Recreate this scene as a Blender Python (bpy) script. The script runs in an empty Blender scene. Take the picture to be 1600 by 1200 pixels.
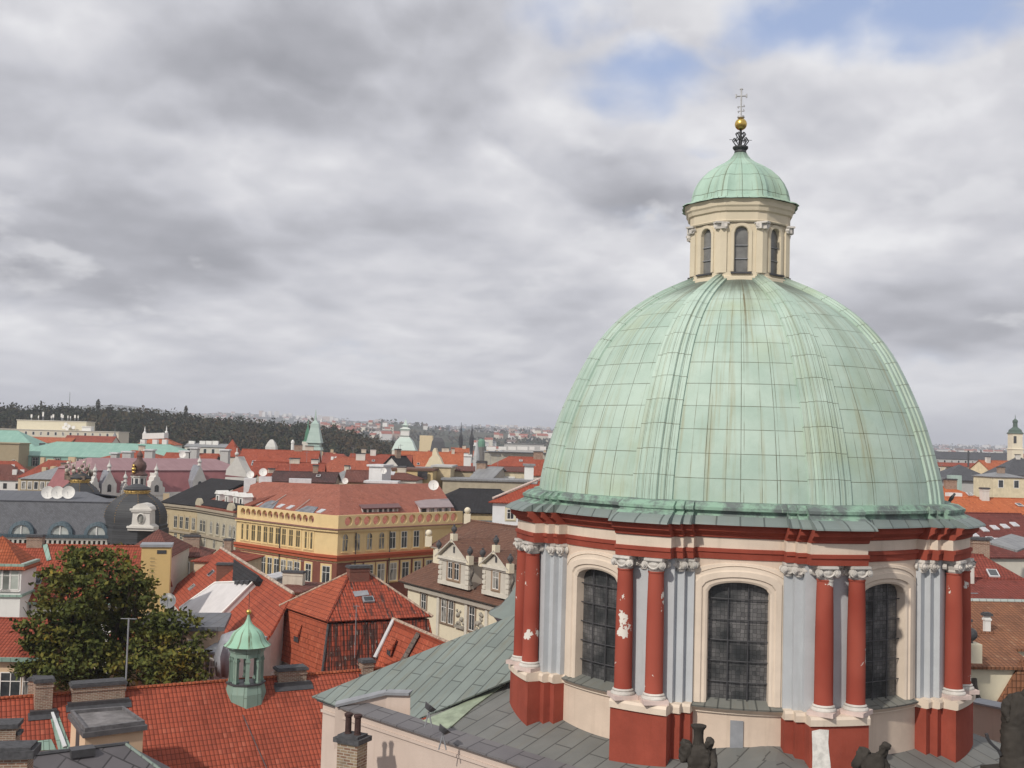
import bpy, bmesh, math, random
from mathutils import Vector, Matrix, noise as mnoise
R = math.radians
C = bpy.context.scene.collection
scene = bpy.context.scene

# ------------------------------------------------------------------ camera
EYE = 32.0
FPX, PITCH, ROLL = 1700.0, R(3.03), R(1.6)
FWD = Vector((0, math.cos(PITCH), math.sin(PITCH)))
_u0 = Vector((0, -math.sin(PITCH), math.cos(PITCH))); _r0 = Vector((1, 0, 0))
RGT = _r0*math.cos(ROLL) + _u0*math.sin(ROLL)
UPV = -_r0*math.sin(ROLL) + _u0*math.cos(ROLL)
cam_d = bpy.data.cameras.new('camera'); cam = bpy.data.objects.new('camera', cam_d); C.objects.link(cam)
cam_d.sensor_width = 36.0; cam_d.lens = 36.0*FPX/1600.0
cam_d.clip_start = 0.5; cam_d.clip_end = 40000
m4 = Matrix((RGT, UPV, -FWD)).transposed().to_4x4(); m4.translation = (0, 0, EYE)
cam.matrix_world = m4
scene.camera = cam

# ------------------------------------------------------------------ light and sky
scene.view_settings.view_transform = 'Standard'; scene.view_settings.look = 'None'
scene.view_settings.exposure = 0.0; scene.view_settings.gamma = 1.0
SUN_EL, SUN_AZ = R(38), R(-142)          # azimuth from +Y towards +X: the sun stands behind the camera, to the left
sun_dir = Vector((math.sin(SUN_AZ)*math.cos(SUN_EL), math.cos(SUN_AZ)*math.cos(SUN_EL), math.sin(SUN_EL)))
sd = bpy.data.lights.new('sun', 'SUN'); so = bpy.data.objects.new('sun', sd); C.objects.link(so)
sd.energy = 3.0; sd.angle = R(2.0); sd.color = (1.0, 0.93, 0.83)
so.rotation_euler = (-sun_dir).to_track_quat('-Z', 'Y').to_euler()

def pray(px, py):
    return (FWD + RGT*((px-800)/FPX) + UPV*((600-py)/FPX))

def N(nt, typ, ins=None, **attrs):
    n = nt.nodes.new(typ)
    for k, v in attrs.items(): setattr(n, k, v)
    for k, v in (ins or {}).items():
        if hasattr(v, 'is_output'): nt.links.new(v, n.inputs[k])
        else: n.inputs[k].default_value = v
    return n
def M(nt, op, a, b=None, c=None, clamp=False):
    ins = {0: a}
    if b is not None: ins[1] = b
    if c is not None: ins[2] = c
    return N(nt, 'ShaderNodeMath', ins, operation=op, use_clamp=clamp).outputs[0]
def VM(nt, op, a, b=None):
    ins = {0: a}
    if b is not None: ins[1] = b
    return N(nt, 'ShaderNodeVectorMath', ins, operation=op)
def MIX(nt, f, a, b, blend='MIX'):
    n = nt.nodes.new('ShaderNodeMix'); n.data_type = 'RGBA'; n.blend_type = blend
    for i, v in ((0, f), (6, a), (7, b)):
        if hasattr(v, 'is_output'): nt.links.new(v, n.inputs[i])
        elif i == 0: n.inputs[0].default_value = v
        else: n.inputs[i].default_value = (*v[:3], 1)
    return n.outputs[2]
def SM(nt, x, lo, hi):
    n = nt.nodes.new('ShaderNodeMapRange'); n.interpolation_type = 'SMOOTHSTEP'
    if hasattr(x, 'is_output'): nt.links.new(x, n.inputs[0])
    else: n.inputs[0].default_value = x
    n.inputs[1].default_value = lo; n.inputs[2].default_value = hi
    return n.outputs[0]
def NOISE(nt, vec, scale, detail=3, rough=.55, dist=0.0):
    return N(nt, 'ShaderNodeTexNoise', {'Vector': vec, 'Scale': scale, 'Detail': detail, 'Roughness': rough, 'Distortion': dist}).outputs[0]

world = bpy.data.worlds.new("World"); scene.world = world; world.use_nodes = True
def build_world():
    nt = world.node_tree; nt.nodes.clear()
    out = N(nt, 'ShaderNodeOutputWorld'); bg = N(nt, 'ShaderNodeBackground')
    nt.links.new(bg.outputs[0], out.inputs[0])
    sky = N(nt, 'ShaderNodeTexSky', sky_type='NISHITA'); sky.sun_disc = False
    sky.sun_elevation = SUN_EL; sky.sun_rotation = SUN_AZ; sky.altitude = 250; sky.dust_density = 1.5
    skyc = N(nt, 'ShaderNodeVectorMath', {0: sky.outputs[0], 'Scale': 0.12}, operation='SCALE').outputs[0]
    skyc = MIX(nt, .6, skyc, (.47, .56, .82))
    d = N(nt, 'ShaderNodeTexCoord').outputs['Generated']
    dn = VM(nt, 'NORMALIZE', d).outputs[0]
    sx = N(nt, 'ShaderNodeSeparateXYZ', {0: dn})
    z = M(nt, 'MAXIMUM', sx.outputs[2], 0.0)
    lz = M(nt, 'MULTIPLY', M(nt, 'LOGARITHM', M(nt, 'ADD', z, .11), math.e), .62)   # rows of cloud close up towards the horizon
    p = N(nt, 'ShaderNodeCombineXYZ', {0: sx.outputs[0], 1: sx.outputs[1], 2: lz}).outputs[0]
    wv = N(nt, 'ShaderNodeTexNoise', {'Vector': p, 'Scale': 6.0, 'Detail': 4}).outputs['Color']
    def field(v, det):
        f = NOISE(nt, v, 3.3, det, .47, .0)
        bl = M(nt, 'ABSOLUTE', M(nt, 'SUBTRACT', M(nt, 'MULTIPLY', NOISE(nt, v, 4.8, det, .47, .0), 2.0), 1.0))
        return M(nt, 'ADD', M(nt, 'MULTIPLY', f, .85), M(nt, 'MULTIPLY', bl, .60))
    def sc(k): return VM(nt, 'ADD', p, (0, 0, k)).outputs[0]
    n0 = field(p, 6); n1 = field(sc(.09), 3); n2 = field(sc(.022), 6)
    rel = M(nt, 'SUBTRACT', n0, n1); relf = M(nt, 'SUBTRACT', n0, n2)
    def blob(px, py, rad):
        v = pray(px, py).normalized()
        w = VM(nt, 'ADD', dn, VM(nt, 'MULTIPLY', VM(nt, 'SUBTRACT', wv, (.5, .5, .5)).outputs[0], (.11, .11, .11)).outputs[0]).outputs[0]
        dl = VM(nt, 'SUBTRACT', w, tuple(v)).outputs[0]
        dl = VM(nt, 'MULTIPLY', dl, (1, 1, 1.9)).outputs[0]
        return SM(nt, VM(nt, 'LENGTH', dl).outputs['Value'], rad, rad*.15)
    def group(L):
        g = None
        for (x, y, rd, s) in L:
            b = M(nt, 'MULTIPLY', blob(x, y, rd), s); g = b if g is None else M(nt, 'MAXIMUM', g, b)
        return g
    gap = group(((1000, 140, .13, 1.0), (870, 30, .10, .8), (1270, 40, .13, 1.0), (1440, 0, .16, 1.0), (1080, 235, .06, .8), (1160, 100, .08, .5), (1590, 30, .08, .8)))
    dark = group(((150, 215, .26, 1.0), (480, 150, .22, .95), (620, 200, .12, .7), (60, 260, .2, .9), (330, 380, .16, .75), (760, 385, .17, .6), (950, 370, .12, .6), (1530, 370, .16, .65), (300, 50, .16, .35), (700, 60, .1, .6), (1290, 150, .10, .35), (480, 470, .2, .4), (250, 470, .12, .5)))
    bright = group(((380, 215, .07, .7), (250, 320, .09, .8), (560, 270, .12, .7), (860, 160, .10, .6), (1050, 265, .08, 1.0), (1410, 415, .08, 1.0), (90, 120, .14, .5), (620, 495, .07, .5), (1330, 100, .10, .6), (1170, 40, .10, .6), (1270, 380, .08, .7), (850, 250, .1, .4), (1450, 160, .12, .5)))
    elev = sx.outputs[2]
    cov = SM(nt, M(nt, 'SUBTRACT', M(nt, 'ADD', n0, .25), M(nt, 'MULTIPLY', gap, .44)), .30, .62)
    # thick cores are grey, thin rims catch the sun; the upper side of each bank is brighter than its base
    sh = M(nt, 'SUBTRACT', .54, M(nt, 'MULTIPLY', M(nt, 'SUBTRACT', n0, .60), 1.5))
    sh = M(nt, 'ADD', sh, M(nt, 'MULTIPLY', rel, 1.25))
    sh = M(nt, 'ADD', sh, M(nt, 'MULTIPLY', relf, 1.7))
    sh = M(nt, 'SUBTRACT', sh, M(nt, 'MULTIPLY', dark, .30))
    sh = M(nt, 'ADD', sh, M(nt, 'MULTIPLY', bright, .20), clamp=True)
    ramp = N(nt, 'ShaderNodeValToRGB', {0: sh})
    e = ramp.color_ramp.elements
    e[0].position = 0.0; e[0].color = (.33, .335, .37, 1)
    e[1].position = 1.0; e[1].color = (.86, .86, .88, 1)
    for pos, c in ((.3, (.44, .445, .485)), (.55, (.58, .585, .63)), (.8, (.72, .72, .755))):
        q = ramp.color_ramp.elements.new(pos); q.color = (*c, 1)
    # a nearer layer of puffs with sharp sunlit tops and greyer bodies
    q = VM(nt, 'ADD', p, (7.3, 2.1, .4)).outputs[0]
    def puff(v): return M(nt, 'ADD', M(nt, 'MULTIPLY', NOISE(nt, v, 2.6, 9, .56, .0), .7), M(nt, 'MULTIPLY', M(nt, 'ABSOLUTE', M(nt, 'SUBTRACT', M(nt, 'MULTIPLY', NOISE(nt, v, 5.5, 6, .5, .0), 2.0), 1.0)), .5))
    nb = puff(q); nbu = puff(VM(nt, 'ADD', q, (0, 0, .05)).outputs[0])
    mb_ = SM(nt, nb, .455, .53); upm = SM(nt, nbu, .43, .60)
    lit = M(nt, 'MULTIPLY', mb_, M(nt, 'SUBTRACT', 1.0, upm)); body = M(nt, 'MULTIPLY', mb_, upm)
    cc = MIX(nt, M(nt, 'MULTIPLY', lit, .60), ramp.outputs[0], (.80, .80, .825))
    cc = MIX(nt, M(nt, 'MULTIPLY', body, .30), cc, (.40, .40, .45))
    cov = M(nt, 'MAXIMUM', cov, M(nt, 'MULTIPLY', mb_, M(nt, 'SUBTRACT', 1.0, M(nt, 'MULTIPLY', gap, .75))))
    col = MIX(nt, cov, skyc, cc)
    hz = M(nt, 'SUBTRACT', 1.0, SM(nt, elev, -.01, .10))
    col = MIX(nt, M(nt, 'MULTIPLY', hz, .62), col, (.555, .565, .62))
    nt.links.new(col, bg.inputs[0]); bg.inputs[1].default_value = 1.0
build_world()

# ------------------------------------------------------------------ pixel to point helpers (they only locate things)
def ray(px, py):
    return FWD + RGT*((px-800)/FPX) + UPV*((600-py)/FPX)
def at(px, py, Y):
    d = ray(px, py); t = Y/d.y; return Vector((d.x*t, Y, EYE+d.z*t))
def atz(px, py, z):
    d = ray(px, py); t = (z-EYE)/d.z; return Vector((d.x*t, d.y*t, z))
def onp(px, py, P, n, off=0.0):
    d = ray(px, py); o = Vector((0, 0, EYE)); n = n.normalized()
    t = ((P+n*off)-o).dot(n)/d.dot(n); return o+d*t
def toz(px, py, Y): return at(px, py, Y).z

# ------------------------------------------------------------------ mesh builder
WORLD = {}
class MB:
    def __init__(s): s.v, s.f, s.m, s.uv, s.T = [], [], [], [], None
    def p(s, q):
        q = Vector(q); q = s.T @ q if s.T else q
        s.v.append(q); return len(s.v)-1
    def face(s, pts, m=0, uv=None):
        idx = [s.p(q) for q in pts]; s.f.append(idx); s.m.append(m); s.uv.append(uv)
    def idxface(s, idx, m=0, uv=None): s.f.append(list(idx)); s.m.append(m); s.uv.append(uv)
    def hexa(s, b, t, m=0, mt=None):          # bottom and top rings of points
        n = len(b)
        for i in range(n):
            j = (i+1) % n; s.face([b[i], b[j], t[j], t[i]], m)
        s.face(list(reversed(b)), m); s.face(t, m if mt is None else mt)
    def box(s, c, d, rz=0, m=0, mt=None):     # centre of the base, size
        cs, sn = math.cos(rz), math.sin(rz); x, y, z = d[0]/2, d[1]/2, d[2]
        r = [(c[0]+a*cs-b*sn, c[1]+a*sn+b*cs) for a, b in ((-x, -y), (x, -y), (x, y), (-x, y))]
        s.hexa([(a, b, c[2]) for a, b in r], [(a, b, c[2]+z) for a, b in r], m, mt)
    def prism(s, poly, z0, z1, m=0, mt=None):
        a = sum(poly[i][0]*poly[(i+1) % len(poly)][1]-poly[(i+1) % len(poly)][0]*poly[i][1] for i in range(len(poly)))
        if a < 0: poly = list(reversed(poly))
        s.hexa([(q[0], q[1], z0) for q in poly], [(q[0], q[1], z1) for q in poly], m, mt)
    def slab(s, pts, t, m=0, me=None):        # a sheet with thickness below it
        pts = [Vector(q) for q in pts]; n = Vector((0, 0, 0))
        for i in range(len(pts)):
            a, b = pts[i], pts[(i+1) % len(pts)]; n += a.cross(b)
        n.normalize()
        if n.z < -.02: pts.reverse(); n = -n
        lo = [q-n*t for q in pts]
        s.face(pts, m); s.face(list(reversed(lo)), m if me is None else me)
        for i in range(len(pts)):
            j = (i+1) % len(pts); s.face([lo[i], lo[j], pts[j], pts[i]], m if me is None else me)
    def lathe(s, prof, n=24, c=(0, 0, 0), m=0, ph=0.0, a0=0.0, a1=2*math.pi, rf=None):
        full = abs(a1-a0-2*math.pi) < 1e-6; k = n if full else n+1
        ids = []; L = [0]
        for i in range(1, len(prof)): L.append(L[-1]+math.hypot(prof[i][0]-prof[i-1][0], prof[i][1]-prof[i-1][1]))
        for r, z in prof:
            row = []
            for i in range(k):
                a = a0+(a1-a0)*i/n+ph; rr = r*(rf(a) if rf else 1)
                row.append(s.p((c[0]+rr*math.cos(a), c[1]+rr*math.sin(a), c[2]+z)))
            ids.append(row)
        for j in range(len(prof)-1):
            for i in range(n):
                i2 = (i+1) % k
                s.idxface([ids[j][i], ids[j][i2], ids[j+1][i2], ids[j+1][i]], m,
                          [(i/n, L[j]), ((i+1)/n, L[j]), ((i+1)/n, L[j+1]), (i/n, L[j+1])])
        if full and prof[-1][0] > 1e-4: s.idxface(ids[-1], m)
        if full and prof[0][0] > 1e-4: s.idxface(list(reversed(ids[0])), m)
    def tube(s, a, b, r, n=6, m=0, r2=None):
        a, b = Vector(a), Vector(b); d = (b-a).normalized()
        u = d.cross(Vector((0, 0, 1)) if abs(d.z) < .9 else Vector((1, 0, 0))).normalized(); w = d.cross(u)
        r2 = r if r2 is None else r2
        A = [a+(u*math.cos(2*math.pi*i/n)+w*math.sin(2*math.pi*i/n))*r for i in range(n)]
        B = [b+(u*math.cos(2*math.pi*i/n)+w*math.sin(2*math.pi*i/n))*r2 for i in range(n)]
        for i in range(n):
            j = (i+1) % n; s.face([A[i], A[j], B[j], B[i]], m)
        s.face(list(reversed(A)), m); s.face(B, m)
    def ball(s, c, r, n=12, m=0, sz=1.0):
        s.lathe([(max(1e-5, r*math.sin(math.pi*i/n)), -r*sz*math.cos(math.pi*i/n)) for i in range(n+1)], n*2 if n > 5 else 8, c, m)
    def build(s, name, mats, parent=None, smooth=False, base=None, weld=None, sharp=40):
        if not isinstance(mats, (list, tuple)): mats = [mats]
        if parent is not None: off = WORLD[parent.name]
        elif base is not None: off = Vector(base)
        else:
            lo = min(q.z for q in s.v); off = Vector((sum(q.x for q in s.v)/len(s.v), sum(q.y for q in s.v)/len(s.v), lo))
        me = bpy.data.meshes.new(name)
        me.from_pydata([tuple(q-off) for q in s.v], [], s.f)
        for mt in mats: me.materials.append(mt)
        me.polygons.foreach_set('material_index', s.m)
        uvl = me.uv_layers.new(name='UVMap'); flat = []
        for f, uv in zip(s.f, s.uv):
            if uv is None:
                q = [s.v[i] for i in f]; n = Vector((0, 0, 0))
                for i in range(len(q)): n += (q[i]-q[0]).cross(q[(i+1) % len(q)]-q[0])
                n = n.normalized() if n.length > 1e-12 else Vector((0, 0, 1))
                u = Vector((-n.y, n.x, 0)); u = u.normalized() if u.length > .02 else Vector((1, 0, 0))
                w = n.cross(u)
                for a in q: flat += [a.dot(u), a.dot(w)]
            else:
                for a in uv: flat += [a[0], a[1]]
        uvl.data.foreach_set('uv', flat)
        if smooth or weld:
            bm = bmesh.new(); bm.from_mesh(me)
            bmesh.ops.remove_doubles(bm, verts=bm.verts, dist=weld or 1e-4)
            bm.to_mesh(me); bm.free()
            if smooth:
                me.polygons.foreach_set('use_smooth', [True]*len(me.polygons))
                me.set_sharp_from_angle(angle=R(sharp))
        me.update()
        o = bpy.data.objects.new(name, me); C.objects.link(o)
        if parent is not None: o.parent = parent; WORLD[o.name] = WORLD[parent.name]
        else: o.location = off; WORLD[o.name] = off
        return o

def tag(o, label=None, cat=None, group=None, kind=None):
    if label: o['label'] = label
    if cat: o['category'] = cat
    if group: o['group'] = group
    if kind: o['kind'] = kind
    return o
def thing(name, label, cat, loc, group=None):
    o = bpy.data.objects.new(name, None); C.objects.link(o); o.location = loc; o.empty_display_size = .2
    WORLD[o.name] = Vector(loc)
    return tag(o, label, cat, group)
def children_of(o): return [x for x in bpy.data.objects if x.parent == o]
def copy_tree(o, parent=None):
    c = o.copy(); C.objects.link(c)
    if parent is not None: c.parent = parent
    for ch in children_of(o): copy_tree(ch, c)
    return c

# ------------------------------------------------------------------ materials
_mc = {}
def base_mat(name, rough=.85, spec=.25, metal=0.0):
    m = bpy.data.materials.new(name); m.use_nodes = True; nt = m.node_tree
    b = nt.nodes['Principled BSDF']; b.inputs['Roughness'].default_value = rough
    b.inputs['Specular IOR Level'].default_value = spec; b.inputs['Metallic'].default_value = metal
    return m, nt, b
def sc3(c, k): return tuple(min(1, x*k) for x in c)
def stucco(c, name='stucco', var=.16, dirt=.25, rough=.9):
    k = ('st', c, var, dirt)
    if k in _mc: return _mc[k]
    m, nt, b = base_mat(name, rough, .2)
    g = N(nt, 'ShaderNodeNewGeometry').outputs['Position']
    n1 = NOISE(nt, g, .9, 5, .65); n2 = NOISE(nt, VM(nt, 'MULTIPLY', g, (3.0, 3.0, .25)).outputs[0], 1.2, 4, .6)
    col = MIX(nt, SM(nt, n1, .25, .75), sc3(c, 1-var), sc3(c, 1+var*.6))
    col = MIX(nt, M(nt, 'MULTIPLY', SM(nt, n2, .52, .8), dirt), col, sc3((c[0]*.55, c[1]*.52, c[2]*.48), 1))
    nt.links.new(col, b.inputs['Base Color'])
    bp = N(nt, 'ShaderNodeBump', {'Strength': .25, 'Distance': .02, 'Height': NOISE(nt, g, 14, 3)})
    nt.links.new(bp.outputs[0], b.inputs['Normal'])
    _mc[k] = m; return m
def tiles(c, c2=None, w=.24, h=.36, soot=0.0, moss=.15, name='roof_tile', bump=1.0, sootscale=.25):
    k = ('ti', c, c2, w, h, soot, moss, bump, sootscale)
    if k in _mc: return _mc[k]
    m, nt, b = base_mat(name, .85, .2)
    uv = N(nt, 'ShaderNodeUVMap').outputs[0]
    s = N(nt, 'ShaderNodeSeparateXYZ', {0: uv}); u = M(nt, 'DIVIDE', s.outputs[0], w); v = M(nt, 'DIVIDE', s.outputs[1], h)
    fu, fv = M(nt, 'FRACT', u), M(nt, 'FRACT', v)
    idv = N(nt, 'ShaderNodeCombineXYZ', {0: M(nt, 'FLOOR', u), 1: M(nt, 'FLOOR', v), 2: 0.0}).outputs[0]
    wn = N(nt, 'ShaderNodeTexWhiteNoise', {'Vector': idv}, noise_dimensions='2D').outputs[0]
    g = N(nt, 'ShaderNodeNewGeometry').outputs['Position']
    big = NOISE(nt, g, .35, 5, .6); med = NOISE(nt, g, 2.0, 4, .6)
    c2 = c2 or sc3(c, .62)
    f = M(nt, 'ADD', M(nt, 'MULTIPLY', wn, .45), M(nt, 'MULTIPLY', SM(nt, big, .3, .75), .55))
    col = MIX(nt, f, sc3(c, 1.14), c2)
    col = MIX(nt, M(nt, 'MULTIPLY', M(nt, 'GREATER_THAN', wn, .945), .55), col, (min(1, c[0]*1.35), c[1]*1.7, c[2]*1.9))
    col = MIX(nt, M(nt, 'MULTIPLY', M(nt, 'LESS_THAN', wn, .05), .5), col, sc3(c, .4))
    col = MIX(nt, M(nt, 'MULTIPLY', SM(nt, NOISE(nt, VM(nt, 'MULTIPLY', uv, (1.0, .22, 1)).outputs[0], .9, 5, .65), .48, .75), .35), col, sc3(c, .5))
    col = MIX(nt, M(nt, 'MULTIPLY', SM(nt, med, .55, .8), moss), col, (.12, .085, .06))
    if soot > 0:
        st = NOISE(nt, VM(nt, 'MULTIPLY', uv, (6.0, .24, 1)).outputs[0], sootscale*4, 5, .7)
        sm_ = M(nt, 'MULTIPLY', SM(nt, M(nt, 'ADD', M(nt, 'MULTIPLY', st, .85), M(nt, 'MULTIPLY', wn, .10)), .62-soot*.24, .70-soot*.24), .92)
        col = MIX(nt, sm_, col, (.035, .03, .028))
        pale = M(nt, 'MULTIPLY', M(nt, 'GREATER_THAN', NOISE(nt, VM(nt, 'MULTIPLY', uv, (8, 1.2, 1)).outputs[0], 1.0, 2), .66), M(nt, 'MULTIPLY', sm_, .75))
        col = MIX(nt, pale, col, (.42, .40, .36))
    gap = M(nt, 'MAXIMUM', M(nt, 'GREATER_THAN', fv, .86), M(nt, 'GREATER_THAN', fu, .84))
    col = MIX(nt, M(nt, 'MULTIPLY', gap, .62), col, sc3(c, .18))
    nt.links.new(col, b.inputs['Base Color'])
    hgt = M(nt, 'ADD', M(nt, 'SINE', M(nt, 'MULTIPLY', fu, math.pi)), M(nt, 'SUBTRACT', 1.0, fv))
    bp = N(nt, 'ShaderNodeBump', {'Strength': .7*bump, 'Distance': .05, 'Height': hgt})
    nt.links.new(bp.outputs[0], b.inputs['Normal'])
    _mc[k] = m; return m
def sheet_metal(c, c2, w=.6, rough=.55, name='sheet_metal', stain=.3, length=2.2, seamk=.35):
    k = ('sh', c, c2, w, rough, stain, length)
    if k in _mc: return _mc[k]
    m, nt, b = base_mat(name, rough, .35)
    uv = N(nt, 'ShaderNodeUVMap').outputs[0]
    br = N(nt, 'ShaderNodeTexBrick', {'Vector': N(nt, 'ShaderNodeVectorRotate', {'Vector': uv, 'Angle': math.pi/2}, rotation_type='Z_AXIS').outputs[0],
         'Color1': (0, 0, 0, 1), 'Color2': (1, 1, 1, 1), 'Mortar': (.5, .5, .5, 1), 'Scale': 1.0, 'Mortar Size': .026, 'Mortar Smooth': .2, 'Bias': 0.0,
         'Brick Width': length, 'Row Height': w}); br.offset = .37; br.offset_frequency = 2
    g = N(nt, 'ShaderNodeNewGeometry').outputs['Position']
    n1 = NOISE(nt, g, .5, 5, .65)
    f = M(nt, 'ADD', M(nt, 'MULTIPLY', N(nt, 'ShaderNodeSeparateColor', {0: br.outputs[0]}).outputs[0], .4), M(nt, 'MULTIPLY', SM(nt, n1, .3, .72), .6))
    col = MIX(nt, f, c, c2)
    st = NOISE(nt, VM(nt, 'MULTIPLY', uv, (2.5, .25, 1)).outputs[0], 1.3, 5, .65)
    col = MIX(nt, M(nt, 'MULTIPLY', SM(nt, st, .5, .75), stain), col, (.16, .13, .075))
    col = MIX(nt, M(nt, 'MULTIPLY', br.outputs['Fac'], .75), col, sc3(c, seamk))
    nt.links.new(col, b.inputs['Base Color'])
    bp = N(nt, 'ShaderNodeBump', {'Strength': .6, 'Distance': .03, 'Height': br.outputs['Fac']})
    nt.links.new(bp.outputs[0], b.inputs['Normal'])
    _mc[k] = m; return m
def brick_mat(c=(.24, .12, .08), c2=(.30, .20, .14), mortar=(.42, .38, .32)):
    k = ('br', c, c2)
    if k in _mc: return _mc[k]
    m, nt, b = base_mat('brick', .9, .2)
    uv = N(nt, 'ShaderNodeUVMap').outputs[0]
    br = N(nt, 'ShaderNodeTexBrick', {'Vector': uv, 'Color1': (*c, 1), 'Color2': (*c2, 1), 'Mortar': (*mortar, 1), 'Scale': 1.0, 'Mortar Size': .014, 'Brick Width': .28, 'Row Height': .095, 'Bias': -.1})
    g = N(nt, 'ShaderNodeNewGeometry').outputs['Position']
    n1 = NOISE(nt, g, 2.2, 5, .7)
    col = MIX(nt, M(nt, 'MULTIPLY', SM(nt, n1, .45, .75), .5), br.outputs[0], (.09, .07, .055))
    nt.links.new(col, b.inputs['Base Color'])
    bp = N(nt, 'ShaderNodeBump', {'Strength': .5, 'Distance': .015, 'Height': M(nt, 'SUBTRACT', 1.0, br.outputs['Fac'])})
    nt.links.new(bp.outputs[0], b.inputs['Normal'])
    _mc[k] = m; return m
def plain(c, rough=.6, spec=.3, metal=0.0, var=.15, scale=3.0, name='paint'):
    k = ('pl', c, rough, spec, metal, var, scale)
    if k in _mc: return _mc[k]
    m, nt, b = base_mat(name, rough, spec, metal)
    g = N(nt, 'ShaderNodeNewGeometry').outputs['Position']
    col = MIX(nt, SM(nt, NOISE(nt, g, scale, 4, .6), .25, .75), sc3(c, 1-var), sc3(c, 1+var))
    nt.links.new(col, b.inputs['Base Color'])
    _mc[k] = m; return m
def slate(c, w=.35, h=.3, name='slate'):
    k = ('sl', c, w, h)
    if k in _mc: return _mc[k]
    m, nt, b = base_mat(name, .6, .35)
    uv = N(nt, 'ShaderNodeUVMap').outputs[0]
    br = N(nt, 'ShaderNodeTexBrick', {'Vector': N(nt, 'ShaderNodeVectorRotate', {'Vector': uv, 'Angle': R(40)}, rotation_type='Z_AXIS').outputs[0],
         'Color1': (*sc3(c, .85), 1), 'Color2': (*sc3(c, 1.2), 1), 'Mortar': (*sc3(c, .35), 1), 'Scale': 1.0, 'Mortar Size': .012*w/.35, 'Brick Width': w, 'Row Height': h})
    g = N(nt, 'ShaderNodeNewGeometry').outputs['Position']
    col = MIX(nt, M(nt, 'MULTIPLY', SM(nt, NOISE(nt, g, .6, 5, .65), .35, .8), .45), br.outputs[0], sc3(c, 1.5))
    nt.links.new(col, b.inputs['Base Color'])
    bp = N(nt, 'ShaderNodeBump', {'Strength': .35, 'Distance': .02, 'Height': M(nt, 'SUBTRACT', 1.0, br.outputs['Fac'])})
    nt.links.new(bp.outputs[0], b.inputs['Normal'])
    _mc[k] = m; return m

def glass_mat():
    m, nt, b = base_mat('window_glass', .12, .6)
    rd = N(nt, 'ShaderNodeObjectInfo').outputs['Random']; g = N(nt, 'ShaderNodeNewGeometry').outputs['Position']
    col = MIX(nt, SM(nt, NOISE(nt, g, .8, 3), .3, .7), (.022, .026, .03), (.06, .066, .07))
    cur = M(nt, 'MULTIPLY', M(nt, 'GREATER_THAN', rd, .62), SM(nt, NOISE(nt, VM(nt, 'MULTIPLY', g, (2.2, 2.2, .5)).outputs[0], 1.0, 2), .38, .55))
    nt.links.new(MIX(nt, cur, col, (.33, .32, .29)), b.inputs['Base Color']); return m
GLASS = glass_mat()
WHITE = plain((.72, .71, .68), .6, .3, 0, .08, 2, 'white_paint')
DKMETAL = plain((.055, .055, .06), .5, .4, 0, .2, 4, 'dark_metal')
GREYMETAL = plain((.26, .27, .29), .5, .4, 0, .15, 2, 'grey_metal')
PALEMETAL = plain((.60, .61, .62), .45, .4, 0, .1, 2, 'pale_metal')
GOLD = plain((.62, .43, .12), .32, .5, .85, .12, 6, 'gilding')
BRICK = brick_mat()
CAP = plain((.075, .075, .08), .8, .2, 0, .3, 6, 'sooty_stone')
ORANGE = tiles((.37, .098, .045)); RED = tiles((.34, .075, .038)); BROWN = tiles((.19, .085, .055), (.12, .06, .045))
DKROOF = tiles((.035, .033, .035), (.022, .021, .023), moss=.05)
HAZE_D = 0.00015
# ================================================================== the domed church
AX = at(1149, 700, 40); AX.z = 0
TH = math.atan2(AX.x, AX.y); PHI0 = 1.4
_c = Vector((-math.sin(TH), -math.cos(TH), 0)); _g = Vector((math.cos(TH), -math.sin(TH), 0))
def cyl(phi, r, z):
    a = R(phi+PHI0); v = AX+(_c*math.cos(a)+_g*math.sin(a))*r; return Vector((v.x, v.y, z))
PIERS = [22, 63.6, 116.4, 158, -158, -116.4, -63.6, -22]
WINS = [0, 39.3, 90, 140.7, 180, -140.7, -90, -39.3]
CREAM = stucco((.62, .505, .41), 'cream_plaster', .10, .34)
CREAM2 = stucco((.67, .57, .47), 'pale_cream_plaster', .10, .34)
OXRED = stucco((.295, .066, .043), 'oxide_red_plaster', .2, .45)
GREYP = stucco((.47, .49, .51), 'blue_grey_plaster', .09, .3)
LANTC = stucco((.63, .555, .42), 'ochre_plaster', .08, .2)
STONEW = stucco((.60, .57, .53), 'worn_white_stone', .3, .55)

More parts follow.
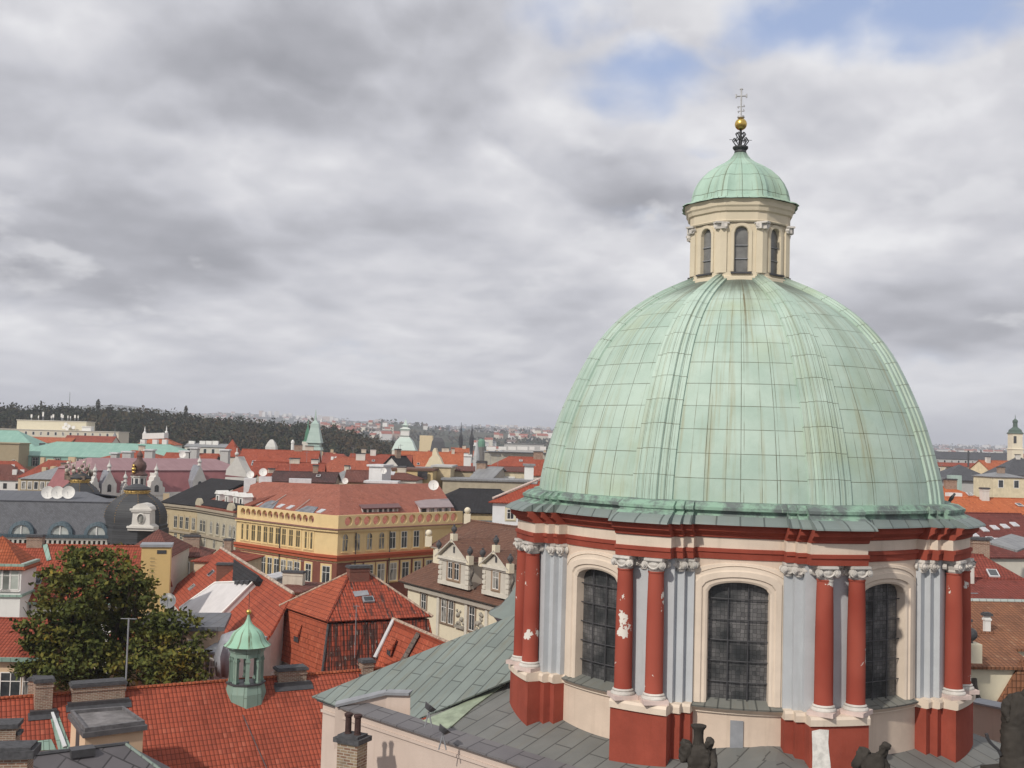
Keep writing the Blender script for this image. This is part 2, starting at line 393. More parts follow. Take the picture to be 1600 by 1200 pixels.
def dome_copper(name, c1, c2, pw, ph, seam=(.10, .085, .04), rust=.4, top=None, streaks=()):
    m, nt, b = base_mat(name, .62, .3)
    uv = N(nt, 'ShaderNodeUVMap').outputs[0]
    s = N(nt, 'ShaderNodeSeparateXYZ', {0: uv}); u, v = s.outputs[0], s.outputs[1]
    br = N(nt, 'ShaderNodeTexBrick', {'Vector': uv, 'Color1': (0, 0, 0, 1), 'Color2': (1, 1, 1, 1), 'Mortar': (.5, .5, .5, 1), 'Scale': 1.0,
         'Mortar Size': .010, 'Mortar Smooth': .4, 'Bias': 0.0, 'Brick Width': pw, 'Row Height': ph}); br.offset = 0.0
    br2 = N(nt, 'ShaderNodeTexBrick', {'Vector': VM(nt, 'ADD', uv, (.13, 0, 0)).outputs[0], 'Scale': 1.0, 'Mortar Size': .009, 'Mortar Smooth': .5, 'Brick Width': pw*.5, 'Row Height': 60.0})
    rnd = N(nt, 'ShaderNodeSeparateColor', {0: br.outputs[0]}).outputs[0]
    g = N(nt, 'ShaderNodeNewGeometry').outputs['Position']
    n1 = NOISE(nt, g, .55, 6, .62)
    col = MIX(nt, M(nt, 'ADD', M(nt, 'MULTIPLY', rnd, .35), M(nt, 'MULTIPLY', SM(nt, n1, .32, .68), .65)), sc3(c1, .93), sc3(c2, 1.05))
    st = NOISE(nt, VM(nt, 'MULTIPLY', uv, (3.2, .12, 1)).outputs[0], 1.0, 6, .66)
    st2 = NOISE(nt, VM(nt, 'MULTIPLY', uv, (9.0, .35, 1)).outputs[0], 1.0, 4, .6)
    col = MIX(nt, M(nt, 'MULTIPLY', SM(nt, NOISE(nt, g, .28, 4, .6), .5, .75), .55), col, (.36, .42, .27))
    k = M(nt, 'MULTIPLY', SM(nt, st, .50, .72), rust)
    col = MIX(nt, k, col, (.27, .225, .10))
    col = MIX(nt, M(nt, 'MULTIPLY', SM(nt, st2, .55, .8), rust*.55), col, (.42, .50, .45))
    fine = NOISE(nt, g, 7, 3, .6)
    vfade = NOISE(nt, VM(nt, 'MULTIPLY', uv, (.6, .5, 1)).outputs[0], 1.0, 4, .7)
    for u0, wd_, v0, v1, kk in streaks:
        d_ = M(nt, 'ABSOLUTE', M(nt, 'SUBTRACT', M(nt, 'ADD', u, M(nt, 'MULTIPLY', M(nt, 'SUBTRACT', vfade, .5), .05)), u0))
        ms = M(nt, 'MULTIPLY', SM(nt, d_, wd_, wd_*.15), M(nt, 'MULTIPLY', SM(nt, v, v0, v1), SM(nt, vfade, .25, .55)))
        col = MIX(nt, M(nt, 'MULTIPLY', ms, kk), col, (.15, .125, .065))
    col = MIX(nt, M(nt, 'MULTIPLY', SM(nt, fine, .58, .75), .12), col, (.2, .26, .22))
    if top:
        tk = M(nt, 'MULTIPLY', SM(nt, M(nt, 'ADD', v, M(nt, 'MULTIPLY', NOISE(nt, VM(nt, 'MULTIPLY', uv, (2.2, .25, 1)).outputs[0], 1.6, 5), top[2])), top[0], top[1]), .8)
        col = MIX(nt, tk, col, (.085, .10, .085))
    seamk = M(nt, 'MULTIPLY', br.outputs['Fac'], M(nt, 'ADD', .42, M(nt, 'MULTIPLY', SM(nt, NOISE(nt, g, 1.4, 3), .35, .65), .45)))
    col = MIX(nt, seamk, col, seam)
    col = MIX(nt, M(nt, 'MULTIPLY', br2.outputs['Fac'], M(nt, 'MULTIPLY', SM(nt, NOISE(nt, g, .8, 3), .36, .60), .75)), col, seam)
    nt.links.new(col, b.inputs['Base Color'])
    bp = N(nt, 'ShaderNodeBump', {'Strength': .8, 'Distance': .03, 'Height': M(nt, 'ADD', br.outputs['Fac'], M(nt, 'MULTIPLY', rnd, .25))})
    bp2 = N(nt, 'ShaderNodeBump', {'Strength': .25, 'Distance': .05, 'Height': NOISE(nt, g, 2.5, 3), 'Normal': bp.outputs[0]})
    nt.links.new(bp2.outputs[0], b.inputs['Normal'])
    return m
VERD1, VERD2 = (.345, .465, .395), (.435, .54, .47)
COP_PANEL = dome_copper('verdigris_panels', VERD1, VERD2, .82, .78, rust=.66, streaks=((.17, .075, 3.0, 8.5, .97), (.40, .32, 5.0, 9.5, .55), (-.2, .5, 7.2, 10.2, .6), (-786+.25, .10, 4.0, 9.5, .75), (-786+.42, .07, 5.5, 9.5, .6), (786+.1, .35, 3.0, 9.0, .45), (786-.3, .08, 4.5, 9.0, .6), (-.55, .06, 6.5, 10, .5)), top=(8.6, 10.2, 1.6))
COP_RIB = dome_copper('verdigris_ribs', sc3(VERD1, 1.03), sc3(VERD2, 1.05), .31, .82, rust=.42, top=(9.6, 11.2, 1.6))
COP_SMALL = dome_copper('verdigris_cupola', (.30, .45, .365), (.39, .53, .445), .6, .7, rust=.4, top=(2.15, 2.9, .5))
def flashing():
    m, nt, b = base_mat('weathered_flashing', .65, .3)
    g = N(nt, 'ShaderNodeNewGeometry').outputs['Position']
    n1 = NOISE(nt, g, 1.5, 6, .7); n2 = NOISE(nt, VM(nt, 'MULTIPLY', g, (4, 4, 1)).outputs[0], 1.2, 5, .7)
    col = MIX(nt, SM(nt, n1, .40, .60), (.13, .155, .15), (.24, .38, .29))
    col = MIX(nt, M(nt, 'MULTIPLY', SM(nt, n2, .60, .72), .7), col, (.40, .56, .40))
    col = MIX(nt, M(nt, 'MULTIPLY', SM(nt, n2, .30, .20), .7), col, (.05, .055, .05))
    nt.links.new(col, b.inputs['Base Color']); return m
FLASH = flashing()
EAVEG = sheet_metal((.15, .185, .18), (.21, .25, .235), .7, name='eave_sheet', stain=.2)

church = thing('domed_church', 'church with a great green copper dome on a red and cream drum', 'church', (AX.x, AX.y, 0))

def widths(p, side):                        # half widths of the three steps, degrees; the flanks beside the side bays are narrow
    return (5.7, 6.6, 7.5) if abs(p) in (22, 158) and side*p*(1 if abs(p) == 22 else -1) > 0 else (7.4, 9.4, 11.4)
def stepf(phi, a, b, c):                    # how far the stepped piers stand out
    p = min(PIERS, key=lambda q: abs((phi-q+180) % 360-180)); e = (phi-p+180) % 360-180; d = abs(e)
    w = widths(p, 1 if e > 0 else -1)
    return a if d < w[0] else b if d < w[1] else c if d < w[2] else 0.0
def phis():
    s = set()
    for p in PIERS:
        for side in (-1, 1):
            for k in widths(p, side): s.add(round(p+side*k, 4))
    base = sorted(s); out = []
    for i in range(len(base)):
        a, b = base[i], base[(i+1) % len(base)]
        if b < a: b += 360
        n = max(1, int((b-a)/1.5))
        out.append((a, b, n))
    return out
SEGS = phis()
def sweep(mb, prof, st, mats, skip=None, matfn=None):
    """prof: (r, z, k) rings bottom to top, st=(a,b,c) step depths scaled by k; vertical faces close the steps"""
    def ring(phi, val): return [cyl(phi, r+val*k, z) for r, z, k in prof]
    n_ = len(SEGS)
    vals = [stepf((a+b)/2, *st) for a, b, n in SEGS]
    L = [0]
    for i in range(1, len(prof)): L.append(L[-1]+math.hypot(prof[i][0]-prof[i-1][0], prof[i][1]-prof[i-1][1]))
    for si, (a, b, n) in enumerate(SEGS):
        val = vals[si]
        for i in range(n):
            p0, p1 = a+(b-a)*i/n, a+(b-a)*(i+1)/n
            r0, r1 = ring(p0, val), ring(p1, val)
            for j in range(len(prof)-1):
                m = mats[j]
                if matfn: m = matfn(j, val)
                u0, u1 = p0*.13, p1*.13
                mb.face([r0[j], r1[j], r1[j+1], r0[j+1]], m, [(u0, L[j]), (u1, L[j]), (u1, L[j+1]), (u0, L[j+1])])
        nv = vals[(si+1) % n_]
        if nv != val:
            r0, r1 = ring(b, val), ring(b, nv)
            for j in range(len(prof)-1):
                m = mats[j]
                if matfn: m = matfn(j, max(val, nv))
                mb.face([r0[j], r1[j], r1[j+1], r0[j+1]] if nv < val else [r0[j], r1[j], r1[j+1], r0[j+1]], m)

RW, RB = 7.05, .55
zWB, zPED, zSLAB, zSILL, zCAPT, zBAND, zFR, zCOR, zEAV, zDOM = 21.2, 24.02, 24.30, 24.32, 28.62, 28.94, 29.27, 29.66, 29.70, 30.36
# drum wall below the windows, then pedestals and their slab
drum = MB()
sweep(drum, [(RW, zWB, 1), (RW, zPED, 1)], (1.08, .62, .38), [0], matfn=lambda j, v: 1 if v > 0 else 0)
sweep(drum, [(RW, zPED, 1), (RW+.07, zPED+.02, 1), (RW+.08, zPED+.20, 1), (RW+.03, zSLAB, 1), (RW-.02, zSLAB+.02, 0)], (1.08, .62, .38), [2, 2, 2, 2])
HW = 7.45                                      # half a window, degrees
zSPR, zARC = 27.62, 27.95
def archz(d): return zSPR+(zARC-zSPR)*math.sqrt(max(0, 1-(d/HW)**2))
# wall zone with openings
for si, (a, b, n) in enumerate(SEGS):
    val = stepf((a+b)/2, .55, .36, .17); r = RW+val
    w = [q for q in WINS if abs((q-(a+b)/2+180) % 360-180) < 8 and val == 0]
    if w:
        wc = w[0]+(360 if w[0] < 0 and a > 180 else 0)
        if wc-(a+b)/2 > 180: wc -= 360
        if (a+b)/2-wc > 180: wc += 360
        cuts = [a, wc-HW]+[wc-HW+2*HW*i/16 for i in range(1, 17)]+[b]
        for i in range(len(cuts)-1):
            p0, p1 = cuts[i], cuts[i+1]
            inside = p0 >= wc-HW-1e-6 and p1 <= wc+HW+1e-6
            za, zb = (archz(p0-wc), archz(p1-wc)) if inside else (zSLAB, zSLAB)
            drum.face([cyl(p0, r, za), cyl(p1, r, zb), cyl(p1, r, zCAPT+.02), cyl(p0, r, zCAPT+.02)], 0)
    else:
        for i in range(n):
            p0, p1 = a+(b-a)*i/n, a+(b-a)*(i+1)/n
            drum.face([cyl(p0, r, zSLAB), cyl(p1, r, zSLAB), cyl(p1, r, zCAPT+.02), cyl(p0, r, zCAPT+.02)], 3 if val else 0)
    nv = stepf(b+.5, .55, .36, .17)
    if nv != val: drum.face([cyl(b, r, zSLAB), cyl(b, RW+nv, zSLAB), cyl(b, RW+nv, zCAPT+.02), cyl(b, r, zCAPT+.02)], 3)
drum_o = drum.build('drum', [CREAM, OXRED, CREAM2, GREYP], church)
# entablature: red band, cream frieze, red cornice
ent = MB()
ep = [(RW-.05, zCAPT, 0), (RW+.03, zCAPT+.01, 1), (RW+.05, zBAND-.12, 1), (RW+.09, zBAND-.10, 1), (RW+.09, zBAND, 1), (RW+.01, zBAND+.015, 1), (RW+.01, zFR, 1),
      (RW+.08, zFR+.03, 1), (RW+.10, zFR+.10, 1), (RW+.24, zFR+.20, 1), (RW+.28, zFR+.22, 1), (RW+.29, zFR+.34, 1), (RW+.38, zEAV-.02, 1)]
sweep(ent, ep, (.95, .58, .33), [1, 1, 1, 1, 1, 0, 1, 1, 1, 1, 1, 1])
ent.build('entablature', [CREAM2, OXRED], church)
# skirt roof over the cornice, upper ledge
sk = MB()
sp = [(RW+.30, zEAV-.03, 1), (RW+.49, zEAV-.02, 1), (RW+.47, zEAV+.03, 1), (RW+.38, zEAV+.15, .9), (RW+.32, zEAV+.24, .72)]
sweep(sk, sp, (.95, .58, .33), [0]*4)
sp2 = [(RW+.32, zEAV+.24, .72), (RW+.26, zEAV+.34, .55), (RW+.30, zEAV+.40, .5), (RW+.42, zEAV+.41, .42), (RW+.42, zEAV+.50, .42), (RW+.36, zEAV+.53, .42), (RW+.30, zEAV+.64, .3), (RW-.1, zEAV+.68, 0)]
sweep(sk, sp2, (.95, .58, .33), [1]*7)
sk.build('skirt_roof', [EAVEG, FLASH], church)
# dome shell
DP = [(7.16, 30.28), (7.13, 30.6), (7.07, 31.0), (6.98, 31.4), (6.84, 31.95), (6.68, 32.48), (6.47, 33.1), (6.20, 33.75), (5.88, 34.45), (5.48, 35.2), (5.0, 35.85), (4.45, 36.42), (3.85, 36.9), (3.25, 37.28), (2.6, 37.62), (1.86, 37.95), (1.5, 38.05)]
def smooth_prof(P, k=3):
    out = []
    for i in range(len(P)-1):
        a = P[max(0, i-1)]; b = P[i]; c = P[i+1]; d = P[min(len(P)-1, i+2)]
        for j in range(k):
            t = j/k
            out.append(tuple(.5*((2*b[q])+(-a[q]+c[q])*t+(2*a[q]-5*b[q]+4*c[q]-d[q])*t*t+(-a[q]+3*b[q]-3*c[q]+d[q])*t**3) for q in (0, 1)))
    out.append(P[-1]); return out
DPS = smooth_prof(DP, 2)
dm = MB()
Ls = [0]
for i in range(1, len(DPS)): Ls.append(Ls[-1]+math.hypot(DPS[i][0]-DPS[i-1][0], DPS[i][1]-DPS[i-1][1]))
ND = 144
ids = [[dm.p(cyl(360*i/ND, r, z)) for i in range(ND)] for r, z in DPS]
for j in range(len(DPS)-1):
    for i in range(ND):
        k = (i+1) % ND
        ph = ((360*i/ND+180) % 360)-180; p2 = ph+360/ND
        wi = min(WINS, key=lambda q: abs((q-ph-1+180) % 360-180))
        d0 = (ph-wi+180) % 360-180; d1 = d0+360/ND
        # seams run up the meridians and widen with the dome: panels counted round each bay
        def pu(d, r): return (d/30*3.4+.0)*.82*1.0 + 20*wi
        dm.idxface([ids[j][i], ids[j][k], ids[j+1][k], ids[j+1][i]], 0, [(pu(d0, 0), Ls[j]), (pu(d1, 0), Ls[j]), (pu(d1, 0), Ls[j+1]), (pu(d0, 0), Ls[j+1])])
dome_o = dm.build('dome', COP_PANEL, church, smooth=True)
# ribs: three stepped strips each
DPR = [(r, z) for r, z in DPS]
for pc in PIERS:
    mb = MB()
    prof = [(-.5, -.03), (-.49, .07), (-.33, .075), (-.30, .13), (-.17, .135), (-.155, .19), (.155, .19), (.17, .135), (.30, .13), (.33, .075), (.49, .07), (.5, -.03)]
    rows = []
    for j, (r, z) in enumerate(DPR):
        a = DPR[max(0, j-1)]; b = DPR[min(len(DPR)-1, j+1)]
        t = Vector((b[0]-a[0], b[1]-a[1])).normalized(); nr, nz = t.y, -t.x
        w = .155*r+.30
        rows.append([(cyl(pc+math.degrees(q*w/r), r+nr*h, z+nz*h), q*1.75) for q, h in prof])
    idr = [[mb.p(q[0]) for q in row] for row in rows]
    for j in range(len(rows)-1):
        for i in range(len(prof)-1):
            mb.idxface([idr[j][i], idr[j][i+1], idr[j+1][i+1], idr[j+1][i]], 0,
                       [(rows[j][i][1], Ls[j]), (rows[j][i+1][1], Ls[j]), (rows[j+1][i+1][1], Ls[j+1]), (rows[j+1][i][1], Ls[j+1])])
    o = mb.build('rib', COP_RIB, dome_o, smooth=True, sharp=30)
# windows of the drum
def lead_mat():
    m, nt, b = base_mat('leaded_glass', .22, .5)
    uv = N(nt, 'ShaderNodeUVMap').outputs[0]
    vo = N(nt, 'ShaderNodeTexVoronoi', {'Vector': uv, 'Scale': 8.0, 'Randomness': .3}, feature='DISTANCE_TO_EDGE').outputs[0]
    wn = N(nt, 'ShaderNodeTexVoronoi', {'Vector': uv, 'Scale': 8.0, 'Randomness': .3}).outputs['Color']
    g = N(nt, 'ShaderNodeNewGeometry').outputs['Position']
    big = SM(nt, NOISE(nt, g, 1.1, 3), .35, .7)
    col = MIX(nt, big, (.04, .043, .045), (.17, .165, .165))
    col = MIX(nt, M(nt, 'MULTIPLY', N(nt, 'ShaderNodeSeparateColor', {0: wn}).outputs[0], .5), col, (.02, .022, .025))
    col = MIX(nt, M(nt, 'MULTIPLY', M(nt, 'LESS_THAN', vo, .06), .6), col, (.015, .015, .015))
    nt.links.new(col, b.inputs['Base Color'])
    bp = N(nt, 'ShaderNodeBump', {'Strength': .3, 'Distance': .02, 'Height': N(nt, 'ShaderNodeSeparateColor', {0: wn}).outputs[1]})
    nt.links.new(bp.outputs[0], b.inputs['Normal']); return m
LEAD = lead_mat()
SILLM = sheet_metal((.14, .15, .14), (.20, .20, .18), .5, name='sill_sheet')
for wc in WINS:
    fr = MB(); n = 20; RG = RW-.28
    ds = [-HW+2*HW*i/n for i in range(n+1)]
    outl = [(-HW, zSILL)]+[(d, archz(d)) for d in ds]+[(HW, zSILL)]
    # moulded surround, standing proud of the wall, following the arch
    def ring(off, r):
        k = math.degrees(off/RW); o = [(-HW-k, zSILL-.0)]
        for d in ds:
            t = d/HW; o.append((d+k*t, archz(d)+off*(1-.12*t*t)))
        o.append((HW+k, zSILL)); return [cyl(wc+d, r, z) for d, z in o]
    rings = [ring(0, RG), ring(0, RW+.03), ring(.06, RW+.07), ring(.14, RW+.07), ring(.17, RW+.12), ring(.33, RW+.12), ring(.37, RW+.08), ring(.56, RW+.06), ring(.60, RW-.02)]
    for a, b in zip(rings[:-1], rings[1:]):
        for i in range(len(a)-1): fr.face([a[i], a[i+1], b[i+1], b[i]], 0)
    for i in range(8):                            # sill
        p0, p1 = wc-HW-3.6+(2*HW+7.2)*i/8, wc-HW-3.6+(2*HW+7.2)*(i+1)/8
        fr.face([cyl(p0, RW+.26, zSILL-.06), cyl(p1, RW+.26, zSILL-.06), cyl(p1, RG-.05, zSILL+.12), cyl(p0, RG-.05, zSILL+.12)], 1)
        fr.face([cyl(p0, RW+.26, zSILL-.06), cyl(p0, RW+.24, zSILL-.11), cyl(p1, RW+.24, zSILL-.11), cyl(p1, RW+.26, zSILL-.06)], 1)
        fr.face([cyl(p0, RW+.24, zSILL-.11), cyl(p0, RW, zSILL-.30), cyl(p1, RW, zSILL-.30), cyl(p1, RW+.24, zSILL-.11)], 0)
    # the thin hood mould above the arch
    hood = [(d*1.55, archz(d)+.50-.16*(abs(d)/HW)**2*1.0) for d in ds]
    for (d0, z0), (d1, z1) in zip(hood[:-1], hood[1:]):
        fr.face([cyl(wc+d0, RW+.10, z0), cyl(wc+d1, RW+.10, z1), cyl(wc+d1, RW-.01, z1+.05), cyl(wc+d0, RW-.01, z0+.05)], 0)
        fr.face([cyl(wc+d0, RW-.01, z0-.05), cyl(wc+d1, RW-.01, z1-.05), cyl(wc+d1, RW+.10, z1), cyl(wc+d0, RW+.10, z0)], 0)
    wo = fr.build('window', [CREAM2, SILLM], church)
    gl = MB()
    for i in range(n):
        d0, d1 = ds[i], ds[i+1]
        u0, u1 = d0*.123, d1*.123
        gl.face([cyl(wc+d0, RG+.02, zSILL), cyl(wc+d1, RG+.02, zSILL), cyl(wc+d1, RG+.02, archz(d1)), cyl(wc+d0, RG+.02, archz(d0))], 0, [(u0, 0), (u1, 0), (u1, archz(d1)-zSILL), (u0, archz(d0)-zSILL)])
    gl.build('pane', LEAD, wo)
    gb = MB(); rb = RG+.10
    for d in (-HW/3, HW/3): gb.tube(cyl(wc+d, rb, zSILL), cyl(wc+d, rb, archz(d)), .022, 5)
    for i in range(1, 6):
        z = zSILL+.62*i
        for q in range(6): gb.tube(cyl(wc-HW+2*HW*q/6, rb, z), cyl(wc-HW+2*HW*(q+1)/6, rb, z), .018, 5)
    gb.build('glazing_bar', DKMETAL, wo)
# columns in pairs, with worn Ionic capitals
def peel_red():
    m, nt, b = base_mat('peeling_red_plaster', .92, .1)
    g = N(nt, 'ShaderNodeNewGeometry').outputs['Position']
    n = NOISE(nt, g, 1.0, 6, .62); n2 = NOISE(nt, g, .5, 2)
    col = MIX(nt, SM(nt, n2, .3, .7), (.265, .055, .038), (.345, .084, .058))
    pk = M(nt, 'GREATER_THAN', n, .628)
    col = MIX(nt, pk, col, (.70, .66, .60))
    nt.links.new(col, b.inputs['Base Color'])
    bp = N(nt, 'ShaderNodeBump', {'Strength': .6, 'Distance': .03, 'Height': M(nt, 'MULTIPLY', pk, -1)})
    nt.links.new(bp.outputs[0], b.inputs['Normal']); return m
PEEL = peel_red()
PINKW = stucco((.62, .50, .46), 'worn_pink_plaster', .2, .4)
def capital(mb, ctr, phi, w, col=True):
    out = (_c*math.cos(R(phi+PHI0))+_g*math.sin(R(phi+PHI0))); sd_ = (-_c*math.sin(R(phi+PHI0))+_g*math.cos(R(phi+PHI0)))
    def P(a, b, z): return ctr+sd_*a+out*b+Vector((0, 0, z))
    h = w/2
    # abacus
    for (k0, z0, k1, z1) in ((1.08, .30, 1.18, .33), (1.18, .33, 1.16, .40)):
        b = [P(x*h*k0, y*h*k0, z0) for x, y in ((-1, -1), (1, -1), (1, 1), (-1, 1))]; t = [P(x*h*k1, y*h*k1, z1) for x, y in ((-1, -1), (1, -1), (1, 1), (-1, 1))]
        mb.hexa(b, t, 0)
    # echinus
    mb.lathe([(h*.86, 0), (h*.98, .05), (h*.9, .1), (h*1.05, .2), (h*1.0, .3)], 14, ctr, 0)
    # volutes as little scrolls front and back
    for s in (-1, 1):
        for fb in (-1, 1):
            for (rr, e) in ((.115, .0), (.07, .05), (.035, .08)):
                c0 = P(s*h*1.0, fb*(h*.55), .20); c1 = P(s*h*1.12, fb*(h*1.05+e), .20)
                mb.tube(c0, c1, rr, 10, 0)
    # garland between the scrolls
    for i in range(6):
        t0, t1 = -1+2*i/6, -1+2*(i+1)/6
        mb.tube(P(t0*h*.75, h*1.0, .20-.12*(1-t0*t0)), P(t1*h*.75, h*1.0, .20-.12*(1-t1*t1)), .035, 5, 0)
SH = [(.285, 0), (.285, .02), (.272, .05), (.27, .6), (.268, 1.3), (.262, 2.1), (.25, 2.9), (.238, 3.45), (.232, 3.62), (.25, 3.64), (.25, 3.68)]
for pc in PIERS:
    for s in (-1, 1):
        ph = pc+s*3.75; zb = 24.60
        ctr = cyl(ph, 7.86, 0)
        mb = MB(); mb.lathe([(r, zb+z*(3.62/3.68)) for r, z in SH], 24, ctr, 0)
        col = mb.build('column', PEEL, church, smooth=True)
        cb = MB(); cc = Vector((ctr.x, ctr.y, zb+3.62)); capital(cb, cc, ph, .50); cb.build('capital', STONEW, col)
        bb = MB(); bb.lathe([(.36, zSLAB+.12), (.375, zSLAB+.16), (.36, zSLAB+.20), (.31, zSLAB+.23), (.33, zSLAB+.27), (.29, zSLAB+.31)], 24, ctr, 0)
        bb.box((ctr.x, ctr.y, zSLAB+.005), (.76, .76, .125), -R(ph+PHI0)-TH, 1)
        bb.build('base', [STONEW, PINKW], col)
    # pilaster capitals on the stepped flanks
    wl_, wr_ = widths(pc, -1), widths(pc, 1)
    for k, rr in ((-(wl_[1]+wl_[2])/2, RW+.17), (-(wl_[0]+wl_[1])/2, RW+.36), (0, RW+.5), ((wr_[0]+wr_[1])/2, RW+.36), ((wr_[1]+wr_[2])/2, RW+.17)):
        pm = MB(); capital(pm, cyl(pc+k, rr-.02, zCAPT-.40), pc+k, .27 if k else .3); pm.build('pilaster_capital', STONEW, church)
# a hatch in the plinth wall and the bare white patch on the red pedestal
hb = MB(); w_ = 1.75
for (d0, d1, z0, z1, r) in ((-1.5, 1.6, 22.95, 23.85, RW+.05),):
    hb.hexa([cyl(d0, RW-.02, z0), cyl(d0, r, z0), cyl(d1, r, z0), cyl(d1, RW-.02, z0)], [cyl(d0, RW-.02, z1), cyl(d0, r, z1), cyl(d1, r, z1), cyl(d1, RW-.02, z1)])
hb.build('hatch', GREYMETAL, church)
pp = MB(); rr = RW+1.093; pts = [(-6.9, 22.3), (-2.7, 22.32), (-2.9, 22.9), (-3.2, 23.2), (-3.5, 23.55), (-3.4, 23.93), (-5.4, 23.95), (-7.0, 23.9), (-6.8, 23.2)]
pp.face([cyl(22+d, rr, z) for d, z in pts], 0); pp.build('bare_patch', plain((.72, .70, .66), .9, .2, 0, .2, 5, 'bare_plaster'), church)

# ---- lantern
LR = 1.86; LPH = 3.0
lan = MB()
def lcyl(phi, r, z): return cyl(phi+LPH-PHI0, r, z)
OCT = [22.5+45*i for i in range(8)]
def octring(r, z, piers=0.0, k=5.5):
    """octagon with corner piers standing out by `piers`"""
    out = []
    for a in OCT:
        ap = r*math.cos(R(22.5))
        for d in (-k, k):
            out.append(lcyl(a+d, (ap/math.cos(R(22.5-k))) , z) if piers == 0 else lcyl(a+d, (ap/math.cos(R(22.5-k)))+piers, z))
    return out
def lsweep(mb, prof, mats):
    rows = [octring(r, z, p) for r, z, p in prof]
    for j in range(len(rows)-1):
        for i in range(16):
            k = (i+1) % 16
            mb.face([rows[j][i], rows[j][k], rows[j+1][k], rows[j+1][i]], mats)
# below and above the windows
lsweep(lan, [(LR+.12, 37.85, .06), (LR+.10, 38.05, .06), (LR, 38.1, .05), (LR, 38.22, .05)], 0)
zLT = 40.02
lsweep(lan, [(LR+.02, zLT, .06), (LR+.05, zLT+.05, .06), (LR+.02, zLT+.08, .06), (LR+.02, zLT+.36, .06), (LR+.08, zLT+.40, .07), (LR+.10, zLT+.52, .08), (LR+.14, zLT+.58, .09), (LR+.15, zLT+.70, .09), (LR+.20, zLT+.80, .10)], 0)
lw = 14.5; zl0, zl1 = 38.25, 39.62
for i in range(8):
    c0 = 45*i
    ap = LR*math.cos(R(22.5))
    def lp(d, z, off=0.0): return lcyl(c0+d, ap/math.cos(R(d))+off, z)
    hw = 8.2
    ds = [-hw+2*hw*q/10 for q in range(11)]
    az = lambda d: zl1+.25*math.sqrt(max(0, 1-(d/hw)**2))
    cuts = [-22.5, -hw]+ds[1:]+[22.5]
    for q in range(len(cuts)-1):
        a, b = cuts[q], cuts[q+1]
        ins = a >= -hw-1e-6 and b <= hw+1e-6
        lan.face([lp(a, az(a) if ins else 38.2), lp(b, az(b) if ins else 38.2), lp(b, zLT+.02), lp(a, zLT+.02)], 0)
    # corner pilaster
    for s in (-1, 1):
        a = s*22.5; b = s*16.2
        p_ = [lp(a, 38.2, .06), lp(b, 38.2, .06), lp(b, zLT+.01, .06), lp(a, zLT+.01, .06)]
        lan.face(p_, 0); lan.face([lp(b, 38.2, .06), lp(b, 38.2), lp(b, zLT, 0), lp(b, zLT, .06)], 0)
lan_o = lan.build('lantern', LANTC, church)
for a in OCT:
    lc = MB()
    for d in (-1, 1):
        lc.box(lcyl(a+d*3.0, LR+.03, zLT-.25), (.2, .2, .22), -R(a)-TH)
        lc.tube(lcyl(a+d*5.6, LR-.02, zLT-.14), lcyl(a+d*5.6, LR+.12, zLT-.14), .07, 8)
    lc.box(lcyl(a, LR+.0, zLT-.06), (.5, .3, .06), -R(a)-TH)
    lc.build('pilaster_capital', STONEW, lan_o)
for i in range(8):
    c0 = 45*i; ap = LR*math.cos(R(22.5)); hw = 8.2
    ds = [-hw+2*hw*q/10 for q in range(11)]
    az = lambda d: zl1+.25*math.sqrt(max(0, 1-(d/hw)**2))
    def lp(d, z, off=0.0): return lcyl(c0+d, ap/math.cos(R(d))+off, z)
    fr = MB()
    def rg(off, o):
        k = math.degrees(off/LR); return [lp(-hw-k, 38.25, o)]+[lp(d+k*d/hw, az(d)+off*(1-.2*(d/hw)**2), o) for d in ds]+[lp(hw+k, 38.25, o)]
    rr = [rg(0, -.2), rg(0, .02), rg(.02, .04), rg(.12, .04), rg(.14, -.01)]
    for a, b in zip(rr[:-1], rr[1:]):
        for q in range(len(a)-1): fr.face([a[q], a[q+1], b[q+1], b[q]], 0)
    fr.hexa([lp(-hw-3, 38.16, -.1), lp(-hw-3, 38.16, .14), lp(hw+3, 38.16, .14), lp(hw+3, 38.16, -.1)], [lp(-hw-3, 38.24, -.1), lp(-hw-3, 38.22, .14), lp(hw+3, 38.22, .14), lp(hw+3, 38.24, -.1)], 1)
    for q in range(10): fr.face([lp(ds[q], 38.2, -.12), lp(ds[q+1], 38.2, -.12), lp(ds[q+1], az(ds[q+1]), -.12), lp(ds[q], az(ds[q]), -.12)], 2)
    for z in (38.72, 39.2): fr.tube(lp(-hw, z, -.09), lp(hw, z, -.09), .02, 5, 3)
    fr.build('lantern_window', [LANTC, DKMETAL, plain((.16, .16, .155), .25, .5, 0, .3, 2, 'dusty_glass'), GREYMETAL], lan_o)
cu = MB()
cprof = [(LR+.24, zLT+.805), (LR+.22, zLT+.84), (LR-.04, zLT+.93), (1.72, 41.02), (1.70, 41.15), (1.64, 41.4), (1.52, 41.68), (1.34, 41.95), (1.10, 42.2), (.82, 42.4), (.55, 42.56), (.36, 42.72), (.26, 42.86), (.22, 42.95)]
crow = []
for r, z in cprof:
    row = []
    for i in range(64):
        a = 360*i/64
        d = min(abs((a-q+180) % 360-180) for q in OCT)
        bump = 1+(.085 if d < 6 else .05 if d < 10 else 0)*(1 if r < 1.8 else .55)
        rr = r*bump
        row.append((lcyl(a, rr, z), a))
    crow.append(row)
ci = [[cu.p(q[0]) for q in row] for row in crow]; L_ = [0]
for i in range(1, len(cprof)): L_.append(L_[-1]+math.hypot(cprof[i][0]-cprof[i-1][0], cprof[i][1]-cprof[i-1][1]))
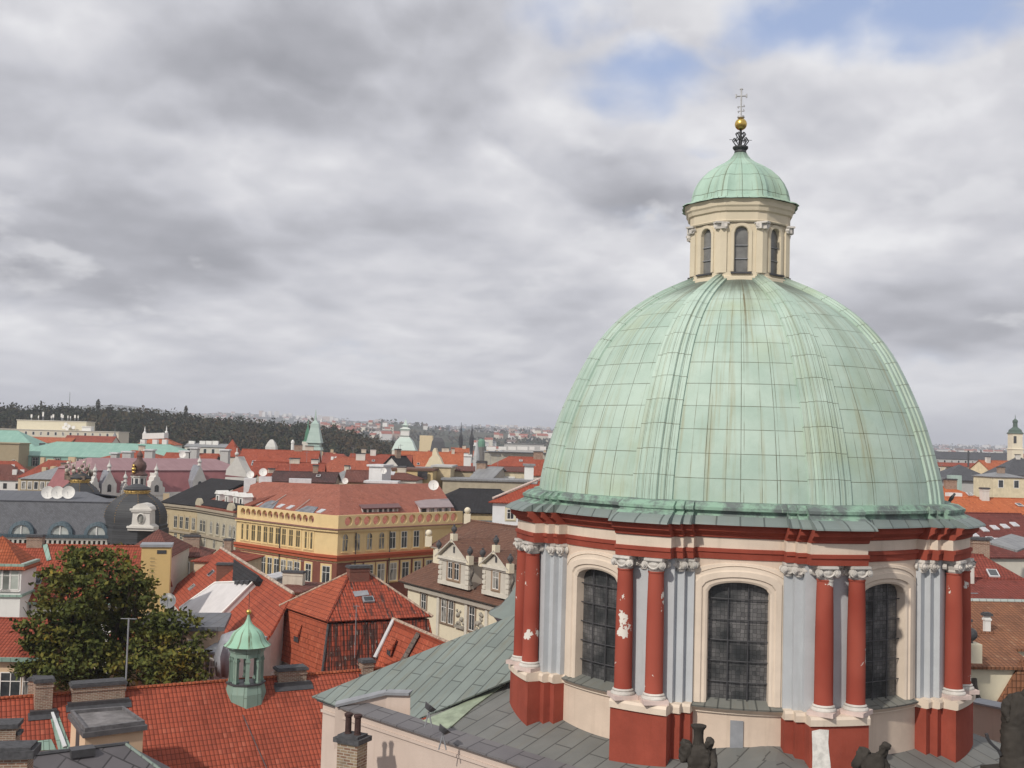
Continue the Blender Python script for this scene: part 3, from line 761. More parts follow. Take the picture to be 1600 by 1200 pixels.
for j in range(len(cprof)-1):
    for i in range(64):
        k = (i+1) % 64; u0, u1 = i/64*9.6*1.0, (i+1)/64*9.6
        cu.idxface([ci[j][i], ci[j][k], ci[j+1][k], ci[j+1][i]], 0, [(u0, L_[j]-.6), (u1, L_[j]-.6), (u1, L_[j+1]-.6), (u0, L_[j+1]-.6)])
cu.build('cupola', COP_SMALL, lan_o, smooth=True, sharp=35)
AXP = lambda z: Vector((AX.x, AX.y, z))
fi = MB()
fi.lathe([(.20, 42.93), (.23, 42.98), (.21, 43.05), (.29, 43.14), (.29, 43.19), (.05, 43.2)], 12, AX)
fi.tube(AXP(43.15), AXP(44.05), .045, 8)
for i in range(8):                                    # wrought iron scrolls
    a = 2*math.pi*i/8; e = Vector((math.cos(a), math.sin(a), 0))
    pts = [AXP(43.16)+e*.05, AXP(43.28)+e*.2, AXP(43.42)+e*.3, AXP(43.52)+e*.24, AXP(43.47)+e*.16, AXP(43.40)+e*.2]
    for q, w in zip(pts[:-1], pts[1:]): fi.tube(q, w, .02, 4)
    pts = [AXP(43.45)+e*.04, AXP(43.56)+e*.12, AXP(43.68)+e*.19, AXP(43.74)+e*.13, AXP(43.69)+e*.08]
    for q, w in zip(pts[:-1], pts[1:]): fi.tube(q, w, .018, 4)
    if i % 2 == 0: fi.tube(AXP(43.46)+e*.05, AXP(43.46)+e*.42, .01, 4)
fi.build('finial', plain((.05, .052, .055), .6, .3, 0, .2, 6, 'wrought_iron'), lan_o)
gbm = MB(); gbm.ball(AXP(44.05), .225, 14); gbm.build('gilded_ball', GOLD, lan_o, smooth=True)
cr = MB()
cr.lathe([(.10, 44.27), (.14, 44.30), (.13, 44.36), (.05, 44.38)], 10, AX)
cr.tube(AXP(44.3), AXP(45.40), .03, 6)
for z, l in ((45.12, .19), (44.72, .13), (44.55, .12)):
    a_, b_ = AXP(z)-_g*l, AXP(z)+_g*l
    cr.tube(a_, b_, .026 if l > .15 else .018, 6)
    if l > .15:
        for e in (a_, b_, AXP(45.38)):
            cr.tube(e-Vector((0, 0, .07)) if e is not None and abs(e.z-z) < .01 else e-_g*.06, e+Vector((0, 0, .07)) if abs(e.z-z) < .01 else e+_g*.06, .03, 6)
    else:
        for s in (-1, 1):
            cr.tube(AXP(z)+_g*l*s, AXP(z)+_g*l*.75*s+Vector((0, 0, .07*s)), .018, 5)
cr.build('cross', plain((.40, .40, .40), .45, .5, .3, .15, 6, 'greyed_gilt'), lan_o)

# ---- body of the church: roofs, walls, parapets
ROOFG = sheet_metal((.13, .135, .13), (.19, .195, .185), .72, .6, 'grey_roof_sheet', .25, 2.4)
ROOFC = sheet_metal((.16, .19, .178), (.225, .262, .242), .48, .55, 'green_roof_sheet', .55, 2.3)
FOLDLIT = plain((.27, .32, .235), .55, .3, 0, .25, 2, 'lit_fold_colour')
WALLC = stucco((.56, .46, .40), 'church_wall_plaster', .06, .16)
WALLLIT = stucco((.66, .62, .48), 'lit_wall_plaster', .06, .18)
TIP = atz(487, 1088, 22.2); W1 = at(800, 962, 44.0); V1 = at(797, 1062, 40.5)
CAPZ = 22.15
PA = atz(505, 1090, 22.15); PB = atz(900, 1216, 22.15); pd = (PB-PA).normalized(); pn = Vector((pd.y, -pd.x, 0)); pn = pn if pn.y < 0 else -pn
LPL = Vector((PA.x, PA.y, 22.02)); LPN = Vector((-pn.x*-.285*-1, -pn.y*-.285*-1, 1)); LPN = Vector((pn.x*.285, pn.y*.285, 1)).normalized()
F0 = onp(641, 1127, LPL, LPN)-Vector((0, 0, .02))
n_ = (W1-TIP).cross(F0-TIP).normalized(); n_ = n_ if n_.z > 0 else -n_
V1 = onp(797, 1062, TIP, n_); W2 = onp(900, 915, TIP, n_); V2 = onp(1000, 955, TIP, n_)
cp = MB(); Q525, Q603, Q641 = onp(524, 1102, TIP, n_), onp(603, 1083, TIP, n_), onp(641, 1084, TIP, n_)
cp.slab([TIP, Q525, Q603, Q641, F0, V1, V2, W2, W1], .06, 0, 0)
cp.build('green_roof', [ROOFC, DKMETAL], church)
us = MB()
for a_, b_ in ((Q525, Q603), (Q603, Q641), (Q641, F0)):
    us.face([a_-Vector((0, 0, 1.6)), b_-Vector((0, 0, 1.6)), b_-Vector((0, 0, .02)), a_-Vector((0, 0, .02))], 0)
us.build('upstand', WALLC, church)
uc = MB(); up1 = Vector((0, 0, .05))
for a_, b_ in ((Q525, Q603), (Q603, Q641)):
    e_ = (b_-a_).normalized(); w_ = Vector((e_.y, -e_.x, 0)).normalized()*.14
    uc.slab([a_+up1+w_, b_+up1+w_, b_+up1*2-w_*1.6, a_+up1*2-w_*1.6], .10, 0)
uc.build('upstand_cap', GREYMETAL, church)
# low grey roof round the drum, falling gently to the parapet
G = []
gr = MB()
DWALL = (AX-PA).dot(-pn); PHN1 = -30.0; PHN2 = 50.0
pn1 = (cyl(PHN1, 1, 0)-AX); pn2 = (cyl(PHN2, 1, 0)-AX)
pn = Vector((pn.x, pn.y, 0)).normalized()
PHN1 = math.degrees(math.atan2(pn.dot(_g), pn.dot(_c)))-PHI0
PHM = (PHN1+PHN2)/2
def lowroof(p):                       # height of the low roof at a plan point
    t1 = DWALL-(p-AX).dot(pn); t2 = DWALL-(p-AX).dot(pn2)
    return 22.02+.285*max(0, min(t1, t2, 4.2))
def rmax(f):
    r = 13.5
    for n0 in (PHN1, PHN2):
        c = math.cos(R(f-n0))
        if c > .05: r = min(r, (DWALL+.0)/c)
    if f > 62: r = min(r, 10.6)
    if f < -66: r = min(r, 11.7+(f+66)*.10)
    return r
fs = sorted(set([-108+6*i for i in range(32)]+[PHM, PHN1, PHN2]))
for f0, f1 in zip(fs[:-1], fs[1:]):
    for j in range(4):
        q = []
        for f, k in ((f0, j), (f1, j), (f1, j+1), (f0, j+1)):
            r = RW-.5+(rmax(f)-RW+.5)*(1-k/4); v = cyl(f, r, 0); v.z = lowroof(Vector((v.x, v.y, 0))); q.append(v)
        gr.face(q, 0)
gr.build('grey_roof', [ROOFG], church)
# fold where the two roofs meet; sunlight on it painted as a paler sheet
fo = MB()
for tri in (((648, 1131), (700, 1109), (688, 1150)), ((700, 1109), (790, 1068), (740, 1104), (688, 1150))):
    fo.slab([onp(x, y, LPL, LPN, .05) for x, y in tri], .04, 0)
fo.build('lit_valley_fold', FOLDLIT, church)
# front wall with its lead capped parapet
fw = MB()
cornr = cyl(PHM, DWALL/math.cos(R((PHN2-PHN1)/2)), 0); wallend = PA+pd*((cornr-PA).dot(pd))
fw.prism([PA[:2], wallend[:2], (wallend-pn*.45)[:2], (PA-pn*.45)[:2]], 0, 22.02, 0)
a = PA+pn*.06; b = wallend+pn*.06
fw.prism([(a-pd*.05)[:2], b[:2], (b-pn*.2)[:2], (a-pn*.2-pd*.05)[:2]], 21.62, 21.72, 0)
fw.build('front_wall', WALLC, church)
lp_ = MB(); a = PA+pn*.18-pd*.15; b = wallend+pn*.18
lp_.hexa([(a.x, a.y, 22.02), (b.x, b.y, 22.02), (b.x-pn.x*.8, b.y-pn.y*.8, 22.02), (a.x-pn.x*.8, a.y-pn.y*.8, 22.02)],
         [(a.x, a.y, 22.09), (b.x, b.y, 22.09), (b.x-pn.x*.8, b.y-pn.y*.8, 22.24), (a.x-pn.x*.8, a.y-pn.y*.8, 22.24)], 0)
a2 = Vector((wallend.x, wallend.y, 0)); pd2 = Vector((-pn2.y, pn2.x, 0)); pd2 = pd2 if pd2.y > 0 else -pd2; b2 = a2+pd2*20
fw2 = MB(); fw2.prism([a2[:2], b2[:2], (b2-pn2*.45)[:2], (a2-pn2*.45)[:2]], 0, 22.0, 0); fw2.build('side_wall', WALLC, church)
A_, B_ = a2+pn2*.18, b2+pn2*.18
lp_.hexa([(A_.x, A_.y, 22.015), (B_.x, B_.y, 22.015), (B_.x-pn2.x*.8, B_.y-pn2.y*.8, 22.015), (A_.x-pn2.x*.8, A_.y-pn2.y*.8, 22.015)],
         [(A_.x, A_.y, 22.08), (B_.x, B_.y, 22.08), (B_.x-pn2.x*.8, B_.y-pn2.y*.8, 22.22), (A_.x-pn2.x*.8, A_.y-pn2.y*.8, 22.22)], 0)
lp_.build('parapet_cap', sheet_metal((.12, .115, .125), (.17, .165, .17), .9, .6, 'lead_cap', .1), church)
# end wall beneath the green eave, its brighter lighting put into the plaster colour
ew = MB(); t0 = TIP+Vector((.55, .55, 0)); t1 = PA-pn*.2
pa, pb = Vector((t0.x, t0.y, 0)), Vector((PA.x+.02, PA.y+.10, 0))
ew.prism([pa[:2], pb[:2], (pb+Vector((2, 3, 0)))[:2], (pa+Vector((2.2, 2.6, 0)))[:2]], 0, 21.9, 0)
ew.build('end_wall', WALLLIT, church)
# body walls of the crossing arm behind, closing the volume under the roofs
bw = MB(); bw.prism([(AX+q)[:2] for q in (pn*8.6-pd*6, pn*8.6+pn2*1, pn2*8.6+pd2*6, -pn*8, -pd*9)], 0, 21.3, 0)
bw.build('crossing_wall', WALLC, church)
# flared green roof of the stair turret behind the drum
st = MB(); sc_ = at(866, 1000, 52.0); zs = toz(790, 966, 50.5)
st.lathe([(3.15, zs), (3.1, zs+.06), (2.65, zs+.3), (2.25, zs+.75), (1.9, zs+1.3), (1.3, zs+2.1), (.4, zs+2.9), (.02, zs+3.1)], 28, (sc_.x, sc_.y, 0), 0)
st.lathe([(2.75, 0), (2.75, zs-.35), (3.0, zs-.05), (3.0, zs)], 28, (sc_.x, sc_.y, 0), 1)
st.build('stair_turret', [ROOFC, GREYMETAL], church, smooth=True, sharp=50)
# right-hand arm: lower grey roof with a plaster parapet
ra = MB()
rp = [at(1512, 1098, 44), at(1590, 1114, 41)]
dz = Vector((0, 0, 1))
def wallseg(mb, a, b, h, t, m=0, mc=1, cap=.08, over=.08):
    d = (b-a); d.z = 0; d.normalize(); n = Vector((-d.y, d.x, 0)); n = n if n.y > 0 else -n
    mb.hexa([a-dz*h, b-dz*h, b+n*t-dz*h, a+n*t-dz*h], [a, b, b+n*t, a+n*t], m)
    a2, b2 = a-n*over-d*over, b-n*over+d*over
    mb.hexa([a2+dz*.004, b2+dz*.004, b2+n*(t+2*over)+dz*.004, a2+n*(t+2*over)+dz*.004], [a2+dz*cap, b2+dz*cap, b2+n*(t+2*over)+dz*(cap+.08), a2+n*(t+2*over)+dz*(cap+.08)], mc)
wallseg(ra, rp[0], rp[1]+(rp[1]-rp[0])*.8, 3.2, .5)
ra.build('rear_parapet', [WALLC, GREYMETAL], church)
# ================================================================== buildings near by
rnd = random.Random(7)
def normal2(a, b):
    d = (b-a); d.z = 0; d.normalize(); n = Vector((d.y, -d.x, 0))
    return d, n
def windows_on(parent, a, b, z0, z1, n, ww, wh, mats=None, pos=None, arch=False, name='window', sill=True, surround=None, margin=.5, recess=.12, mull=True):
    """n windows on the wall from a to b (outside to the right of a->b when seen from above); z0 = sill height"""
    d, nn = normal2(a, b); L = (Vector((b.x-a.x, b.y-a.y, 0))).length
    ts = pos or [margin+(L-2*margin)*(i+.5)/n for i in range(n)]
    mats = mats or [WHITE, GLASS]
    if surround is not None: mats = list(mats)+[surround]
    out = []
    for t in ts:
        mb = MB(); o = Vector((a.x, a.y, z0))+d*t
        def P(x, y, z): return o+d*x+nn*y+Vector((0, 0, z))
        hw, H = ww/2, wh
        pts = [(-hw, 0), (hw, 0), (hw, H)]
        if arch:
            pts = [(-hw, 0), (hw, 0)]+[(hw*math.cos(math.pi*q/8), H-hw+hw*math.sin(math.pi*q/8)) for q in range(9)]
        else: pts.append((-hw, H))
        def rim(k, y): return [P(x+(k if x > 0 else -k), y, z+(k if z > .01 else -k)) for x, z in pts]
        def ringf(ra, rb, m):
            for i in range(len(ra)):
                j = (i+1) % len(ra); mb.face([ra[i], ra[j], rb[j], rb[i]], m)
        if surround is not None:
            ringf(rim(.28*min(1, ww), 0), rim(.28*min(1, ww), .07), 2); ringf(rim(.28*min(1, ww), .07), rim(0.02, .07), 2); ringf(rim(.02, .07), rim(.0, .015), 2)
        fw_ = .07 if ww > .7 else .05
        ringf(rim(0, .012), rim(0, .05), 0); ringf(rim(0, .05), rim(-fw_, .05), 0); ringf(rim(-fw_, .05), rim(-fw_, .014), 0)
        mb.face(rim(-fw_, .016), 1)
        if mull:
            mb.hexa([P(-.03, .02, .05), P(.03, .02, .05), P(.03, .045, .05), P(-.03, .045, .05)], [P(-.03, .02, H-.06), P(.03, .02, H-.06), P(.03, .045, H-.06), P(-.03, .045, H-.06)], 0)
            zc = H*.64
            mb.hexa([P(-hw+.05, .02, zc), P(hw-.05, .02, zc), P(hw-.05, .042, zc), P(-hw+.05, .042, zc)], [P(-hw+.05, .02, zc+.06), P(hw-.05, .02, zc+.06), P(hw-.05, .042, zc+.06), P(-hw+.05, .042, zc+.06)], 0)
        if sill: mb.hexa([P(-hw-.12, 0, -.14), P(hw+.12, 0, -.14), P(hw+.12, .16, -.14), P(-hw-.12, .16, -.14)], [P(-hw-.12, 0, -.06), P(hw+.12, 0, -.06), P(hw+.12, .16, -.08), P(-hw-.12, .16, -.08)], 0 if surround is None else 2)
        w = mb.build(name, mats, parent); out.append(w)
    return out
def chimney(parent, c, w, d, z0, z1, rz=0, mats=None, pots=0, name='chimney', cap=.1, flash=True):
    mb = MB(); mb.box((c[0], c[1], z0), (w, d, z1-z0), rz, 0)
    mb.box((c[0], c[1], z1+.002), (w+.22, d+.22, .14), rz, 1); mb.box((c[0], c[1], z1-.28), (w+.1, d+.1, .12), rz, 0)
    mb.box((c[0], c[1], z1+.146), (w+.06, d+.06, .07), rz, 1)
    cs, sn = math.cos(rz), math.sin(rz)
    for i in range(pots):
        x = (i-(pots-1)/2)*w/max(1, pots)*.9
        mb.lathe([(.13, 0), (.11, .5), (.13, .52), (.13, .6), (.09, .62)], 10, (c[0]+x*cs, c[1]+x*sn, z1+.21), 2)
    return mb.build(name, mats or [BRICK, CAP, OXRED], parent)
def skylight(parent, P, n, w, h, mats=None, name='skylight', up=.12):
    """roof window lying on a slope at P with normal n"""
    n = n.normalized(); u = Vector((-n.y, n.x, 0)).normalized(); v = n.cross(u)
    mb = MB(); b = [P-u*w/2-v*h/2, P+u*w/2-v*h/2, P+u*w/2+v*h/2, P-u*w/2+v*h/2]
    t = [q+n*up for q in b]; mb.hexa(b, t, 0)
    k = .08
    g = [P-u*(w/2-k)-v*(h/2-k), P+u*(w/2-k)-v*(h/2-k), P+u*(w/2-k)+v*(h/2-k), P-u*(w/2-k)+v*(h/2-k)]
    mb.face([q+n*(up+.006) for q in g], 1)
    return mb.build(name, mats or [GREYMETAL, GLASS], parent)
def nrm(a, b, c):
    n = (b-a).cross(c-a).normalized(); return n if n.z > 0 else -n
def ridge_caps(mb, a, b, m=0, r=.11, step=.42):
    a, b = Vector(a), Vector(b); L = (b-a).length; k = max(1, int(L/step)); d = (b-a)/k
    for i in range(k): mb.tube(a+d*i, a+d*(i+1.08), r*1.12, 6, m, r*.9)
def dish(P, r, look, label, group=None, mat=None):
    """satellite dish on a short bracket"""
    t = thing('satellite_dish', label, 'satellite dish', P, group)
    d = Vector(look).normalized(); u = d.cross(Vector((0, 0, 1))).normalized(); v = u.cross(d)
    mb = MB(); c = Vector(P)+Vector((0, 0, r*1.05)); n = 20; rings = []
    for k in range(5):
        rr = r*k/4; dep = .28*r*(rr/r)**2
        rings.append([c+(u*math.cos(2*math.pi*i/n)+v*math.sin(2*math.pi*i/n))*max(rr, .001)+d*dep for i in range(n)])
    for off, fl in ((0, 1), (-.04, 0)):
        for a, b in zip(rings[:-1], rings[1:]):
            for i in range(n):
                j = (i+1) % n; q = [a[i]+d*off, a[j]+d*off, b[j]+d*off, b[i]+d*off]; mb.face(q if fl else q[::-1], 0)
    for i in range(n):
        j = (i+1) % n; mb.face([rings[-1][i], rings[-1][j], rings[-1][j]-d*.04, rings[-1][i]-d*.04], 0)
    mb.build('reflector', mat or WHITE, t)
    m2 = MB(); m2.tube(Vector(P), c-d*.05, max(.03, r*.07), 6, 0); m2.tube(c-v*r*.7+d*.15*r, c+d*r*.75, .018*max(1, r), 5, 0); m2.tube(c+d*r*.7, c+d*r*.85, .05*max(1, r), 6, 0)
    m2.build('bracket', GREYMETAL, t); return t

# ---- red tiled house in front with the little copper belfry
Zr = 16.0
r0, r1 = atz(-70, 1097.5, Zr), atz(690, 1038, Zr); rd = (r1-r0).normalized(); rn = Vector((rd.y, -rd.x, 0)); rn = rn if rn.y < 0 else -rn
SL = math.tan(R(34)); RUN = 12.0
TILEF = tiles((.335, .076, .042), (.23, .055, .034), .25, .40, moss=.16, name='foreground_tile')
hA = thing('tiled_house', 'long red pantile house with a green copper belfry on its ridge', 'house', ((r0+r1)/2).to_tuple()[:2]+(0,))
mb = MB(); e0, e1 = r0+rn*RUN-Vector((0, 0, RUN*SL)), r1+rn*RUN-Vector((0, 0, RUN*SL)); b0, b1 = r0-rn*RUN-Vector((0, 0, RUN*SL)), r1-rn*RUN-Vector((0, 0, RUN*SL))
mb.slab([r0, r1, e1, e0], .18, 0, 0); mb.slab([r0, r1, b1, b0], .18, 0, 0)
ridge_caps(mb, r0+Vector((0, 0, .02)), r1+Vector((0, 0, .02)), 1, .13)
roofA = mb.build('roof', [TILEF, ORANGE], hA)
wl = MB(); k = .6
wl.prism([(q-rn*k).to_tuple()[:2] if i < 2 else (q+rn*k).to_tuple()[:2] for i, q in enumerate((e0, e1, b1, b0))], 0, Zr-RUN*SL-.05+k*SL-.2, 0)
wl.build('wall', stucco((.60, .50, .38)), hA)
nA = nrm(r0, r1, e0)
def roofz(p): return Zr-abs((Vector((p[0], p[1], 0))-Vector((r0.x, r0.y, 0))).dot(rn))*SL
# belfry
tc = at(392, 1063, 70.2); tc = Vector((tc.x, tc.y, 0)); tt = (tc-Vector((r0.x, r0.y, 0))).dot(rn); tc = tc-rn*(tt-.75)
COPT = sheet_metal((.175, .27, .225), (.26, .355, .30), .9, .55, 'belfry_copper', .4, 3.0, .5)
ys = lambda y: EYE-(y-678.6)*tc.y/FPX
bel = MB(); ph8 = R(22.5)+R(-5)
def OCTP(r, z): return [(tc.x+r*math.cos(ph8+i*math.pi/4), tc.y+r*math.sin(ph8+i*math.pi/4), z) for i in range(8)]
bz0, bz1, bz2, bz3, bz4 = roofz(tc)-1.9, ys(1061), ys(1020), ys(1004), ys(966)
def octs(mb, prof, m):
    for (ra, za), (rb, zb) in zip(prof[:-1], prof[1:]):
        a, b = OCTP(ra, za), OCTP(rb, zb)
        for i in range(8):
            j = (i+1) % 8; mb.face([a[i], a[j], b[j], b[i]], m)
octs(bel, [(1.38, bz0), (1.30, bz1-.55), (1.16, bz1-.02)], 0)
octs(bel, [(1.16, bz1-.02), (1.26, bz1), (1.26, bz1+.10), (1.05, bz1+.11), (.2, bz1+.11)], 1)
bel_o = bel.build('belfry', [COPT, DKMETAL], hA); bel = MB()
octs(bel, [(.78, bz2-.02), (1.06, bz2), (1.06, bz2+.3), (1.14, bz2+.32), (1.14, bz3-.12), (1.30, bz3-.08), (1.45, bz3-.06), (1.45, bz3+.02)], 0)
bel.build('entablature', [COPT, DKMETAL], bel_o)
for i in range(8):
    a = ph8+i*math.pi/4; p = MB(); c = (tc.x+.96*math.cos(a), tc.y+.96*math.sin(a), bz1+.1)
    p.box(c, (.24, .24, bz2-bz1-.08), a, 0); p.box((c[0], c[1], bz2-.26), (.32, .32, .12), a, 0); p.box((c[0], c[1], bz1+.1), (.32, .32, .14), a, 0)
    p.build('post', COPT, bel_o)
p = MB(); hh = bz4-bz3
cpf = [(1.47, .02), (1.40, .08), (1.22, .30), (1.10, .52), (1.02, .78), (.90, 1.02), (.70, 1.22), (.46, 1.42), (.26, 1.66), (.14, 1.95), (.07, 2.3), (.05, 2.45)]
kz = (ys(955)-bz3)/2.45
p.lathe([(r, bz3+z*kz) for r, z in cpf], 48, (tc.x, tc.y, 0), 0, 0, rf=lambda a: 1+.035*max(0, math.cos(8*(a-ph8)))**6)
p.build('cupola', dome_copper('belfry_cupola_copper', (.26, .47, .345), (.33, .54, .41), .2, 5.0, rust=.45), bel_o, smooth=True)
p = MB(); p.ball((tc.x, tc.y, ys(953)), .17, 10); p.tube((tc.x, tc.y, ys(951)), (tc.x, tc.y, ys(922)), .02, 5, 1)
p.build('gilded_ball', [GOLD, DKMETAL], bel_o, smooth=True)
# chimneys on that roof
def onroof(px, py, s=1):     # point on the front slope
    return onp(px, py, r0, nA)
def chim_on(px0, px1, ytop, ybot, depthm, pots=0, flashm=True):
    c = onroof((px0+px1)/2, ybot); w = (px1-px0)/FPX*c.y/ max(.3, abs(rd.x))*.97
    yaw = math.atan2(rd.y, rd.x); c = c-rn*(depthm/2)
    zt = EYE-(ytop-(690+.028*((px0+px1)/2-800)))*c.y/FPX
    o = chimney(hA, (c.x, c.y), w, depthm, roofz(c)-1.2, zt-.2, yaw, pots=pots)
    f = MB(); f.box((c.x, c.y, roofz(c)-1.15), (w+.5, depthm+.55, 1.15-depthm*.5*SL+.12), yaw, 0)
    q = c+rn*(depthm/2+.12); 
    f.slab([q-rd*(w/2+.35)+Vector((0, 0, roofz(q)-q.z+.10)), q+rd*(w/2+.35)+Vector((0, 0, roofz(q)-q.z+.10)), q+rn*.45+rd*(w/2+.35)+Vector((0, 0, roofz(q+rn*.45)-q.z+.07)), q+rn*.45-rd*(w/2+.35)+Vector((0, 0, roofz(q+rn*.45)-q.z+.07))], .05, 0)
    f.build('flashing', DKMETAL, hA); return o
chim_on(119, 189, 1058, 1097, 1.0); chim_on(56, 79, 1053, 1112, .9); chim_on(437, 477, 1036, 1068, 1.0); chim_on(567, 583, 1025, 1056, .7)
# green flashed valley gutter running down from the slim chimney
g = MB(); off = nA*.05
q = [onroof(76, 1112)+off, onroof(88, 1108)+off, onroof(112, 1172)+off, onroof(92, 1176)+off]
g.slab(q, .05, 0); q = [onroof(78, 1112)+nA*.16, onroof(82, 1111)+nA*.16, onroof(104, 1168)+nA*.16, onroof(98, 1170)+nA*.16]; g.slab(q, .1, 1)
q = [onroof(26, 1162)+off, onroof(80, 1156)+off, onroof(88, 1172)+off, onroof(24, 1176)+off]; g.slab(q, .05, 0)
g.build('valley_gutter', [sheet_metal((.20, .30, .25), (.27, .37, .31), .3, .6, 'green_gutter'), PALEMETAL], hA)
# ridge line scores: dark lightning conductor line down the slope
g = MB(); g.tube(onroof(379, 1118)+nA*.06, onroof(418, 1205)+nA*.06, .03, 4); g.build('conductor', DKMETAL, hA)
# peach cabin with a flat tray roof
cb = MB(); zc = 16.2; P4 = [atz(106, 1112, zc), atz(195, 1105, zc), atz(231, 1130, zc), atz(130, 1143, zc)]
ctr = sum(P4, Vector())/4
ins = [ctr+(q-ctr)*.90 for q in P4]
cb.prism([q.to_tuple()[:2] for q in ins], 7.5, zc-.36, 0); cb.build('roof_cabin', stucco((.66, .48, .33), 'peach_plaster', .06, .15), hA)
ct = MB(); ct.prism([q.to_tuple()[:2] for q in P4], zc-.36, zc-.1, 0)
ri = [ctr+(q-ctr)*.93 for q in P4]; rj = [ctr+(q-ctr)*.84 for q in P4]
for i in range(4):
    j = (i+1) % 4
    ct.hexa([q+Vector((0, 0, -.1)) for q in (ri[i], ri[j], rj[j], rj[i])], [q+Vector((0, 0, .12)) for q in (ri[i], ri[j], rj[j], rj[i])], 1)
ct.prism([q.to_tuple()[:2] for q in rj], zc-.1, zc-.06, 2)
ct.build('cabin_roof', [plain((.11, .105, .11), .7, .3, 0, .3, 1.5, 'dark_felt'), plain((.13, .125, .13), .7, .3, 0, .3, 3, 'kerb_felt'), plain((.19, .18, .18), .9, .2, 0, .35, 1.2, 'flat_felt')], hA)
dr = MB(); a, b = ins[0], ins[3]; d_, n_2 = normal2(b, a) ; n_2 = n_2 if n_2.y < 0 or n_2.x < 0 else -n_2
m_ = a+(b-a)*.52; v_ = (b-a).normalized()
for (k0, mt) in ((.45, 0),):
    dr.hexa([m_-v_*k0+Vector((0, 0, -2.6)), m_+v_*k0+Vector((0, 0, -2.6)), m_+v_*k0+n_2*.03+Vector((0, 0, -2.6)), m_-v_*k0+n_2*.03+Vector((0, 0, -2.6))], [m_-v_*k0+Vector((0, 0, -.5)), m_+v_*k0+Vector((0, 0, -.5)), m_+v_*k0+n_2*.03+Vector((0, 0, -.5)), m_-v_*k0+n_2*.03+Vector((0, 0, -.5))], mt)
dr.build('cabin_door', DKMETAL, hA)
# thin mast by the tree
ms = MB(); c = onroof(196, 1079); ms.tube(c, Vector((c.x, c.y, EYE-(962-673)*c.y/FPX)), .05, 6); ms.tube((c.x-.5, c.y, EYE-(963-673)*c.y/FPX), (c.x+.5, c.y, EYE-(963-673)*c.y/FPX), .025, 5)
tag(ms.build('mast', GREYMETAL), 'thin grey mast standing on the red ridge before the tree', 'mast')

# ---- slate roof in the very front
zS = 19.4; s0, s1 = atz(48, 1180, zS), atz(196, 1162, zS); sd_ = (s1-s0).normalized(); sn_ = Vector((sd_.y, -sd_.x, 0)); sn_ = sn_ if sn_.y < 0 else -sn_
hS = thing('slate_house', 'dark grey slate hipped roof below the peach cabin', 'house', ((s0+s1)/2).to_tuple()[:2]+(0,))
mb = MB(); dn = Vector((0, 0, -1)); run = 9; s0b = s0-sd_*8
f0, f1 = s0b+sn_*run+dn*6.3, s1+sd_*run*.9+sn_*run+dn*6.3; k0, k1 = s0b-sn_*run*.5+dn*3, s1+sd_*run*.9-sn_*run+dn*6.3
SLT = slate((.105, .098, .105), .95, .95, 'big_slate'); 
mb.slab([s0b, s1, f1, f0], .12, 0, 1); mb.slab([s1, f1, k1], .12, 0, 1); mb.slab([s0b, s1, k1, k0], .12, 0, 1)
ridge_caps(mb, s0b, s1, 1, .09, 1.5); ridge_caps(mb, s1, f1, 2, .07, 1.5)
mb.build('roof', [SLT, DKMETAL, sheet_metal((.16, .21, .19), (.2, .25, .22), .5)], hS)
w = MB(); w.prism([(q*.0+Vector((q.x, q.y, 0))+(Vector(((s0b+s1)/2))-q).normalized()*.8).to_tuple()[:2] for q in (f0, f1, k1)], 0, zS-6.4, 0); w.build('wall', stucco((.5, .42, .33)), hS)
hh_ = MB(); q = onp(128, 1176, s0, nrm(s0b, s1, f0)); hh_.box((q.x, q.y, q.z-.1), (.9, .6, .3), math.atan2(sd_.y, sd_.x)); hh_.build('roof_hatch', DKMETAL, hS)
# the two brick stacks at the left edge
c = at(26, 1190, 40); chs = thing('brick_chimney', 'wide brick chimney with a broad black cap beside the slate roof', 'chimney', (c.x, c.y, 0), 'brick chimneys')
mb = MB(); zt = toz(26, 1180, 40); mb.box((c.x-.3, c.y, 0), (1.5, .9, zt), R(10)); mb.build('shaft', BRICK, chs)
mb = MB(); mb.box((c.x-.25, c.y, zt+.002), (1.85, 1.2, .28), R(10)); mb.box((c.x-.25, c.y, zt+.284), (1.6, 1.0, .1), R(10)); mb.build('cap', CAP, chs)
c = at(8, 1160, 52); chs = thing('brick_chimney', 'square brick chimney in the lower left corner with a thin dark cap', 'chimney', (c.x, c.y, 0), 'brick chimneys')
zt = toz(8, 1134, 52); mb = MB(); mb.box((c.x, c.y, 0), (1.1, 1.0, zt), R(12)); mb.build('shaft', BRICK, chs)
mb = MB(); mb.box((c.x, c.y, zt+.002), (1.3, 1.2, .2), R(12)); mb.box((c.x+.62, c.y, zt-.35), (.3, .6, .15), R(12)); mb.build('cap', CAP, chs)
# the chimney with two pots before the church wall
c = at(550, 1180, 37.5); chs = thing('brick_chimney', 'tall brick chimney with two dark pots against the church wall', 'chimney', (c.x, c.y, 0), 'brick chimneys')
zt = toz(549, 1158, 37.5); mb = MB(); mb.box((c.x, c.y, 0), (.80, .62, zt), R(-25)); mb.build('shaft', brick_mat((.20, .11, .075), (.34, .27, .18)), chs)
mb = MB(); mb.box((c.x, c.y, zt+.002), (1.02, .84, .16), R(-25)); mb.box((c.x, c.y, zt+.164), (.8, .64, .08), R(-25)); mb.build('cap', CAP, chs)
for s in (-.17, .17):
    mb = MB(); mb.lathe([(.13, 0), (.11, .06), (.105, .55), (.14, .58), (.15, .66), (.11, .68), (.09, .66)], 12, (c.x+s, c.y-s*.47, zt+.24)); mb.build('chimney_pot', plain((.06, .035, .032), .8, .2, 0, .3, 8, 'dark_clay'), chs)

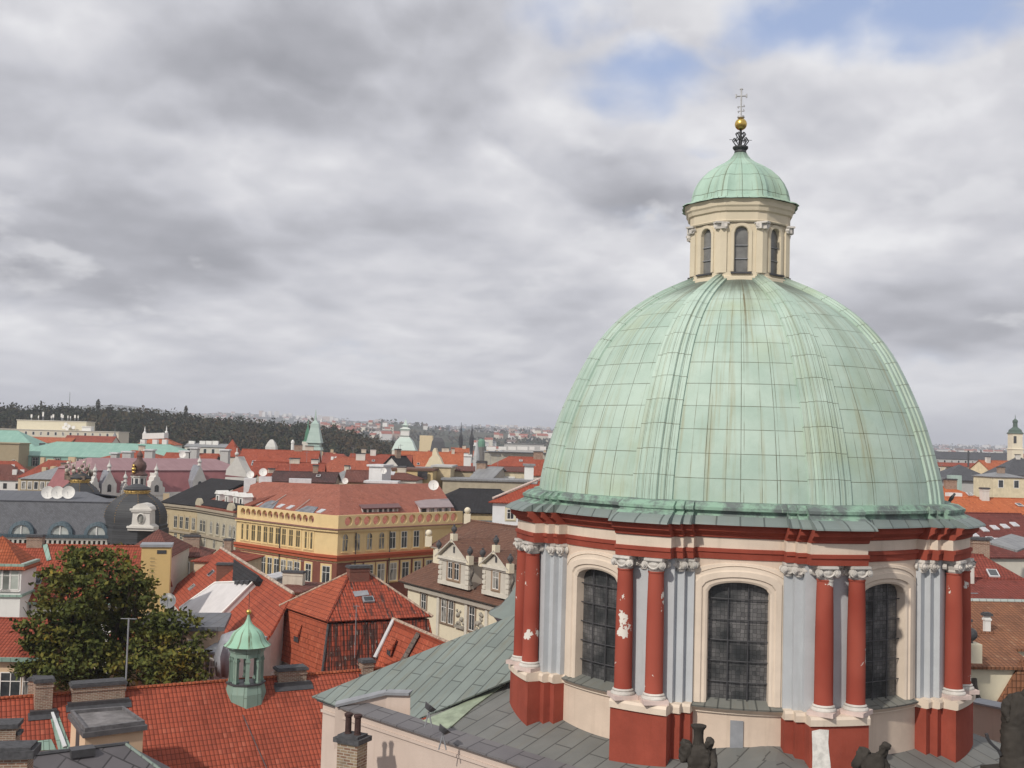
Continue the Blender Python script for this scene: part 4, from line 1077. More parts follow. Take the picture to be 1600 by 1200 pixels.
# ---- two houses on the left behind the tree
def wallhouse(name, label, px0, px1, yeave, ybase_z, Y, rot, depth, zridge, wallm, roofm, kind='gable', over=.35, hipk=.5, thick=.16, cat='house', group=None, extra_w=0.0):
    """a house whose front wall spans px0..px1 with its eave at row yeave; returns (root, info)"""
    cx = (px0+px1)/2; ze = toz(cx, yeave, Y); a = at(cx, yeave, Y)
    u = Vector((math.cos(R(rot)), math.sin(R(rot)), 0)); v = Vector((-u.y, u.x, 0))
    view = Vector((a.x, a.y, 0)).normalized(); across = Vector((view.y, -view.x, 0))
    w = abs((px1-px0)/FPX*a.y/max(.25, (u.dot(across))*view.y))+extra_w
    A = Vector((a.x, a.y, 0))-u*w/2; B = A+u*w
    root = thing(name, label, cat, (a.x, a.y, 0), group)
    mb = MB(); Cc, Dd = B+v*depth, A+v*depth
    mb.prism([q.to_tuple()[:2] for q in (A, B, Cc, Dd)], ybase_z, ze, 0)
    rm = MB(); up = Vector((0, 0, 1)); eo = over; s = (zridge-ze)/(depth/2)
    P1, P2 = A-u*eo-v*eo+up*(ze-eo*s), B+u*eo-v*eo+up*(ze-eo*s); P3, P4 = Cc+u*eo+v*eo+up*(ze-eo*s), Dd-u*eo+v*eo+up*(ze-eo*s)
    m1, m2 = A+v*depth/2, B+v*depth/2
    if kind == 'gable':
        R1, R2 = m1-u*eo+up*zridge, m2+u*eo+up*zridge
        rm.slab([P1, P2, R2, R1], thick, 0); rm.slab([P4, P3, R2, R1], thick, 0)
        mb.face([A+up*(ze+.002), Dd+up*(ze+.002), m1+up*(zridge-thick*1.2)], 0); mb.face([B+up*(ze+.002), m2+up*(zridge-thick*1.2), Cc+up*(ze+.002)], 0)
    elif kind == 'hip':
        h = min(w*.45, depth*hipk); R1, R2 = m1+u*h+up*zridge, m2-u*h+up*zridge
        rm.slab([P1, P2, R2, R1], thick, 0); rm.slab([P4, P3, R2, R1], thick, 0); rm.slab([P1, R1, P4], thick, 0); rm.slab([P2, R2, P3], thick, 0)
    elif kind == 'pyramid':
        T_ = (A+Cc)/2+up*zridge; R1 = R2 = T_
        for q in ((P1, P2), (P2, P3), (P3, P4), (P4, P1)): rm.slab([q[0], q[1], T_], thick, 0)
    elif kind == 'shed':
        R1, R2 = Dd-u*eo+up*zridge, Cc+u*eo+up*zridge; s = (zridge-ze)/depth
        P1, P2 = A-u*eo-v*eo+up*(ze-eo*s), B+u*eo-v*eo+up*(ze-eo*s)
        rm.slab([P1, P2, R2, R1], thick, 0); mb.face([B+up*(ze+.002), Cc+up*(zridge-.2), Cc+up*ze], 0); mb.face([A+up*(ze+.002), Dd+up*ze, Dd+up*(zridge-.2)], 0)
    else:
        R1, R2 = A+up*ze, B+up*ze
        rm.prism([q.to_tuple()[:2] for q in (A-u*eo-v*eo, B+u*eo-v*eo, Cc+u*eo+v*eo, Dd-u*eo+v*eo)], ze+.002, ze+.35, 0)
    if kind in ('gable', 'hip') and depth > 4: ridge_caps(rm, R1, R2, 0, .11, .8)
    mb.build('wall', wallm, root); ro = rm.build('roof', roofm, root)
    return root, dict(A=A+up*ze, B=B+up*ze, C=Cc+up*ze, D=Dd+up*ze, u=u, v=v, ze=ze, zr=zridge, R1=R1, R2=R2, roof=ro, n=nrm(P1, P2, R1), P1=P1, w=w, d=depth)
WHITEP = stucco((.70, .70, .68), 'white_plaster', .04, .12)
GREENM = sheet_metal((.22, .33, .28), (.30, .42, .36), .6, .55, 'green_gutter_sheet')
h, I = wallhouse('white_house', 'white house with green gutters and a red roof behind the leafy tree', -60, 200, 936, 0, 104, 6, 12, toz(110, 850, 111), WHITEP, tiles((.33, .078, .044), (.25, .06, .037), .25, .4, name='white_house_tile'))
gm = MB(); gm.hexa([I['P1']+Vector((0, -.12, -.2)), I['P1']+I['u']*(I['w']+.7)+Vector((0, -.12, -.2)), I['P1']+I['u']*(I['w']+.7)+Vector((0, .1, -.2)), I['P1']+Vector((0, .1, -.2))], [I['P1']+Vector((0, -.16, .02)), I['P1']+I['u']*(I['w']+.7)+Vector((0, -.16, .02)), I['P1']+I['u']*(I['w']+.7)+Vector((0, .1, .02)), I['P1']+Vector((0, .1, .02))]); gm.build('gutter', GREENM, h)
def ppos(I, pxs):      # distance along the front wall for picture columns
    out = []
    for p in pxs:
        d = ray(p, 900); A, u = I['A'], I['u']; t = (A.y*d.x-A.x*d.y)/(u.x*d.y-u.y*d.x); out.append(t)
    return out
windows_on(h, I['A'], I['B'], toz(50, 962, 104)-.6, 0, 5, 1.25, 1.9, pos=ppos(I, (-2, 13, 42, 120, 208)))
for px_, py_ in ((33, 906), (57, 906), (135, 905)): skylight(h, onp(px_, py_, I['P1'], I['n']), I['n'], 1.1, 1.3)
lam = MB(); lam.slab([onp(66, 850, I['P1'], I['n'], .12), onp(74, 850, I['P1'], I['n'], .12), onp(80, 874, I['P1'], I['n'], .12), onp(73, 876, I['P1'], I['n'], .12)], .08, 0); lam.build('roof_flashing', GREENM, h)
c = onp(51, 858, I['P1'], I['n']); chimney(h, (c.x, c.y+.6), 1.5, .9, c.z-1.5, toz(51, 838, c.y)-.1, R(6))
c = onp(49, 893, I['P1'], I['n'])
# oriel tower at the left edge with its own pyramid roof
h2, I2 = wallhouse('corner_tower', 'white oriel tower with a small red pyramid roof at the left edge', -48, 26, 880, 0, 101, 6, 4.2, toz(0, 836, 103.5), WHITEP, ORANGE, 'pyramid', .45)
windows_on(h2, I2['A'], I2['B'], toz(5, 922, 101), 0, 2, 1.5, 2.0, pos=ppos(I2, (3, 17)), mats=[WHITE, plain((.42, .46, .42), .3, .5, 0, .15, 1, 'drawn_blind')])
gm = MB(); gm.box(tuple(((I2['A']+I2['B'])/2+I2['v']*2.1)[:2])+(I2['ze']-.25,), (I2['w']+.5, 4.7, .22), R(6)); gm.box(tuple(((I2['A']+I2['B'])/2+I2['v']*2.1)[:2])+(toz(5, 931, 101)-.1,), (I2['w']+.4, 4.6, .2), R(6)); gm.build('string_course', GREENM, h2)
h, I = wallhouse('peach_house', 'peach house with a steep tile roof and a white six pane window', -50, 60, 1023, 0, 80, 4, 11, toz(20, 966, 85.5), stucco((.62, .46, .31), 'ochre_wall', .06, .2), tiles((.32, .074, .042), (.25, .057, .035), .26, .42, name='peach_house_tile'))
windows_on(h, I['A'], I['B'], toz(25, 1092, 80), 0, 2, 1.5, 1.9, pos=ppos(I, (25, 60)), sill=False)
gm = MB(); gm.hexa([I['P1']+Vector((0, -.15, -.3)), I['P1']+I['u']*(I['w']+.7)+Vector((0, -.15, -.3)), I['P1']+I['u']*(I['w']+.7)+Vector((0, .3, -.3)), I['P1']+Vector((0, .3, -.3))], [I['P1']+Vector((0, -.2, 0)), I['P1']+I['u']*(I['w']+.7)+Vector((0, -.2, 0)), I['P1']+I['u']*(I['w']+.7)+Vector((0, .3, 0)), I['P1']+Vector((0, .3, 0))]); gm.build('gutter', GREENM, h)
chimney(h, at(58, 1080, 76)[:2], .9, .8, 8, toz(58, 1062, 76), 0)
# low red roof beside the tree, behind the ridge
h, I = wallhouse('low_red_house', 'low red roofed house at the foot of the yellow shaft', 176, 252, 1010, 0, 94, 8, 9, toz(215, 962, 98), stucco((.6, .5, .4)), tiles((.36, .08, .042)))

# ---- yellow shaft
ysh = at(241, 955, 93); tw = thing('yellow_shaft', 'tall ochre ventilation shaft with a flat grey cap', 'shaft', (ysh.x, ysh.y, 0))
zt = toz(241, 853, 93); YEL = stucco((.62, .44, .20), 'ochre_plaster_shaft', .05, .22)
mb = MB(); mb.box((ysh.x, ysh.y, 0), (2.35, 1.9, zt), R(14)); mb.build('shaft_wall', YEL, tw)
mb = MB(); mb.box((ysh.x, ysh.y, zt+.002), (2.6, 2.15, .22), R(14)); mb.build('cap', GREYMETAL, tw)
mb = MB(); u_ = Vector((math.cos(R(14)), math.sin(R(14)), 0)); v_ = Vector((u_.y, -u_.x, 0))
o_ = Vector((ysh.x, ysh.y, 0))+v_*.955
mb.box((o_.x+u_.x*.45, o_.y+u_.y*.45, zt-.55), (.75, .06, .3), R(14)); mb.build('vent', DKMETAL, tw)
for i in range(16):
    mb = MB(); z = zt-.9-i*.3; a = o_+v_*.12-u_*.25; mb.tube((a.x-.2, a.y, z), (a.x+.2, a.y+.05, z), .016, 4); mb.build('rung', DKMETAL, tw)
dish(at(262, 952, 88.5), .62, (.25, -1, .35), 'round white dish at the base of the ochre shaft')
# grey flat roofed house with a white wall
h, I = wallhouse('flat_grey_house', 'white walled house with a flat dark grey roof right of the ochre shaft', 250, 314, 888, 0, 141, 12, 9, 0, WHITEP, sheet_metal((.12, .13, .135), (.16, .17, .17), .8), 'flat', .4)
h, I = wallhouse('peach_annex', 'small peach annex with a dark flat roof beyond the tree', 226, 336, 985, 0, 86, 10, 6, 0, stucco((.62, .46, .34)), sheet_metal((.11, .115, .13), (.15, .155, .17), .8), 'flat', .5)
windows_on(h, I['A'], I['B'], I['ze']-2.4, 0, 1, .8, 1.7, pos=ppos(I, (306,)))
# ---- long red roof with the white membrane terrace
A_, B_ = atz(345, 856, 18.0), atz(458, 927, 18.0); _rd = (B_-A_).normalized(); _pp = Vector((_rd.y, -_rd.x, 0)); C_ = B_+_pp*6.2-Vector((0, 0, 5.6)); nM = nrm(A_, B_, C_); D_ = onp(258, 928, A_, nM)
E_ = [onp(x, y, A_, nM) for x, y in ((444, 951), (424, 988), (380, 1046), (352, 1046))]
hM = thing('terrace_house', 'red roofed house with a white membrane patch let into its slope', 'house', ((A_+B_)/2).to_tuple()[:2]+(0,))
mb = MB(); mb.slab([A_, B_]+E_+[D_], .2, 0); C_ = E_[3]; bk = (A_-D_); bk.z = 0
bk = bk*.42
mb.slab([A_, B_, B_+bk-Vector((0, 0, 2.6)), A_+bk-Vector((0, 0, 2.6))], .2, 0); ridge_caps(mb, A_, B_, 1, .16, .6)
mb.build('roof', [tiles((.37, .082, .042), (.26, .06, .036), .25, .4, moss=.25), plain((.42, .34, .28), .9, .2, 0, .5, 3, 'worn_ridge')], hM)
pass
ww = MB(); ww.prism([(D_+bk.normalized()*.6)[:2], (E_[3]+bk.normalized()*.6)[:2], (E_[1]+bk.normalized()*.2)[:2], (B_+bk*.5)[:2], (A_+bk*.5)[:2]], 0, E_[3].z-.3, 0); 
for q_, w_ in zip(E_[:2], E_[1:3]): ww.face([q_-Vector((0, 0, .2)), w_-Vector((0, 0, .2)), Vector((w_.x, w_.y, 6)), Vector((q_.x, q_.y, 6))], 0)
ww.build('wall', stucco((.58, .57, .54)), hM)
MEM = plain((.58, .56, .56), .7, .3, 0, .07, .8, 'white_membrane')
mb = MB(); mp = [(281, 950), (336, 911), (396, 909), (350, 955), (336, 968), (318, 961), (285, 962)]
mb.slab([onp(x, y, A_, nM, .5) for x, y in mp], .6, 0)
mb.build('membrane_terrace', MEM, hM)
mb = MB()
edge = [onp(x, y, A_, nM, .5) for x, y in mp]
for a, b in zip(edge, edge[1:]+edge[:1]): mb.tube(a+Vector((0, 0, .05)), b+Vector((0, 0, .05)), .11, 5)
mb.build('terrace_kerb', WHITE, hM)
for x in (371, 379, 387): mb = MB(); q = onp(x, 913, A_, nM, .52); mb.box((q.x, q.y, q.z), (.45, .45, .35), R(-30)); mb.build('vent', DKMETAL, hM)
c = onp(346, 906, A_, nM); chimney(hM, (c.x+.3, c.y+1), 2.1, .9, c.z-1.5, toz(346, 884, c.y), R(5), mats=[brick_mat((.17, .06, .045), (.2, .08, .055), (.2, .12, .09)), CAP, OXRED])
mb = MB(); q = [onp(x, y, A_, nM, .7) for x, y in ((365, 873), (404, 899), (399, 908), (363, 907))]
mb.slab(q, .75, 0); mb.build('dark_dormer', DKROOF, hM)
for px_, py_ in ((300, 918), (330, 896)): skylight(hM, onp(px_, py_, A_, nM), nM, 1.3, .9)
# grey tarpaulin hanging on the scaffold by the belfry
tp = MB(); Yt = 82
TP = [[at(x, y, Yt+dy) for x, y, dy in row] for row in (((346, 992, 1.5), (356, 988, 1.0), (366, 985, .8), (378, 982, 1.2)), ((340, 1010, .6), (350, 1006, .0), (360, 1003, .4), (374, 1000, .6)), ((334, 1026, .2), (344, 1026, -.6), (352, 1020, .2), (362, 1022, .1)), ((337, 1056, .6), (345, 1060, .0), (349, 1058, .4), (356, 1060, .3)))]
for i in range(3):
    for j in range(3): tp.face([TP[i][j], TP[i+1][j], TP[i+1][j+1], TP[i][j+1]])
tpo = tp.build('tarpaulin', plain((.30, .31, .34), .6, .3, 0, .2, 1.2, 'grey_tarpaulin'), smooth=True, sharp=70)
so_ = tpo.modifiers.new('thick', 'SOLIDIFY'); so_.thickness = .03
tag(tpo, 'grey tarpaulin draped over the eave left of the copper belfry', 'tarpaulin')
h, I = wallhouse('plain_white_house', 'narrow white house under the tarpaulin behind the belfry', 326, 372, 1018, 0, 84, -8, 5, toz(350, 1002, 86), stucco((.56, .55, .53)), GREYMETAL, 'shed')
windows_on(h, I['A'], I['B'], I['ze']-2.2, 0, 1, .9, 1.5, pos=ppos(I, (334,)))

# ---- pyramid roofed house
zU = 17.0; F_, L_p, R_p = atz(511, 971, zU), atz(437, 946, zU), atz(676, 963, zU); K_ = L_p+R_p-F_
apx = (L_p+R_p)/2; apx = Vector((apx.x, apx.y, toz(557, 893, apx.y)))
TILEO = tiles((.37, .090, .045), (.29, .072, .04), .26, .4, moss=.1, name='orange_pantile')
TILES_ = tiles((.35, .075, .04), (.25, .055, .035), .26, .4, soot=.55, moss=.1, name='sooty_pantile')
TILES2 = tiles((.35, .075, .04), (.25, .055, .035), .26, .4, soot=.84, moss=.1, name='blackened_pantile')
hP = thing('pyramid_roof_house', 'house with a two stage pyramid roof partly blackened and a brick stack on top', 'house', (apx.x, apx.y, 0))
mb = MB(); rl = (R_p-F_).normalized()*1.2
ap0, ap1 = apx-rl*.4, apx+rl*.8
mb.slab([L_p, F_, ap0], .14, 0); mb.slab([F_, R_p, ap1, ap0], .14, 1); mb.slab([R_p, K_, ap1], .14, 0); mb.slab([K_, L_p, ap0, ap1], .14, 0)
CREAMCAP = plain((.36, .27, .21), .9, .2, 0, .5, 4, 'mortared_ridge')
for a, b, m in ((F_, ap0, 1), (L_p, ap0, 2), (R_p, ap1, 2)): ridge_caps(mb, a, b, m, .11, .4)
mb.build('roof', [TILEO, TILES_, CREAMCAP], hP)
mb = MB(); ctr = (L_p+R_p)/2; ctr = Vector((ctr.x, ctr.y, 0))
def inn(q, z, k): d = Vector((q.x, q.y, 0))-ctr; p = ctr+d*k; return Vector((p.x, p.y, z))
up_ = [inn(q, zU-.25, .955) for q in (L_p, F_, R_p, K_)]; lo_ = [inn(q, 12.6, 1.12) for q in (L_p, F_, R_p, K_)]
mb.slab([up_[0], up_[1], lo_[1], lo_[0]], .15, 0); mb.slab([up_[1], up_[2], lo_[2], lo_[1]], .15, 1); mb.slab([up_[2], up_[3], lo_[3], lo_[2]], .15, 0); mb.slab([up_[3], up_[0], lo_[0], lo_[3]], .15, 0)
ridge_caps(mb, up_[1], lo_[1], 2, .1, .4); ridge_caps(mb, up_[0], lo_[0], 3, .1, .4)
mb.build('mansard', [TILEO, TILES2, CAP, WHITE], hP)
w = MB(); w.prism([inn(q, 0, 1.05)[:2] for q in (L_p, F_, R_p, K_)], 0, 12.7, 0); w.build('wall', stucco((.6, .56, .5)), hP)
yw = math.atan2(rl.y, rl.x); cst = apx-rl*.0; cst = Vector((cst.x, cst.y, 0))+Vector((rl.y, -rl.x, 0)).normalized()*.55
chimney(hP, cst[:2], 1.75, .95, apx.z-2.4, toz(560, 887, cst.y), yw, mats=[brick_mat((.19, .06, .045), (.22, .085, .06), (.16, .10, .08)), CAP, OXRED])
mb = MB(); q = onp(562, 925, F_, nrm(F_, R_p, ap0)); mb.slab([onp(x, y, F_, nrm(F_, R_p, ap0), .06) for x, y in ((551, 924), (574, 922), (577, 929), (555, 932))], .05, 0); mb.build('flashing', GREYMETAL, hP)
nF = nrm(F_, R_p, ap0); skylight(hP, onp(575, 938, F_, nF), nF, .95, .65, up=.2)
nL = nrm(up_[0], up_[1], lo_[1])
def dormer_hatch(parent, P, n, w, name='roof_hatch'):
    u = Vector((-n.y, n.x, 0)).normalized(); v = n.cross(u); v = v if v.z > 0 else -v
    out = Vector((n.x, n.y, 0)).normalized()
    mb = MB(); a, b = P-u*w/2, P+u*w/2; t0, t1 = a+out*.0+Vector((0, 0, w*.55)), b+Vector((0, 0, w*.55)); k0, k1 = a+v*w*1.7, b+v*w*1.7
    mb.face([a, b, t1, t0], 1); mb.slab([t0+out*.1, t1+out*.1, k1, k0], .06, 0)
    mb.face([a, t0, k0], 0); mb.face([b, k1, t1], 0); return mb.build(name, [TILEO, DKMETAL], parent)
dormer_hatch(hP, onp(462, 1003, up_[1], nL, .1), nL, .9)
mb = MB(); q = onp(554, 1028, up_[1], nrm(up_[1], up_[2], lo_[2]), .1); mb.tube(q, Vector((q.x, q.y, toz(554, 945, q.y))), .03, 5); mb.tube((q.x-.25, q.y, toz(554, 947, q.y)), (q.x+.25, q.y, toz(554, 947, q.y)), .02, 4); mb.build('aerial', GREYMETAL, hP)
# red annex in front of it with the pale roof flashing
An = [atz(586, 1042, 13.9), atz(614, 967, 17.6), atz(703, 1005, 17.6), atz(712, 1072, 14.3)]
hN = thing('tiled_annex', 'red tiled annex with a pale metal strip down its verge and a grey patch', 'house', (An[1].x, An[1].y, 0))
mb = MB(); mb.slab(An, .16, 0); bkN = (An[1]-An[0]); bkN.z = -3.4
mb.slab([An[1], An[2], An[2]+bkN, An[1]+bkN], .16, 0); ridge_caps(mb, An[1], An[2], 1, .13, .4)
mb.build('roof', [tiles((.40, .09, .045), (.33, .085, .05), .26, .4, moss=.1, name='annex_tile'), CREAMCAP], hN); nN = nrm(An[0], An[1], An[2])
mb = MB(); mb.slab([onp(x, y, An[0], nN, .12) for x, y in ((583, 1026), (612, 967), (616, 967), (587, 1027))], .1, 0); mb.build('verge_flashing', PALEMETAL, hN)
mb = MB(); mb.slab([onp(x, y, An[0], nN, .025) for x, y in ((625, 1032), (652, 985), (658, 987), (632, 1034))], .02, 0); mb.build('tile_patch', tiles((.16, .12, .10), (.12, .10, .09), .26, .4), hN)
dormer_hatch(hN, onp(607, 1024, An[0], nN, .1), nN, .8)
w = MB(); w.prism([An[0][:2], An[3][:2], (An[2]+bkN*.6)[:2], (An[1]+bkN*.6)[:2]], 0, 12.0, 0); w.build('wall', stucco((.58, .52, .45)), hN)

# ---- yellow corner building with the pierced attic
zE = 21.6
YC0, YC1, YC2, YC3 = atz(371, 790, zE), atz(497, 803.5, zE), atz(529, 806, zE), atz(723, 799, zE)
hY = thing('yellow_corner_building', 'yellow corner building with a pierced parapet and red brown roof', 'building', (YC1.x, YC1.y, 0))
YW = stucco((.68, .52, .275), 'yellow_plaster', .06, .15); YRED = stucco((.40, .10, .05), 'red_ledge', .1, .1); YBR = stucco((.20, .075, .055), 'brown_rustication', .12, .1)
in0, in3 = YC0+Vector((14, 12, 0)), YC3+Vector((-2, 20, 0))
foot = [YC0, YC1, YC2, YC3, in3, in0]
z1_ = 15.6                                # foot of the red ledge
mb = MB(); fp = [q.to_tuple()[:2] for q in foot]
mb.prism(fp, z1_-.2, zE-1.85, 0); mb.build('wall', YW, hY)
mb = MB(); mb.prism(fp, 0, z1_-.2, 0); mb.build('lower_wall', YBR, hY)
def band(parent, pts, z0, z1, out, m, name, closed=False):
    mb = MB()
    n = len(pts)
    offs = []
    for i, q in enumerate(pts):
        ns = []
        if i > 0: ns.append(normal2(pts[i-1], q)[1])
        if i < n-1: ns.append(normal2(q, pts[i+1])[1])
        nn = sum(ns, Vector()).normalized(); offs.append(nn/ max(.5, nn.dot(ns[0])))
    for i in range(n-1):
        a, b = pts[i], pts[i+1]; oa, ob = a+offs[i]*out, b+offs[i+1]*out; ia, ib = a-offs[i]*.02, b-offs[i+1]*.02
        mb.hexa([(q.x, q.y, z0) for q in (oa, ob, ib, ia)], [(q.x, q.y, z1) for q in (oa, ob, ib, ia)], 0)
    return mb.build(name, m, parent)
front = [YC0, YC1, YC2, YC3]
zA0 = zE-1.72                                # foot of the attic
band(hY, front, zA0-.45, zA0-.12, .3, YW, 'cornice'); band(hY, front, zA0-.12, zA0, .5, stucco((.25, .13, .11), 'brown_ledge'), 'cornice_cap')
band(hY, front, z1_+.5, z1_+.8, .5, YRED, 'string_course'); band(hY, front, z1_+.05, z1_+.5, .3, YRED, 'string_course')
def attic(a, b, n, z0, z1, t=.5):
    """parapet wall pierced by a row of round openings"""
    d, nn = normal2(a, b); L = (b-a).length; mb = MB(); mg = L*.04 if n > 12 else L*.04
    cell = (L-2*mg)/n; r = min(cell*.42, (z1-z0)*.36); zc = (z0+z1)/2+.05
    def P(x, z, y): return Vector((a.x, a.y, 0))+d*x+nn*y+Vector((0, 0, z))
    def quad(x0, x1, za, zb):
        mb.hexa([P(x0, za, 0), P(x1, za, 0), P(x1, za, -t), P(x0, za, -t)], [P(x0, zb, 0), P(x1, zb, 0), P(x1, zb, -t), P(x0, zb, -t)], 0)
    quad(0, mg, z0, z1); quad(L-mg, L, z0, z1)
    for i in range(n):
        x0 = mg+cell*i; x1 = x0+cell; xc = (x0+x1)/2
        K = 16
        ins = [(xc+r*math.cos(2*math.pi*q/K), zc+r*math.sin(2*math.pi*q/K)) for q in range(K)]
        def outp(q):
            c, s = math.cos(2*math.pi*q/K), math.sin(2*math.pi*q/K)
            k = min((cell/2)/max(1e-6, abs(c)), ((z1-zc) if s > 0 else (zc-z0))/max(1e-6, abs(s))); return (xc+c*k, zc+s*k)
        crn = {2: (x1, z1), 6: (x0, z1), 10: (x0, z0), 14: (x1, z0)}
        out = [crn.get(q, outp(q)) for q in range(K)]
        for q in range(K):
            w = (q+1) % K
            for y, fl in ((0, 0), (-t, 1)):
                f = [P(*ins[q], y), P(*out[q], y), P(*out[w], y), P(*ins[w], y)]; mb.face(f[::-1] if fl else f, 0)
            mb.face([P(*ins[q], 0), P(*ins[w], 0), P(*ins[w], -t), P(*ins[q], -t)], 0)
            ri = [(xc+r*.80*math.cos(2*math.pi*k/K), zc-.0+r*.80*math.sin(2*math.pi*k/K)) for k in (q, w)]
        mb.face([P(x0, z1, 0), P(x1, z1, 0), P(x1, z1, -t), P(x0, z1, -t)], 0)
        # half disc fills the lower part of the opening, a step back
        pts = [(xc+r*.98*math.cos(math.pi+math.pi*k/8), zc-.0+r*.98*math.sin(math.pi+math.pi*k/8)) for k in range(9)]
    return mb
at_ = attic(YC0, YC1, 13, zA0, zE+.02); at_.build('pierced_parapet', YW, hY)
at_ = attic(YC2, YC3, 13, zA0, zE+.02); at_.build('pierced_parapet', YW, hY)
mb = MB(); d_, n_1 = normal2(YC1, YC2); mb.prism([YC1[:2], YC2[:2], (YC2-n_1*.35)[:2], (YC1-n_1*.35)[:2]], zA0, zE, 0); mb.build('corner_parapet', YW, hY)
# roof
RY = tiles((.36, .13, .088), (.30, .11, .078), .22, .3, moss=.08, name='red_brown_tile')
zb = zA0+.3; zR = 25.0
q0, q1, q2, q3 = [q+(ctr_-q).normalized()*.7 for q, ctr_ in ((YC0, in0), (YC1, YC1+Vector((0, 9, 0))), (YC2, YC2+Vector((0, 9, 0))), (YC3, in3))]
for q in (q0, q1, q2, q3): q.z = zb
rA, rB, rC = atz(393, 752, 24.6), atz(531, 757, 25.0), atz(684, 755, 24.8)
mb = MB(); mb.slab([q0, q1, rB, rA], .2, 0); mb.slab([q1, q2, rB], .2, 0); mb.slab([q2, q3, rC, rB], .2, 0)
mb.slab([rA, rB, rC, Vector((in3.x, in3.y, zb)), Vector((in0.x, in0.y, zb))], .2, 0) if False else None
bkA, bkB, bkC = rA+Vector((8, 9, -5)), rB+Vector((1, 20, -5)), rC+Vector((-1, 14, -5))
mb.slab([rA, rB, bkB, bkA], .2, 0); mb.slab([rB, rC, bkC, bkB], .2, 0)
roofY = mb.build('roof', RY, hY)
w = MB(); w.prism([q0[:2], q1[:2], q2[:2], q3[:2], rC[:2], rB[:2], rA[:2]], zE-3, zb-.1, 0); w.build('roof_floor', GREYMETAL, hY)
nYl, nYr = nrm(q0, q1, rB), nrm(q2, q3, rC)
RPM = [plain((.16, .17, .19), .5, .4, 0, .4, 1.5, 'patched_sheet'), plain((.4, .33, .3), .8)]
for pts in (((396, 798), (424, 778), (438, 780), (424, 797)), ((457, 800), (480, 790), (497, 792), (488, 803))): mb = MB(); mb.slab([onp(x, y, q0, nYl, .1) for x, y in pts], .12, 0); mb.build('roof_patch', RPM, hY)
for a, b in (((424, 788), (447, 773)), ((462, 797), (484, 780))): mb = MB(); mb.tube(onp(*a, q0, nYl, .2), onp(*b, q0, nYl, .2), .07, 4, 1); mb.build('roof_pipe', RPM, hY)
for p in ((404, 788), (439, 791), (454, 793), (502, 799), (537, 800)): skylight(hY, onp(*p, q0 if p[0] < 530 else q2, nYl if p[0] < 530 else nYr), nYl if p[0] < 530 else nYr, 1.0, 1.0, mats=[PALEMETAL, plain((.45, .47, .5), .3)])
for p in ((628, 791), (640, 791)): skylight(hY, onp(*p, q2, nYr), nYr, 1.1, 2.0, mats=[PALEMETAL, plain((.5, .5, .52), .3)])
def boxdormer(xl, xr, yt, yb, ytopback, mwall, mroof, nw):
    """a long dormer on the right-hand slope: roof falls forward over a window band"""
    a, b = onp(xl, yb, q2, nYr, .02), onp(xr, yb-(xr-xl)*.03, q2, nYr, .02); H = (yb-yt)/FPX*a.y*1.0
    e0, e1 = a+Vector((0, 0, H)), b+Vector((0, 0, H)); t0, t1 = onp(xl-8, ytopback, q2, nYr, .1), onp(xr-6, ytopback-2, q2, nYr, .1)
    d, nn = normal2(a, b)
    mb = MB(); mb.face([a, b, e1, e0], 1); mb.face([a, e0, t0], 1); mb.face([b, t1, e1], 1)
    mb.slab([e0+nn*.35-d*.3, e1+nn*.35+d*.3, t1+d*.3, t0-d*.3], .14, 0)
    o = mb.build('dormer', [mroof, mwall], hY)
    L = (b-a).length
    for i in range(nw):
        m = MB(); x0 = L*(i+.18)/nw; x1 = L*(i+.82)/nw
        m.face([a+d*x0+nn*.02+Vector((0, 0, .15*H)), a+d*x1+nn*.02+Vector((0, 0, .15*H)), a+d*x1+nn*.02+Vector((0, 0, .85*H)), a+d*x0+nn*.02+Vector((0, 0, .85*H))], 0)
        m.build('dormer_window', GLASS, o)
boxdormer(566, 622, 794, 803, 783, WHITE, sheet_metal((.13, .055, .05), (.16, .065, .06), .6, .5, 'maroon_sheet', .1), 7)
boxdormer(656, 704, 793, 803, 781, WHITE, sheet_metal((.28, .21, .21), (.34, .27, .27), .6, .5, 'pink_grey_sheet', .1), 4)
# windows, left and right facade
dl, nl_ = normal2(YC0, YC1); Ll = (YC1-YC0).length; Lr = (YC3-YC2).length
def fpos(a, b, pxs, py):
    d, _ = normal2(a, b); out = []
    for p in pxs:
        q = ray(p, py); t = (a.y*q.x-a.x*q.y)/(d.x*q.y-d.y*q.x); out.append(t)
    return out
WY = [WHITE, GLASS]; WYB = [plain((.62, .46, .22), .7), plain((.10, .085, .05), .3, .5, 0, .3, 1, 'brown_glass')]
windows_on(hY, YC0, YC1, 16.85, 0, 0, 1.0, 2.3, pos=fpos(YC0, YC1, (380, 385.5, 396, 405, 415, 424, 434, 444, 455, 466, 480, 485.5), 840), mats=WYB, surround=YW)
windows_on(hY, YC2, YC3, 16.85, 0, 0, 1.0, 2.4, pos=fpos(YC2, YC3, (539, 558, 577, 596), 850), arch=True, mats=[YW, GLASS])
windows_on(hY, YC2, YC3, 16.85, 0, 0, 1.05, 2.3, pos=fpos(YC2, YC3, (613, 631, 650, 668), 850), surround=YW)
windows_on(hY, YC0, YC1, 12.5, 0, 0, 1.25, 2.4, pos=fpos(YC0, YC1, (381, 393, 402, 412, 421, 432, 443, 453, 464, 482), 890), surround=YW)
windows_on(hY, YC2, YC3, 12.5, 0, 0, 1.25, 2.4, pos=fpos(YC2, YC3, (557, 577, 595, 614, 633, 652, 670), 890), surround=YW)
windows_on(hY, YC1, YC2, 12.5, 0, 1, 1.4, 2.4, surround=YW)
